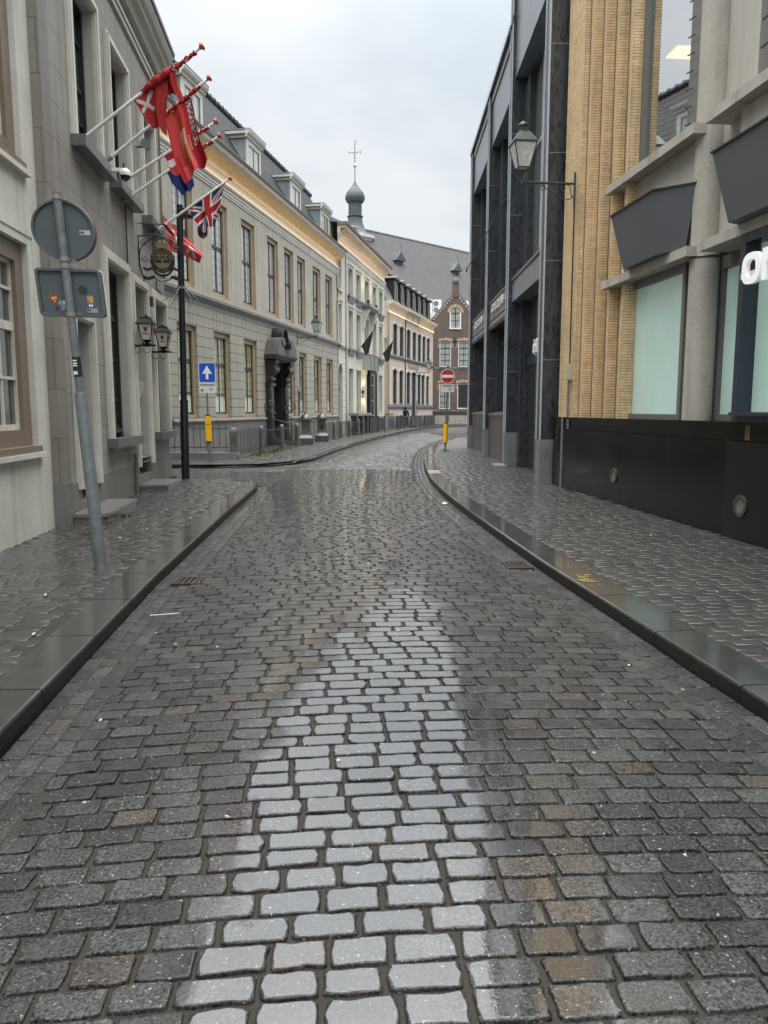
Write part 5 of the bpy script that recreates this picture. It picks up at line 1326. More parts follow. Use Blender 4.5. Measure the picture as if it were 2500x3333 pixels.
m = MB(1); m.tube([(0, 0, 31.1), (0, 0, 36.3)], [.06, .03], 6); m.tube([(-.75, 0, 34.7), (.75, 0, 34.8)], .035, 5)
for z in (33.7, 34.1, 35.3, 35.7): m.tube([(-.12, 0, z), (.12, 0, z)], .03, 5)
for x in (-.75, .75): m.tube([(x, 0, 34.55), (x, 0, 34.95)], .03, 5)
m.tube([(-.3, 0, 34.72), (0, 0, 34.35), (.3, 0, 34.75)], .025, 5); m.build('cross', M_sash, tu)
m = MB(1); m.lathe([(.02, 32.8), (.2, 32.95), (.24, 33.1), (.18, 33.28), (.02, 33.4)], (0, 0), 12); m.build('gilt_ball', M_gold, tu, smooth=True)
m = MB(1); m.box(.05, .4, -.01, .01, 35.9, 36.1); m.build('weather_vane', M_gold, tu)
# ------------------------------------------------------------------ dark steel-clad shop building (right, further)
DP, DQ = (3.22, 15.9), (3.36, 31.0)
dk = facade('steel_shop_building', 'dark blue-grey steel-clad shop building with tall piers', 'building', DP, DQ); dk['_sg'] = 1
PIERS = [(-.02, .43), (4.87, 5.22), (9.45, 9.85), (14.75, 15.15)]
for i, (a, b) in enumerate(PIERS):
    top = 14.6 if i < 2 else 11.25; base = 1.0 if i < 2 else .98
    wd = .0
    m = MB(1); m.box(a, b, -.42, 0, base, top)
    pr = m.build('pier', M_steel, dk)
    m = MB(1); m.box(a - .008, a + .03, -.005, .022, base, top); m.box(b - .03, b + .008, -.005, .022, base, top); m.build('edge_trim', M_steeledge, pr)
    m = MB(1)
    for z in [q for q in (2.6, 4.55, 6.6, 8.6, 10.4, 12.4) if q < top]: m.box(a - .003, b + .003, -.42, .003, z, z + .018)
    m.build('panel_joint', mat('joint_grey', (.16, .18, .2), .4), pr)
    m = MB(1); m.box(a - .01, b + .01, -.43, .02, .05, base - .005); m.build('base_stone', M_pbase, dk)
m = MB(1); m.box(-.4, 15.1, -10, -.62, 0, 11.0); m.box(-.4, 5.1, -10, -.62, 11.0, 14.5); m.build('core', M_steel, dk)
for i in range(3):
    a, b = PIERS[i][1] + .002, PIERS[i + 1][0] - .002
    # fascia between ground and upper floor, with a wet stone-like cap
    m = MB(1); m.box(a, b, -.6, -.10, 4.40, 4.92); fa = m.build('fascia', M_steel2, dk)
    m = MB(1); m.hull8([(a, -.6, 4.922), (b, -.6, 4.922), (b, -.07, 4.922), (a, -.07, 4.922), (a, -.6, 5.12), (b, -.6, 5.12), (b, -.07, 5.0), (a, -.07, 5.0)]); m.build('fascia_cap', M_rustcap, fa)
    top = 14.0 if i == 0 else 11.0
    m = MB(1); m.box(a, b, -.6, -.08, 9.75 if i else 9.95, top); m.box(a, b, -.62, -.04, top, top + .22); m.build('upper_fascia', M_steel2, dk)
    # side return with flat steel next to pier, then glass
    for bx in ((b - .75, b, -.56, -.32, 5.12, 9.75), (a, a + .14, -.56, -.38, 5.12, 9.75), (b - .42, b, -.56, -.30, .1, 4.40), (a, a + .10, -.56, -.38, .1, 4.40)): MB(1).box(*bx).build('side_panel', M_steel, dk)
    m = MB(1); m.face([(a + .14, -.48, 5.12), (b - .75, -.48, 5.12), (b - .75, -.48, 9.75), (a + .14, -.48, 9.75)]); pn = m.build('upper_glass', M_g_green, dk, fix=False)
    m = MB(1)
    for k in range(1, 3): x = a + .14 + (b - a - .89) * k / 3; m.box(x - .025, x + .025, -.48, -.42, 5.12, 9.75)
    m.box(a + .14, b - .75, -.48, -.43, 7.9, 7.96); m.box(a + .10, a + .16, -.48, -.40, 5.12, 9.75); m.build('glazing_bar', M_navy if i else M_steeledge, pn)
    if i:
        m = MB(1); m.box(a, b, -.5, -.12, .05, 1.42); m.box(a + 1.4, a + 1.405, -.12, -.117, .05, 1.42); m.build('stall_riser', M_panel, dk)
        m = MB(1); m.hull8([(a, -.7, 1.422), (b, -.7, 1.422), (b, -.09, 1.422), (a, -.09, 1.422), (a, -.7, 1.60), (b, -.7, 1.60), (b, -.09, 1.48), (a, -.09, 1.48)]); m.build('sill', M_rustcap, dk)
        m = MB(1); m.face([(a + .1, -.48, 1.6), (b - .42, -.48, 1.6), (b - .42, -.48, 4.4), (a + .1, -.48, 4.4)]); pn = m.build('shop_glass', M_gr_dk, dk, fix=False)
        m = MB(1); m.box(a + 1.9, a + 1.96, -.48, -.42, 1.6, 4.4); m.box(a + .1, b - .42, -.48, -.42, 3.6, 3.68); m.build('glazing_bar', M_navy, pn)
        m = MB(1); m.mould([(-.5, 4.36), (-.10, 4.36), (-.06, 4.2), (-.10, 4.12), (-.5, 4.22)], a + .02, b - .02); m.build('roller_housing', M_hood, fa)
        m = MB(1); sgn = 'COFFEE & TEAN'
        add_text(m, '\u2013' + sgn + '\u2013', .34, lambda x, y, d: ((a + b) / 2 - x * 1.0, -.06 + d, 4.58 + y), .003, spacing=1.02, thick=.03); m.build('sign_letters', mat('pale_letter', (.50, .50, .46), .4), fa)
    else:
        m = MB(1); m.box(a, b, -.54, -.46, 2.72, 2.98); m.box(a + 1.2, a + 1.28, -.52, -.42, .1, 2.72); m.box(a + 2.3, a + 2.42, -.52, -.40, .1, 4.4); m.box(a + 1.2, a + 2.3, -.5, -.42, 2.6, 2.7); m.build('door_frame', M_navy, dk)
        m = MB(1); m.face([(a + .1, -.49, .1), (b - .4, -.49, .1), (b - .4, -.49, 4.4), (a + .1, -.49, 4.4)]); m.build('shop_glass', M_gr_dk, dk, fix=False)
        m = MB(1); m.box(a + 1.62, a + 1.72, -.46, -.41, .3, 2.5); m.build('door_bar', M_galv, dk)
        m = MB(1); m.box(a + .2, a + .55, -.48, -.62, 3.0, 4.3); m.build('pale_blind', M_offwhite, dk)
        m = MB(1); add_text(m, 'de Barones', .46, lambda x, y, d: (2.85 - x * .62, -.36 + d, 2.94 + y), .006, thick=.05, center=False); m.box(.95, 2.9, -.40, -.37, 2.90, 2.93); m.build('sign_letters', M_white, dk)
        m = MB(1); add_text(m, 'V', .9, lambda x, y, d: (4.55 - x * .6, -.07 + d, 12.0 + y), .004, thick=.05); m.build('roof_letter', M_white, dk)
m = MB(1); m.box(4.85, 15.2, -.7, .03, 11.25, 11.42); m.box(-.1, 5.24, -.7, .03, 14.6, 14.8); m.box(15.1, 15.16, -.7, -.4, .05, 11.25); m.build('parapet', M_steel, dk)
m = MB(1); m.box(5.0, 15.2, .031, .05, 11.27, 11.40); m.build('parapet_edge', M_steeledge, dk)
rd = MB(1); rd.tube([(15.6, .08, 7.1), (5.1, .08, 7.1)], .02, 6); rd.tube([(15.6, .08, 7.02), (15.6, .08, 7.2)], .03, 6); rd.build('tension_rod', M_sash, dk)
mg = thing('door_mat_stone', 'pale threshold strip at the foot of the second steel pier', 'threshold'); m = MB(1); m.box(-.6, .4, 0, .28, 0, .035); m.build('slab', M_bluestone, mg); put(mg, DP, DQ, 5.05, .01, .1, 1)

# ------------------------------------------------------------------ yellow brick and concrete bank building (right, near)
BP, BQ = (4.24, 7.66), (3.47, 15.07)
bk = facade('bank_building', 'yellow pleated brick and concrete office building on a black granite plinth', 'building', BP, BQ); bk['_sg'] = 1
m = MB(1); m.box(-10, 7.97, -.6, 0, -.05, 1.24); m.box(-10, 7.97, -.6, -.012, 1.245, 1.44); m.box(-10, 7.97, -.6, .015, 1.44, 1.462); pl_ = m.build('plinth', M_granite, bk)
m = MB(1); m.box(-10, 1.52, -.1, .003, -.04, 1.238); m.build('rough_panel', M_granite2, pl_)
m = MB(1)
for x in (4.5, 3.0): m.box(x, x + .005, -.1, .0015, -.04, 1.238)
m.build('panel_joint', M_sash, pl_)
m = MB(1); m.box(7.36, 7.44, 0, .02, .1, 1.46); m.build('steel_strip', M_galv, bk)
# pleated brick: facets run out towards the camera, then return
P_ = [(7.98, -.10), (6.90, -.02), (6.88, -.12)]
x = 6.88
for k in range(4):
    P_ += [(x - .53, .015), (x - .545, -.15)]; x -= .545
P_ += [(4.70, -.5)]
m = MB(1); Zs = [1.463, 13.2]
for (a, b), (c, d) in zip(P_, P_[1:]): m.face([(a, b, Zs[0]), (c, d, Zs[0]), (c, d, Zs[1]), (a, b, Zs[1])])
m.slab(P_ + [(7.98, -.4)], 13.2, 13.25); m.build('pleated_brick', M_ybrick, bk, fix=False)
m = MB(1)
for k in range(4): m.box(6.88 - .545 * k - .014, 6.88 - .545 * k + .006, -.16, -.118 - (.03 if k else 0) + .012, 1.463, 13.1)
m.build('valley_joint', M_gutter, bk)
# concrete frame: column, beams, spandrel
m = MB(1)
prof = [(2.71 + .19 * math.cos(math.radians(a)), -.235 + .19 * math.sin(math.radians(a))) for a in range(0, 360, 10)]
m.slab(prof, 1.463, 13.2); m.build('round_column', M_conc, bk, smooth=True, angle=30)
m = MB(1); m.box(1.85, 2.60, -.6, -.3, 3.72, 13.2); m.build('flat_pier', M_conc2, bk)
m = MB(1); m.tube([(2.71 + .195 * math.cos(math.radians(a)), -.235 + .195 * math.sin(math.radians(a)), 3.56) for a in range(-30, 211, 12)], .012, 5); m.build('column_band', M_sash, bk)
for a, b, z in ((2.62, 5.50, 3.57), (2.58, 5.46, 5.06)):
    m = MB(1); m.box(a, b, -.4, .075, z, z + .125); m.build('concrete_beam', M_conc, bk)
for z in (3.57, 5.09):
    m = MB(1); m.box(-9, 2.36, -.6, .04, z, z + .125); m.build('concrete_beam', M_conc, bk)
m = MB(1); m.box(2.9, 4.72, -.6, -.13, 3.70, 5.055); m.box(-9, 1.85, -.6, -.13, 4.5, 5.085); m.build('concrete_spandrel', M_conc2, bk)
# dark back wall and lower windows with mint film
m = MB(1); m.box(-9.5, 7.9, -9, -.65, 0, 5.05); m.box(-9.5, 7.9, -9, -3.2, 5.05, 13.2); m.box(4.74, 7.9, -.48, -.42, 5.05, 13.2); m.box(-9.5, 7.9, -3.3, -.6, 12.6, 13.2); m.build('core', M_conc2, bk)
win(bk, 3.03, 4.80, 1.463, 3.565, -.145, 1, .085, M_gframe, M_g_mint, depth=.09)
m = MB(1); m.box(3.03, 4.80, -.2, -.139, 3.46, 3.566); m.build('head_panel', M_gframe, bk)
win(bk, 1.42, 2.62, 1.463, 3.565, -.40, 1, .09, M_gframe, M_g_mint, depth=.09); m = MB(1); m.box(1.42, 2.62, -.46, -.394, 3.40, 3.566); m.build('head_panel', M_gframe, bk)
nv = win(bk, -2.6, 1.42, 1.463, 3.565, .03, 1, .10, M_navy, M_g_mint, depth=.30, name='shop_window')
m = MB(1); m.box(-2.5, 1.32, .02, .12, 1.535, 1.575); m.build('sill', M_navy, nv)
m = MB(1); m.box(-9, -2.61, -.3, -.1, 1.463, 3.565); m.build('brick_pier', M_ybrick, bk)
# sign letters, lit white
sl_ = thing('sign_letters', 'big white lit letters ON on the navy shop window', 'sign'); m = MB(1)
def fnO(x, y, d): return (-x, d, y)
M_lit = mat('lit_letter', (.85, .85, .84), .35, emit=.2)
o8 = [(.17 * math.copysign(abs(math.cos(a)) ** .72, math.cos(a)), .165 + .165 * math.copysign(abs(math.sin(a)) ** .72, math.sin(a))) for a in [2 * PI * k / 40 for k in range(40)]]
i8 = [(x * .52, .165 + (y - .165) * .56) for x, y in o8]
for k in range(40):
    j = (k + 1) % 40
    m.plate([o8[k], o8[j], i8[j], i8[k]], .0, .045)
m.build('letter_o', M_lit, sl_)
m = MB(1); m.plate([(-.205, 0), (-.285, 0), (-.285, .33), (-.205, .33)], 0, .045); m.plate([(-.46, 0), (-.53, 0), (-.53, .33), (-.46, .33)], 0, .045); m.plate([(-.206, .33), (-.30, .33), (-.529, 0), (-.44, 0)], .001, .044); m.build('letter_n', M_lit, sl_)
m = MB(1); m.box(-.6, .27, -.04, -.005, .085, .15); m.box(.16, .2, -.05, -.005, .13, .2); m.build('mounting_rail', M_offwhite, sl_)
put(sl_, BP, BQ, .885, .17, 2.945, 1)
# upper window with lit room
m = MB(1); m.face([(2.95, -.2, 12.6), (4.62, -.2, 12.6), (4.62, -.2, 5.2), (2.95, -.2, 5.2)]); uw = m.build('upper_window', M_clear, bk, fix=False)
m = MB(1); m.box(4.60, 4.72, -.25, -.14, 5.19, 12.6); m.box(2.93, 3.26, -.25, -.17, 5.19, 12.6); m.box(3.26, 4.60, -.25, -.15, 5.19, 5.24); m.build('frame', M_gframe, uw)
m = MB(1)
for k in range(14): m.tube([(3.08, -.13, 5.35 + k * .22), (3.25, -.13, 5.38 + k * .22)], .010, 5)
m.build('louvre_rod', M_sash, uw)
cl_ = thing('ceiling_lamp', 'lit square ceiling lamp seen through the upper window of the yellow brick building', 'lamp'); m = MB(1); m.box(-.27, .27, -.27, .27, 0, .06); m.build('case', M_white, cl_); m = MB(1); m.box(-.22, .22, -.22, .22, -.012, -.001); m.build('diffuser', mat('lamp_diffuser', (1, .62, .22), .5, emit=4.0), cl_); put(cl_, BP, BQ, 5.75, -1.3, 7.43, 1)
m = MB(1); m.box(-9.5, 7.9, -3.2, -.5, 7.5, 7.6); m.build('ceiling', M_white, bk)
m = MB(1); m.box(1.0, 1.05, -.5, -.2, 5.22, 12.6); m.box(-9, 1.72, -.55, -.5, 5.22, 12.6)
for k in range(16): m.tube([(1.05, -.25, 5.4 + k * .3), (1.72, -.25, 5.4 + k * .3)], .014, 5)
m.box(.55, 1.0, -.5, -.05, 5.3, 12.6); m.build('louvre_window', M_navy, bk)
def hood(s0, s1, label):
    o = thing('window_hood', label, 'hood', group='grey metal window hoods')
    m = MB(1); b, t_ = 0, .78; L = s1 - s0
    m.hull8([(.18, -.05, b), (L, -.05, b), (L - .12, .20, b), (.44, .20, b), (-.066, -.05, t_), (L + .14, -.05, t_), (L + .02, .36, t_), (.36, .36, t_)]); m.build('metal_body', M_hood, o)
    m = MB(1); m.slab([(-.08, -.05), (L + .16, -.05), (L + .03, .38), (.34, .38)], t_ + .002, t_ + .025); m.build('top_cap', M_sash, o)
    put(o, BP, BQ, s0, -.01, 3.702, 1); return o
hood(2.74, 4.46, 'grey tapering metal hood between the round column and the yellow brick pleats'); hood(-.5, 1.55, 'grey tapering metal hood at the right edge beyond the round column')
def round_light(s, z, label):
    o = thing('plinth_light', label, 'light', group='round lights in the granite plinth'); m = MB(1)
    f = lambda p, d: (p[0], d, p[1])
    A, B = arc(0, 0, .128, 0, 360, 28), arc(0, 0, .085, 0, 360, 28)
    for k in range(28): m.prism([A[k], A[k + 1], B[k + 1], B[k]], f, 0, .016)
    m.build('rim', mat('bronze_rim', (.11, .10, .085), .35, metal=.6), o, smooth=True)
    m = MB(1); m.prism(arc(0, 0, .086, 0, 350, 27), f, .0, .005); m.build('lens', M_gframe, o); put(o, BP, BQ, s, .0035, z, 1)
round_light(4.83, .54, 'round bronze light in the granite plinth, the farther of two'); round_light(1.15, .5, 'round bronze light in the granite plinth, the nearer of two')
o = thing('house_plate', 'small grey square number plate on the granite plinth below the conduit', 'plate'); m = MB(1); m.box(-.06, .06, 0, .012, -.085, .085); m.build('board', M_galv, o)
m = MB(1)
for x in (-.025, .025):
    for z in (-.035, .035): m.tube([(x + .016 * math.cos(a), .013, z + .02 * math.sin(a)) for a in [PI * k / 4 for k in range(9)]], .004, 4)
m.build('worn_symbol', M_sash, o); put(o, BP, BQ, 7.1, .001, 1.33, 1)
o = MB(1); o.box(-.05, .05, 0, .003, -.085, .085); put(tag(o.build('tape_patch', mat('brown_tape', (.12, .06, .02), .5)), 'strip of brown tape on the granite plinth edge', 'tape'), BP, BQ, 1.12, -.011, 1.34, 1)
# lantern on the brick, with cable, box and pipe
wall_lantern('green bracket lantern on the yellow brick wall', BP, BQ, 7.1, 5.70, 1, 1.0, .60).location.x -= .0
o = thing('lamp_conduit', 'black cable, grey box and pipe running down the yellow brick', 'conduit'); m = MB(1); m.tube([(0, .05, 5.3), (.01, .045, 4.0), (0, .045, 2.45)], .014, 6); m.build('cable', M_sash, o)
m = MB(1); m.box(-.06, .06, .0, .11, 2.16, 2.46); m.build('box', mat('beige_box', (.42, .40, .32), .5), o); m = MB(1); m.tube([(.0, .05, 2.16), (.02, .05, 2.1), (.02, .05, 1.47)], .022, 8); m.build('pipe', M_galv, o); put(o, BP, BQ, 7.1, -.04, 0, 1)
wall_lantern('dark bracket lantern on the grey town house wall', TP, TQ, 13.6, 5.03, -1, .98, .60)
wall_lantern('small bracket lantern on the pink house front', KP, KQ, 10.2, 4.95, -1, 1.15, .75)
for lab, p, q, s, sg, pts in (('white and black lamp conduit down the grey town house wall', TP, TQ, 13.6, -1, ((4.6, 2.6, M_offwhite), (2.6, .2, M_sash))), ('thin lamp conduit down the pink house front', KP, KQ, 10.2, -1, ((4.6, 2.4, M_offwhite), (2.4, .2, M_sash)))):
    o = thing('lamp_conduit', lab, 'conduit')
    for z1, z0, mm in pts:
        m = MB(sg); m.tube([(0, .04, z1), (0, .04, z0)], .025, 6); m.build('pipe' if mm is M_offwhite else 'cable', mm, o)
    m = MB(sg); m.box(-.06, .06, 0, .1, pts[0][1] - .1, pts[0][1] + .1); m.build('box', mat('beige_box', (.42, .40, .32), .5), o); put(o, p, q, s, .02, 0, sg)

# ------------------------------------------------------------------ leaning sign pole, seen from behind
sp = thing('leaning_sign', 'leaning galvanised sign pole with grey sign backs full of stickers', 'road sign', (-2.69, 7.17, .1))
lean = lambda z: (-.068 * z, .0, z)
m = MB(1); m.tube([lean(-.1), lean(1.63), lean(1.66)], [.057, .055, .047], 14); m.tube([lean(1.66), lean(3.42)], .038, 14); m.tube([lean(.0), lean(.18)], .061, 14); m.build('pole', M_galv, sp, smooth=True)
ROT = math.radians(12); cR, sR = math.cos(ROT), math.sin(ROT)
def onsign(x, d, z, z0):   # x across, d away from viewer
    b = lean(z0); zz = z - z0
    return (b[0] + x * cR + d * -sR * -1 + zz * -.085, b[1] + .05 + x * sR + d * cR, z)
def sprism(m, poly, d0, d1, z0, mi=0): m.prism(poly, lambda p, d: onsign(p[0], d, p[1], z0), d0, d1, mi)
Z1 = 3.11
m = MB(1); sprism(m, arc(.0, Z1, .252, 0, 352, 44), .02, .026, Z1)
A, B = arc(0, Z1, .268, 0, 360, 44), arc(0, Z1, .251, 0, 360, 44)
for k in range(44): sprism(m, [A[k], A[k + 1], B[k + 1], B[k]], -.005, .034, Z1)
rb = m.build('round_sign_back', M_signback, sp)
m = MB(1); sprism(m, arc(0, Z1, .271, 0, 352, 44), .0342, .038, Z1); m.build('red_face', M_red, rb)
m = MB(1); sprism(m, [(.13, Z1 - .03), (.22, Z1 - .03), (.22, Z1 + .01), (.13, Z1 + .01)], .017, .0195, Z1); sprism(m, [(.135, Z1 - .02), (.17, Z1 - .02), (.17, Z1), (.135, Z1)], .0155, .0168, Z1, 1); m.build('maker_label', [mat('label_grey', (.40, .42, .38), .5), M_signback], rb)
Z2 = 2.56; hw, hh, r = .282, .212, .035
rr = lambda hw, hh, r: [p for cx, cy, a in ((hw - r, hh - r, 0), (-hw + r, hh - r, 90), (-hw + r, -hh + r, 180), (hw - r, -hh + r, 270)) for p in arc(cx, Z2 + cy, r, a, a + 90, 5)]
m = MB(1); o_, i_ = rr(hw, hh, r), rr(hw - .022, hh - .022, r - .012); sprism(m, rr(hw - .01, hh - .01, r), .02, .026, Z2)
for k in range(len(o_)):
    j = (k + 1) % len(o_); sprism(m, [o_[k], o_[j], i_[j], i_[k]], -.008, .03, Z2)
pb = m.build('plate_back', M_signback, sp)
m = MB(1); sprism(m, rr(hw + .004, hh + .004, r), .0302, .034, Z2); m.build('white_face', M_white, pb)
for z in (3.38, 2.845, 2.785, 2.36):
    m = MB(1); zc = Z1 if z > 2.8 else Z2
    sprism(m, [(-.075, z - .02), (.075, z - .02), (.075, z + .02), (-.075, z + .02)], .0, .018, zc); b = lean(z); m.tube([(b[0], b[1], z - .019), (b[0], b[1], z + .019)], .044, 14)
    for x in (-.06, .06): sprism(m, [(x + .01 * math.cos(a), z + .01 * math.sin(a)) for a in [PI * k / 3 for k in range(6)]], -.008, .0, zc)
    m.build('clamp', mat('clamp_metal', (.27, .25, .245), .4, metal=.3), sp)
def sticker(name, polys, label=None):
    m = MB(1); ms = []
    for i, (poly, mm) in enumerate(polys):
        if mm not in ms: ms.append(mm)
        sprism(m, poly, .0165 - i * .0012, .0195 - i * .0012, Z2, ms.index(mm))
    return m.build(name, ms, pb)
circ = lambda x, z, r_: arc(x * .84, Z2 + z, r_, 0, 340, 17)
box4 = lambda x0, x1, z0, z1: [(x0 * .84, Z2 + z0), (x1 * .84, Z2 + z0), (x1 * .84, Z2 + z1), (x0 * .84, Z2 + z1)]
S_or = mat('sticker_red_orange', (.42, .07, .02), .5); S_br = mat('sticker_brown', (.16, .03, .015), .5); S_cr = mat('sticker_cream', (.55, .42, .25), .5); S_te = mat('sticker_teal', (.13, .33, .36), .5); S_ma = mat('sticker_magenta', (.28, .02, .14), .5); S_gn = mat('sticker_green', (.02, .05, .02), .5); S_bl = mat('sticker_sky', (.03, .20, .42), .5); S_oc = mat('sticker_ochre', (.55, .27, .05), .5); S_nb = mat('sticker_navy', (.01, .03, .14), .5); S_gr = mat('sticker_grey', (.28, .31, .31), .5); S_dk = mat('sticker_charcoal', (.03, .035, .04), .5)
sticker('round_sticker', [(circ(-.185, -.055, .047), S_or), (circ(-.185, -.055, .038), S_br), (circ(-.20, -.05, .014), S_cr), (circ(-.17, -.045, .012), S_cr), (circ(-.18, -.075, .011), S_cr), (circ(-.165, -.068, .009), S_or)])
sticker('figure_sticker', [(circ(-.115, -.125, .030), S_te), (circ(-.125, -.09, .022), S_te), (circ(-.14, -.125, .02), S_ma), (circ(-.165, -.135, .016), S_gn)])
sticker('white_sticker', [(box4(-.10, -.07, -.10, -.07), M_offwhite)])
sticker('dark_round_sticker', [(circ(.12, .03, .043), S_dk), (circ(.12, .03, .030), M_sash), (box4(.105, .135, .02, .04), S_dk)])
sticker('blue_sticker', [(box4(.15, .215, -.13, -.015), S_bl), (box4(.157, .213, -.085, -.025), S_oc), (box4(.16, .18, -.075, -.06), S_or), (box4(.155, .212, -.128, -.09), S_nb), (box4(.165, .183, -.12, -.097), M_white), (box4(.19, .206, -.12, -.097), M_white)])
sticker('grey_sticker', [(box4(.14, .245, -.17, -.132), S_gr), (box4(.146, .175, -.158, -.143), S_dk)])
m = MB(1); m.tube([lean(1.80), lean(1.98)], .0395, 14); ps = m.build('pole_sticker', M_sash, sp, smooth=True)
m = MB(1)
for k, z in enumerate((1.94, 1.915, 1.895)): b = lean(z); m.box(b[0] - .02, b[0] + .016, b[1] - .0415, b[1] - .039, z, z + .012)
b = lean(1.84); m.box(b[0] - .022, b[0] + .012, b[1] - .0415, b[1] - .0388, 1.82, 1.85); m.build('sticker_print', M_white, ps)

# ------------------------------------------------------------------ front-facing road signs
def bike_icon(m, x, z, w_, moped=False):
    """side view of a bicycle or moped, w_ wide, drawn with thin bars on the plate (plane d=0 to -)"""
    q = w_; r = .22 * q; wl, wr = x - .28 * q, x + .28 * q; t_ = .018 * q * 1.4
    def bar(pts, rad=t_): m.tube([(a, -.004, b) for a, b in pts], rad, 5)
    for c in (wl, wr): bar(arc(c, z + r, r, 0, 360, 18), t_ * (1.5 if moped else 1))
    if not moped:
        bar([(wl, z + r), (x - .14 * q, z + .52 * q), (x + .12 * q, z + .52 * q), (x - .0 * q, z + r), (wl, z + r)]); bar([(x - .14 * q, z + .52 * q), (x - .0, z + r)]); bar([(wr, z + r), (x + .10 * q, z + .62 * q), (x + .18 * q, z + .66 * q)]); bar([(x - .22 * q, z + .57 * q), (x - .08 * q, z + .57 * q)], t_ * 1.5)
    else:
        bar([(wl, z + r), (x - .16 * q, z + .6 * q), (x - .24 * q, z + .63 * q)], t_ * 1.6); bar([(x - .16 * q, z + .42 * q), (x - .02 * q, z + .24 * q), (x + .2 * q, z + .26 * q)], t_ * 3); bar([(x + .02 * q, z + .52 * q), (x + .36 * q, z + .54 * q)], t_ * 2); bar([(x + .2 * q, z + .5 * q), (wr, z + r)], t_ * 1.6)
def rrect(hw, hh, r, cz): return [p for cx, cy, a in ((hw - r, hh - r, 0), (-hw + r, hh - r, 90), (-hw + r, -hh + r, 180), (hw - r, -hh + r, 270)) for p in arc(cx, cz + cy, r, a, a + 90, 4)]
fy = lambda y0: (lambda p, d: (p[0], d, p[1]))
def subplate(o, zc, hw=.225, hh=.145, x0=0, patch=False):
    m = MB(1); m.prism([(x + x0, z) for x, z in rrect(hw, hh, .025, zc)], fy(0), -.01, .0); pl = m.build('exception_plate', M_offwhite, o)
    m = MB(1); add_text(m, 'uitgezonderd', .088, lambda x, y, d: (x0 + x * .90, -.0125, zc + .055 + y), .0018, spacing=1.0); m.build('lettering', M_sash, pl, fix=False)
    m = MB(1); bike_icon(m, x0 - .105, zc - .115, .19); m.build('bicycle_symbol', M_sash, pl)
    m = MB(1); bike_icon(m, x0 + .105, zc - .115, .19, True); m.build('moped_symbol', M_sash, pl)
    if patch:
        m = MB(1); m.prism(arc(x0 - .155, zc - .07, .035, 0, 330, 11), fy(0), -.016, -.012); m.build('round_sticker', mat('olive_sticker', (.12, .12, .03), .5), pl)
def sleeve(o, z0, z1, r=.083, tx=0.0, fn=None):
    m = MB(1); f = fn or (lambda z: (0, 0, z)); m.tube([f(z0), f(z1)], r, 18); s_ = m.build('yellow_sleeve', M_yellow, o, smooth=True)
    m = MB(1); m.tube([f(z1 + .001), f(z1 + .03)], r * .98, 18); m.tube([f(z0 - .04), f(z0 - .001)], r * .8, 18); m.build('sleeve_cap', M_sash, s_, smooth=True)
    return s_
bs = thing('oneway_sign', 'blue one-way arrow sign with bicycle exception plate and yellow sleeve', 'road sign', (-5.08, 22.38, .1)); ln = lambda z: (-.012 * z, .03, z)
m = MB(1); m.tube([ln(-.1), ln(.55)], .055, 12); m.tube([ln(.55), ln(2.85)], .03, 10); m.build('pole', M_galv, bs, smooth=True)
zc = 2.56
m = MB(1); m.prism(rrect(.235, .28, .035, zc), fy(0), -.012, -.002); pl_ = m.build('sign_panel', M_white, bs)
m = MB(1); m.prism(rrect(.222, .267, .03, zc), fy(0), -.015, -.0125); m.build('blue_field', M_blue, pl_)
m = MB(1); m.prism([(-.035, zc - .19), (.035, zc - .19), (.035, zc - .02), (.142, zc - .045), (.0, zc + .2), (-.142, zc - .045), (-.035, zc - .02)], fy(0), -.018, -.0155); m.build('arrow', M_white, pl_)
subplate(bs, 2.13, .23, .15, -.0, True)
s_ = sleeve(bs, .60, 1.33, .085, 0, ln)
m = MB(1); m.box(-.06, .045, -.062, -.057, 1.08, 1.10); m.build('torn_label', M_door, s_)
bs.rotation_euler = (0, 0, math.radians(10))
ne = thing('no_entry_sign', 'red no-entry sign with bicycle exception plate on a pole with yellow sleeve', 'road sign', (2.25, 28.28, .1)); ln2 = lambda z: (.022 * z, .04, z)
m = MB(1); m.tube([ln2(-.1), ln2(3.1)], .034, 10); m.build('pole', M_galv, ne, smooth=True)
zc = 2.71; X0 = .06
m = MB(1); m.prism(arc(X0, zc, .262, 0, 352, 40), fy(0), -.02, -.01); pl_ = m.build('sign_disc', M_white, ne)
m = MB(1); m.prism(arc(X0, zc, .240, 0, 352, 40), fy(0), -.023, -.0205); m.build('red_field', M_red, pl_)
m = MB(1); m.prism([(X0 - .215, zc - .055), (X0 + .215, zc - .055), (X0 + .215, zc + .05), (X0 - .215, zc + .05)], fy(0), -.026, -.0235); m.build('white_bar', M_white, pl_)
m = MB(1); m.prism([(X0 - .04, zc + .10), (X0 + .04, zc + .10), (X0 + .04, zc + .17), (X0 - .04, zc + .17)], fy(0), -.0262, -.0235); m.build('faded_sticker', mat('sticker_dull', (.22, .12, .12), .5), pl_)
subplate(ne, 2.285, .25, .145, .055)
sleeve(ne, .31, 1.0, .078, 0, ln2)
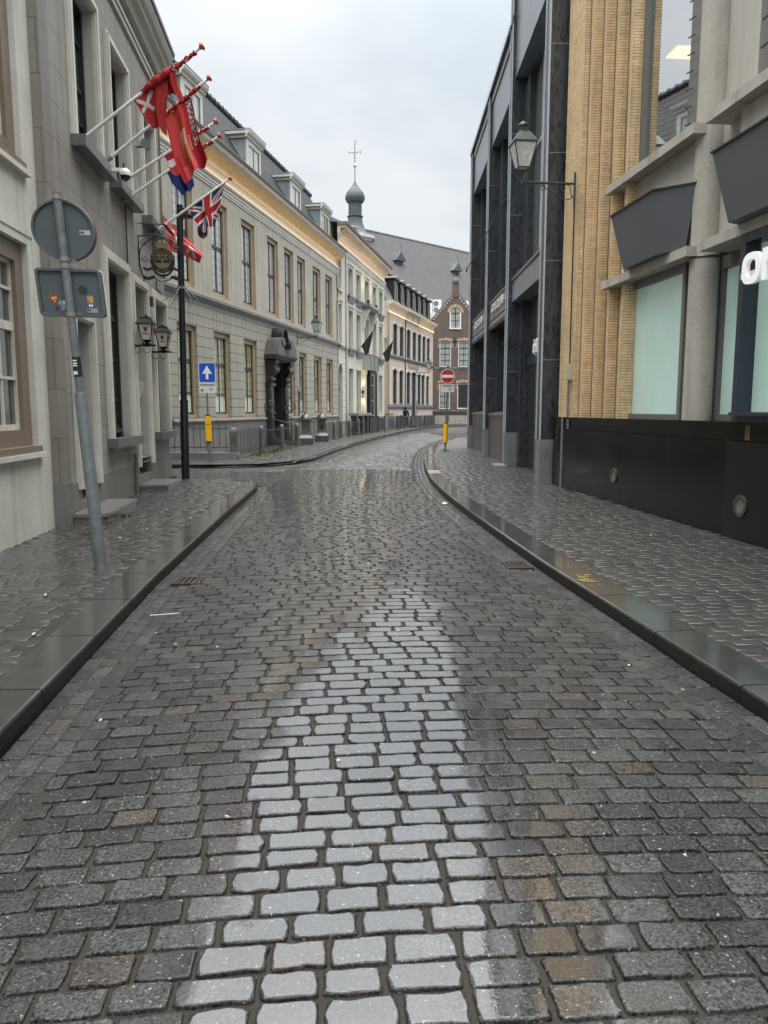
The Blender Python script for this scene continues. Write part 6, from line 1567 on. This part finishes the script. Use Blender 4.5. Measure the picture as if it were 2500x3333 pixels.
# black mast with camera arm and spikes
ma = thing('black_mast', 'tall black street mast with a camera arm and a ring of anti-climb spikes', 'mast', (-4.38, 16.91, .06)); lm = lambda z: (.012 * z, 0, z)
m = MB(1); m.tube([lm(-.1), lm(1.68), lm(1.74)], [.088, .088, .072], 16); m.tube([lm(1.74), lm(5.82)], .068, 16); m.tube([lm(1.70), lm(1.75)], .092, 16); m.build('pole', mat('mast_paint', (.011, .015, .02), .3), ma, smooth=True)
m = MB(1); m.tube([(.07, 0, 5.62), (.62, -.05, 5.56)], .055, 8); m.box(.02, .25, -.06, .06, 5.55, 5.75); m.build('camera_arm', M_sash, ma)
m = MB(1); m.tube([(.55, -.05, 5.54), (.55, -.05, 5.40)], .06, 10); m.lathe([(.02, 5.13), (.09, 5.18), (.11, 5.27), (.10, 5.36), (.06, 5.41)], (.55, -.05), 14); m.build('dome_camera', M_sash, ma, smooth=True)
m = MB(1); m.tube([lm(4.10), lm(4.16)], .085, 12)
for k in range(6): a = PI * k / 3 + .3; m.tube([(.05 + .08 * math.cos(a), .08 * math.sin(a), 4.13), (.05 + .42 * math.cos(a), .42 * math.sin(a), 3.80)], [.014, .006], 5)
m.build('spike_ring', M_galv, ma)

# ------------------------------------------------------------------ fences, posts, bollards
def iron_fence(p, q, h, label, step=.14, group='iron railings before the town house', sag=None, zb=.1, tips=True, r=.0095):
    o = thing('iron_railing', label, 'railing', (p[0], p[1], zb), math.atan2(q[1] - p[1], q[0] - p[0]), group); L = math.hypot(q[0] - p[0], q[1] - p[1])
    m = MB(1); n = max(2, int(L / step))
    top = sag or (lambda u: h)
    for i in range(n):
        x = L * (i + .5) / n; t_ = top(x / L); m.tube([(x, 0, .1), (x, 0, t_ + .07), (x, 0, t_ + .14)], [r, r, .003], 5)
    m.build('bar_row', M_black, o)
    m = MB(1); m.tube([(L * i / 14, 0, top(i / 14)) for i in range(15)], .017, 6); m.tube([(0, 0, .16), (L, 0, .16)], .015, 6); m.build('rail', M_black, o)
    return o
def stone_post(x, y, label, h=.93, r=.10):
    o = thing('stone_post', label, 'post', (x, y, .1), 0, 'round-headed stone fence posts'); m = MB(1); m.box(-r * 1.35, r * 1.35, -r * 1.35, r * 1.35, -.05, .14); m.build('foot', M_post, o)
    m = MB(1); m.lathe([(r, .14), (r * .97, h * .8), (r * 1.02, h * .82), (r * 1.02, h * .9), (r * .8, h * .97), (r * .4, h), (.01, h * 1.01)], (0, 0), 14); m.build('shaft', M_post, o, smooth=True); return o
kb = MB(1); kb.hull8([(-6.9, 23.55, .0), (-4.5, 23.42, .0), (-4.48, 23.9, .0), (-6.9, 24.0, .0), (-6.9, 23.55, .3), (-4.5, 23.42, .3), (-4.48, 23.9, .3), (-6.9, 24.0, .3)]); tag(kb.build('fence_kerb', M_bluestone), 'low stone kerb under the railing beside the blue sign', 'kerb stone')
f_ = iron_fence((-6.75, 23.72), (-4.75, 23.66), .78, 'iron railing with a drooping top rail on the low kerb beside the blue sign', .2, sag=lambda u: .74 + .42 * max(0, 1 - u / .5) ** 2, zb=.3)
PO = [(-4.62, 23.7), (-4.28, 26.9), (-3.92, 29.6), (-3.62, 32.2)]
for i, (x, y) in enumerate(PO): stone_post(x, y, ('thick round-headed stone post at the corner of the railing beside the blue sign', 'round-headed stone post, second from the blue sign', 'round-headed stone post before the dark portal', 'round-headed stone post next to the square gate pier')[i], .95, .13 if i == 0 else .09)
for i, (a, b) in enumerate(zip(PO, PO[1:])): iron_fence((a[0] + .02, a[1] + .15), (b[0], b[1] - .12), .78, ('iron railing between the corner post and the second stone post', 'iron railing just left of the dark portal', 'iron railing right before the dark portal')[i], .15)
# piers and gate before the portal
def gate_pier(x, y, label, diamond):
    o = thing('gate_pier', label, 'gate pier', (x, y, .1), .13, 'dark stone gate piers')
    m = MB(1); m.box(-.32, .32, -.32, .32, -.05, .28); m.square([(.30, .28), (.22, .42), (.19, .6), (.19, 1.0), (.27, 1.04), (.27, 1.12)], (0, 0)); m.build('pier_body', M_darkstone, o)
    m = MB(1); m.lathe([(.25, 1.12), (.22, 1.2), (.12, 1.3), (.04, 1.33), (.04, 1.38)], (0, 0), 14); m.build('cap', M_darkstone, o, smooth=True)
    if diamond: m = MB(1); m.prism([(0, .45), (.1, .7), (0, .95), (-.1, .7)], lambda p, d: (p[0], d, p[1]), -.205, -.19); m.build('diamond_panel', M_sash, o)
gate_pier(-3.42, 33.7, 'dark domed gate pier at the steps of the portal', False); gate_pier(-2.98, 36.9, 'heavy dark gate pier with a diamond on its face', True)
iron_fence((-3.36, 34.1), (-3.05, 36.5), .95, 'iron gate with drooping rail between the two dark gate piers', .3, sag=lambda u: 1.1 - .18 * math.sin(u * PI))
for k, (x, y, lab) in enumerate(((-4.75, 32.0, 'iron handrail with a spiral volute, left of the portal steps'), (-4.28, 34.6, 'iron handrail with a spiral volute, right of the portal steps'))):
    o = thing('stair_rail', lab, 'handrail', (x, y, .1), .2 - PI / 2 + PI / 2, 'spiral handrails of the portal'); m = MB(1)
    m.tube([(0, 0, 1.5)] + [(-.02 + a, 0, 1.62 + b) for a, b in spiral(.12, 0, .28, .05, PI, -1.5, 30)], [.02] * 32, 6)
    m.tube([(-.18, 0, 1.62), (-.12, 0, 1.3), (.25, 0, 1.1), (.8, 0, .95), (1.15, 0, 1.0)], .02, 6); m.build('volute_rail', M_black, o, smooth=True)
    m = MB(1)
    for x_ in (-.05, .15, .35, .6, .9): m.tube([(x_, 0, 0), (x_, 0, 1.2 - .2 * min(1, x_ / .6) if x_ > 0 else 1.3)], .014, 5)
    m.build('baluster_row', M_black, o)
P2 = [(-2.85, 37.6), (-2.55, 39.6), (-2.30, 41.4), (-1.95, 43.8), (-1.55, 46.5), (-1.30, 48.2)]
labs = ['round-headed post just past the diamond gate pier', 'round-headed post before the last town house windows', 'round-headed post before the arched hotel door', 'round-headed post before the hotel annexe', 'round-headed post before the stone hotel table', 'last round-headed post before the hotel entrance']
for (x, y), lab in zip(P2, labs): stone_post(x, y, lab, .93, .085)
for i, (a, b) in enumerate(zip(P2, P2[1:])): iron_fence((a[0], a[1] + .1), (b[0], b[1] - .1), .78, ['first iron railing past the diamond gate pier', 'second iron railing past the diamond gate pier', 'iron railing before the arched hotel door', 'iron railing before the hotel annexe windows', 'iron railing under the stone hotel table'][i], .17)
# dark canvas-screened terrace of the hotel and pink house
def screen(p, q, label, h=.95, group='dark screens before the hotel and pink house', m_=None):
    o = thing('terrace_screen', label, 'screen', (p[0], p[1], .1), math.atan2(q[1] - p[1], q[0] - p[0]), group); L = math.hypot(q[0] - p[0], q[1] - p[1])
    m = MB(1); m.box(.04, L - .04, -.02, .02, .08, h); m.build('panel', m_ or mat('black_screen', (.014, .015, .016), .6), o)
    m = MB(1); m.tube([(0, 0, h), (L, 0, h)], .022, 6); n = int(L / .16)
    for k in range(n): m.tube([(L * (k + .5) / n, 0, h), (L * (k + .5) / n, 0, h + .13)], [.012, .004], 4)
    m.tube([(0, 0, 0), (0, 0, h + .12)], .05, 8); m.tube([(L, 0, 0), (L, 0, h + .12)], .05, 8); m.build('post_row', M_black, o); return o
screen((-.95, 50.2), (-.45, 53.0), 'black screen left of the glass hotel door'); screen((-.42, 53.15), (.05, 55.8), 'black screen right of the glass hotel door')
tb = thing('stone_table', 'wide stone console table before the hotel front', 'console', (-1.75, 47.2, .1), math.atan2(13.75, 2.65)); m = MB(1); m.box(-.6, 3.2, -.35, .25, 1.15, 1.3); m.build('slab', M_bluestone, tb)
for x in (-.3, 1.3, 2.8): MB(1).mould([(-.2, 0), (.1, 0), (.18, .3), (.05, .6), (.2, 1.0), (.2, 1.15), (-.2, 1.15)], x - .12, x + .12).build('scroll_leg', M_darkstone, tb)
iron_fence((.1, 56.2), (.75, 59.4), 1.15, 'iron gate fence before the narrow gate wing', .25)
screen((1.02, 61.2), (1.35, 62.7), 'black screen with three dark planters, first before the pink house'); screen((1.38, 62.85), (1.72, 64.3), 'black screen with dark planter beside the walking person')
m_sc = mat('slate_screen', (.05, .055, .06), .5)
q = [(2.35, 66.8), (2.75, 68.4), (3.3, 70.5), (3.75, 72.0), (4.15, 73.4), (4.55, 74.7), (4.95, 76.0)]
for i, (a, b) in enumerate(zip(q, q[1:])):
    if i == 2: continue
    screen(a, b, ['slate-grey screen just right of the walking person', 'slate-grey screen before the pink house door', '', 'slate-grey screen with a white post, third from the brick house', 'slate-grey screen with a white post, second from the brick house', 'slate-grey screen with a white post, nearest the brick house'][i], .85, m_=m_sc)
wb = thing('litter_bin', 'small dark litter bin on a post before the brick house', 'bin', (6.1, 74.6, .1)); m = MB(1); m.lathe([(.14, .35), (.17, .4), (.19, .95), (.16, .97)], (0, 0), 12); m.build('bin', M_bluegrey, wb); m = MB(1); m.tube([(0, .2, 0), (0, .2, 1.0)], .035, 8); m.build('post', M_sash, wb)

# ------------------------------------------------------------------ walking person, seen from behind
pe = thing('person', 'person in black hooded jacket and blue jeans walking away past the pink house', 'person', (1.84, 66.0, .1), math.radians(-8))
def skin(name, verts, edges, mt, parent, sub=2):
    me = bpy.data.meshes.new(name); me.from_pydata([v[:3] for v in verts], edges, []); o = link(name, me, parent)
    sm = o.modifiers.new('skin', 'SKIN'); sd_ = o.modifiers.new('sub', 'SUBSURF'); sd_.levels = sub; sd_.render_levels = sub
    for i, v in enumerate(verts): me.skin_vertices[0].data[i].radius = (v[3], v[4] if len(v) > 4 else v[3]); me.skin_vertices[0].data[i].use_root = (i == 0)
    dg = bpy.context.evaluated_depsgraph_get(); nm = bpy.data.meshes.new_from_object(o.evaluated_get(dg)); o.modifiers.clear(); o.data = nm; nm.materials.clear(); nm.materials.append(mt)
    nm.polygons.foreach_set('use_smooth', [True] * len(nm.polygons)); return o
Skin_ = mat('skin', (.42, .25, .18), .5); Jk = mat('black_jacket', (.010, .010, .012), .6, .4, (6, .3), (60, .2)); Je = mat('blue_jeans', (.035, .055, .15), .75, .3, (6, .2), (80, .2)); Sh = mat('dark_shoe', (.012, .012, .014), .5)
V = [(0, 0, .93, .13, .11), (0, 0, 1.12, .13, .10), (0, .01, 1.32, .16, .11), (0, .02, 1.46, .07, .07), (0, .03, 1.55, .055), (0, .04, 1.66, .085, .10), (0, .04, 1.73, .06, .07),
     (-.1, 0, .86, .085), (-.12, .06, .48, .058), (-.12, -.08, .09, .04), (-.12, .04, .03, .035),
     (.1, 0, .86, .085), (.12, .12, .48, .058), (.12, .16, .09, .04), (.12, .28, .04, .035),
     (-.2, .0, 1.40, .055), (-.27, -.02, 1.14, .042), (-.22, .14, .95, .032), (-.2, .2, .88, .03), (.2, .0, 1.40, .055), (.27, -.03, 1.14, .042), (.23, .12, .94, .032), (.21, .18, .87, .03)]
Eg = [(0, 1), (1, 2), (2, 3), (3, 4), (4, 5), (5, 6), (0, 7), (7, 8), (8, 9), (9, 10), (0, 11), (11, 12), (12, 13), (13, 14), (2, 15), (15, 16), (16, 17), (17, 18), (2, 19), (19, 20), (20, 21), (21, 22)]
skin('body', V, Eg, Skin_, pe)
g_ = lambda v, k: (*v[:3], *(r + k for r in v[3:]))
J = [g_(V[0], .035), g_(V[1], .05), g_(V[2], .05), (0, .0, 1.47, .12, .11)] + [g_(V[i], .022) for i in (15, 16, 17)] + [g_(V[i], .022) for i in (19, 20, 21)]
skin('jacket', J, [(0, 1), (1, 2), (2, 3), (2, 4), (4, 5), (5, 6), (2, 7), (7, 8), (8, 9)], Jk, pe)
skin('hood', [(0, -.01, 1.48, .11, .11), (0, .005, 1.64, .125, .13), (0, .01, 1.76, .08, .09)], [(0, 1), (1, 2)], Jk, pe)
skin('jeans', [(0, 0, .93, .14, .12)] + [g_(V[i], .02) for i in (7, 8)] + [(-.12, -.075, .12, .062)] + [g_(V[i], .02) for i in (11, 12)] + [(.12, .155, .12, .062)], [(0, 1), (1, 2), (2, 3), (0, 4), (4, 5), (5, 6)], Je, pe)
for sx, w_ in ((-1, V[18]), (1, V[22])):
    hv = [(w_[0], w_[1], w_[2], .024, .016), (w_[0], w_[1] + .05, w_[2] - .045, .032, .014)]; he = [(0, 1)]
    for k, ln_ in enumerate((.06, .072, .068, .052)):
        x0 = w_[0] + (k - 1.5) * .018; n0 = len(hv); hv += [(x0, w_[1] + .085, w_[2] - .07, .0085), (x0, w_[1] + .085 + ln_ * .5, w_[2] - .085 - ln_ * .5, .007)]; he += [(1, n0), (n0, n0 + 1)]
    n0 = len(hv); hv += [(w_[0] - sx * .035, w_[1] + .05, w_[2] - .02, .009), (w_[0] - sx * .042, w_[1] + .085, w_[2] - .04, .008)]; he += [(0, n0), (n0, n0 + 1)]
    skin('hand', hv, he, Skin_, pe, 1)
for x, y in ((-.12, -.08), (.12, .16)): skin('shoe', [(x, y - .03, .05, .05), (x, y + .1, .04, .045), (x, y + .2, .035, .035)], [(0, 1), (1, 2)], Sh, pe, 1)

# ------------------------------------------------------------------ drains, litter, weeds, paint marks
def grate(x, y, w_, l_, rz, label):
    o = thing('drain_grate', label, 'drain', (x, y, crown(x, y) + .004), rz, 'gully grates at the kerbs'); m = MB(1); m.box(-w_ / 2, w_ / 2, -l_ / 2, -l_ / 2 + .03, -.02, .006); m.box(-w_ / 2, w_ / 2, l_ / 2 - .03, l_ / 2, -.02, .006); m.box(-w_ / 2, -w_ / 2 + .03, -l_ / 2 + .03, l_ / 2 - .03, -.02, .006); m.box(w_ / 2 - .03, w_ / 2, -l_ / 2 + .03, l_ / 2 - .03, -.02, .006)
    for k in range(6): xx = -w_ / 2 + .05 + k * (w_ - .1) / 5; m.box(xx - .01, xx + .01, -l_ / 2 + .03, l_ / 2 - .03, -.02, .004)
    m.build('grate', mat('rusty_iron', (.035, .026, .022), .5, .5, (8, .4), (60, .3)), o); m = MB(1); m.box(-w_ / 2 + .02, w_ / 2 - .02, -l_ / 2 + .02, l_ / 2 - .02, -.02, -.010); m.build('pit', M_sash, o)
def scrap(x, y, z, s_, label=None):
    m = MB(1); n = 9; pts = []
    k0 = R(0, 6)
    for i in range(n): a = 2 * PI * i / n; r_ = s_ * R(.55, 1.1); pts.append((r_ * math.cos(a) * 1.4, r_ * math.sin(a) * .8, R(.002, .008) * (1 + s_ * 25)))
    c = m.P(0, 0, s_ * .5 + .003); ids = [m.P(*p) for p in pts]; lo = [m.P(p[0] * .9, p[1] * .9, 0) for p in pts]
    for i in range(n): m.f.append([ids[i], ids[(i + 1) % n], c]); m.f.append([lo[i], lo[(i + 1) % n], ids[(i + 1) % n], ids[i]]); m.mi += [0, 0]
    o = m.build('paper_scrap', M_paper); o.location = (x, y, z); o.rotation_euler = (0, 0, R(0, 6)); return tag(o, label or 'tiny white scrap of litter lying on the wet paving', 'litter', 'white scraps of litter')
random.seed(21)
grate(-1.78, 7.0, .34, .3, .03, 'rusty drain grate in the left gutter beside the leaning sign'); grate(1.33, 7.75, .34, .34, .1, 'rusty drain grate in the right gutter')
tag(scrap(1.02, 12.95, .012, .085, 'crumpled white tissue in the right gutter, the largest piece of litter'), None)
for x, y in ((-1.45, 3.75), (-1.62, 5.3), (-1.1, 4.9), (-.2, 3.2), (.95, 3.3), (1.52, 4.6), (1.2, 4.05), (-.6, 2.75), (-1.9, 8.15), (-1.78, 8.6), (1.46, 7.5), (1.42, 7.75), (-2.2, 14.5), (.1, 5.2), (.85, 5.6), (-.95, 6.3), (-1.4, 5.0), (1.7, 4.2), (1.05, 2.5), (-1.2, 2.9)): scrap(x, y, crown(x, y) + .001, R(.005, .012))
for x, y in ((-2.75, 6.1), (-3.1, 8.9), (-3.0, 9.6), (-2.7, 10.6), (-3.5, 12.2), (-2.35, 5.0), (-2.55, 4.6), (2.9, 10.2), (3.2, 9.1), (3.0, 11.0), (2.75, 6.2)): scrap(x, y, .106, R(.008, .018))
o = MB(1); o.tube([(0, 0, .012), (.21, .06, .014)], .0045, 6); o = o.build('white_straw', M_paper); o.location = (-1.80, 5.75, crown(-1.7, 5.75)); tag(o, 'thin white drinking straw in the left gutter', 'litter')
yb = thing('yellow_paint', 'yellow spray-painted squiggle on the right kerb stone', 'paint mark', (1.69, 6.75, .1)); m = MB(1)
for k in range(14): m.box(.08 + R(-.07, .07), .11 + R(-.07, .09), -.15 + k * .022, -.13 + k * .022 + R(0, .01), .0035, .0055)
m.build('paint', M_yline, yb)
gs = MB(1)
def tuft(x, y, z, n, h, sp_):
    for _ in range(n):
        a = R(0, 6.3); px, py = x + random.gauss(0, sp_), y + random.gauss(0, sp_); hh = h * R(.5, 1.2); w_ = R(.003, .008) * (1 + h * 4); lx, ly = math.cos(a) * hh * R(.2, .8), math.sin(a) * hh * R(.2, .8)
        gs.face([(px - w_, py, z), (px + w_, py, z), (px + lx * .5 + w_ * .7, py + ly * .5, z + hh * .7)]); gs.face([(px - w_, py, z), (px + lx * .5 + w_ * .7, py + ly * .5, z + hh * .7), (px + lx, py + ly, z + hh)])
for i in range(26): u = i / 25; tuft(-4.28 + .9 * u + R(-.04, .1), 24.4 + 9 * u, .1, int(14 * R(.2, 1.6) * (1.6 if .05 < u < .45 else .5)), .11, .12)
for i in range(20): u = i / 19; tuft(-.75 + 2.4 * u, 50.6 + 13 * u, .1, 25, .06, .4)
tuft(-3.66, 10.75, .1, 60, .05, .06); tuft(-4.75, 17.3, .06, 30, .08, .06); tuft(-3.72, 10.2, .1, 40, .03, .05); tuft(2.3, 28.2, .1, 40, .06, .09); tuft(-3.6, 9.2, .1, 40, .02, .05); tuft(-2.3, 7.55, .098, 14, .012, .02)
tag(gs.build('weeds', M_grass, fix=False), kind='stuff')
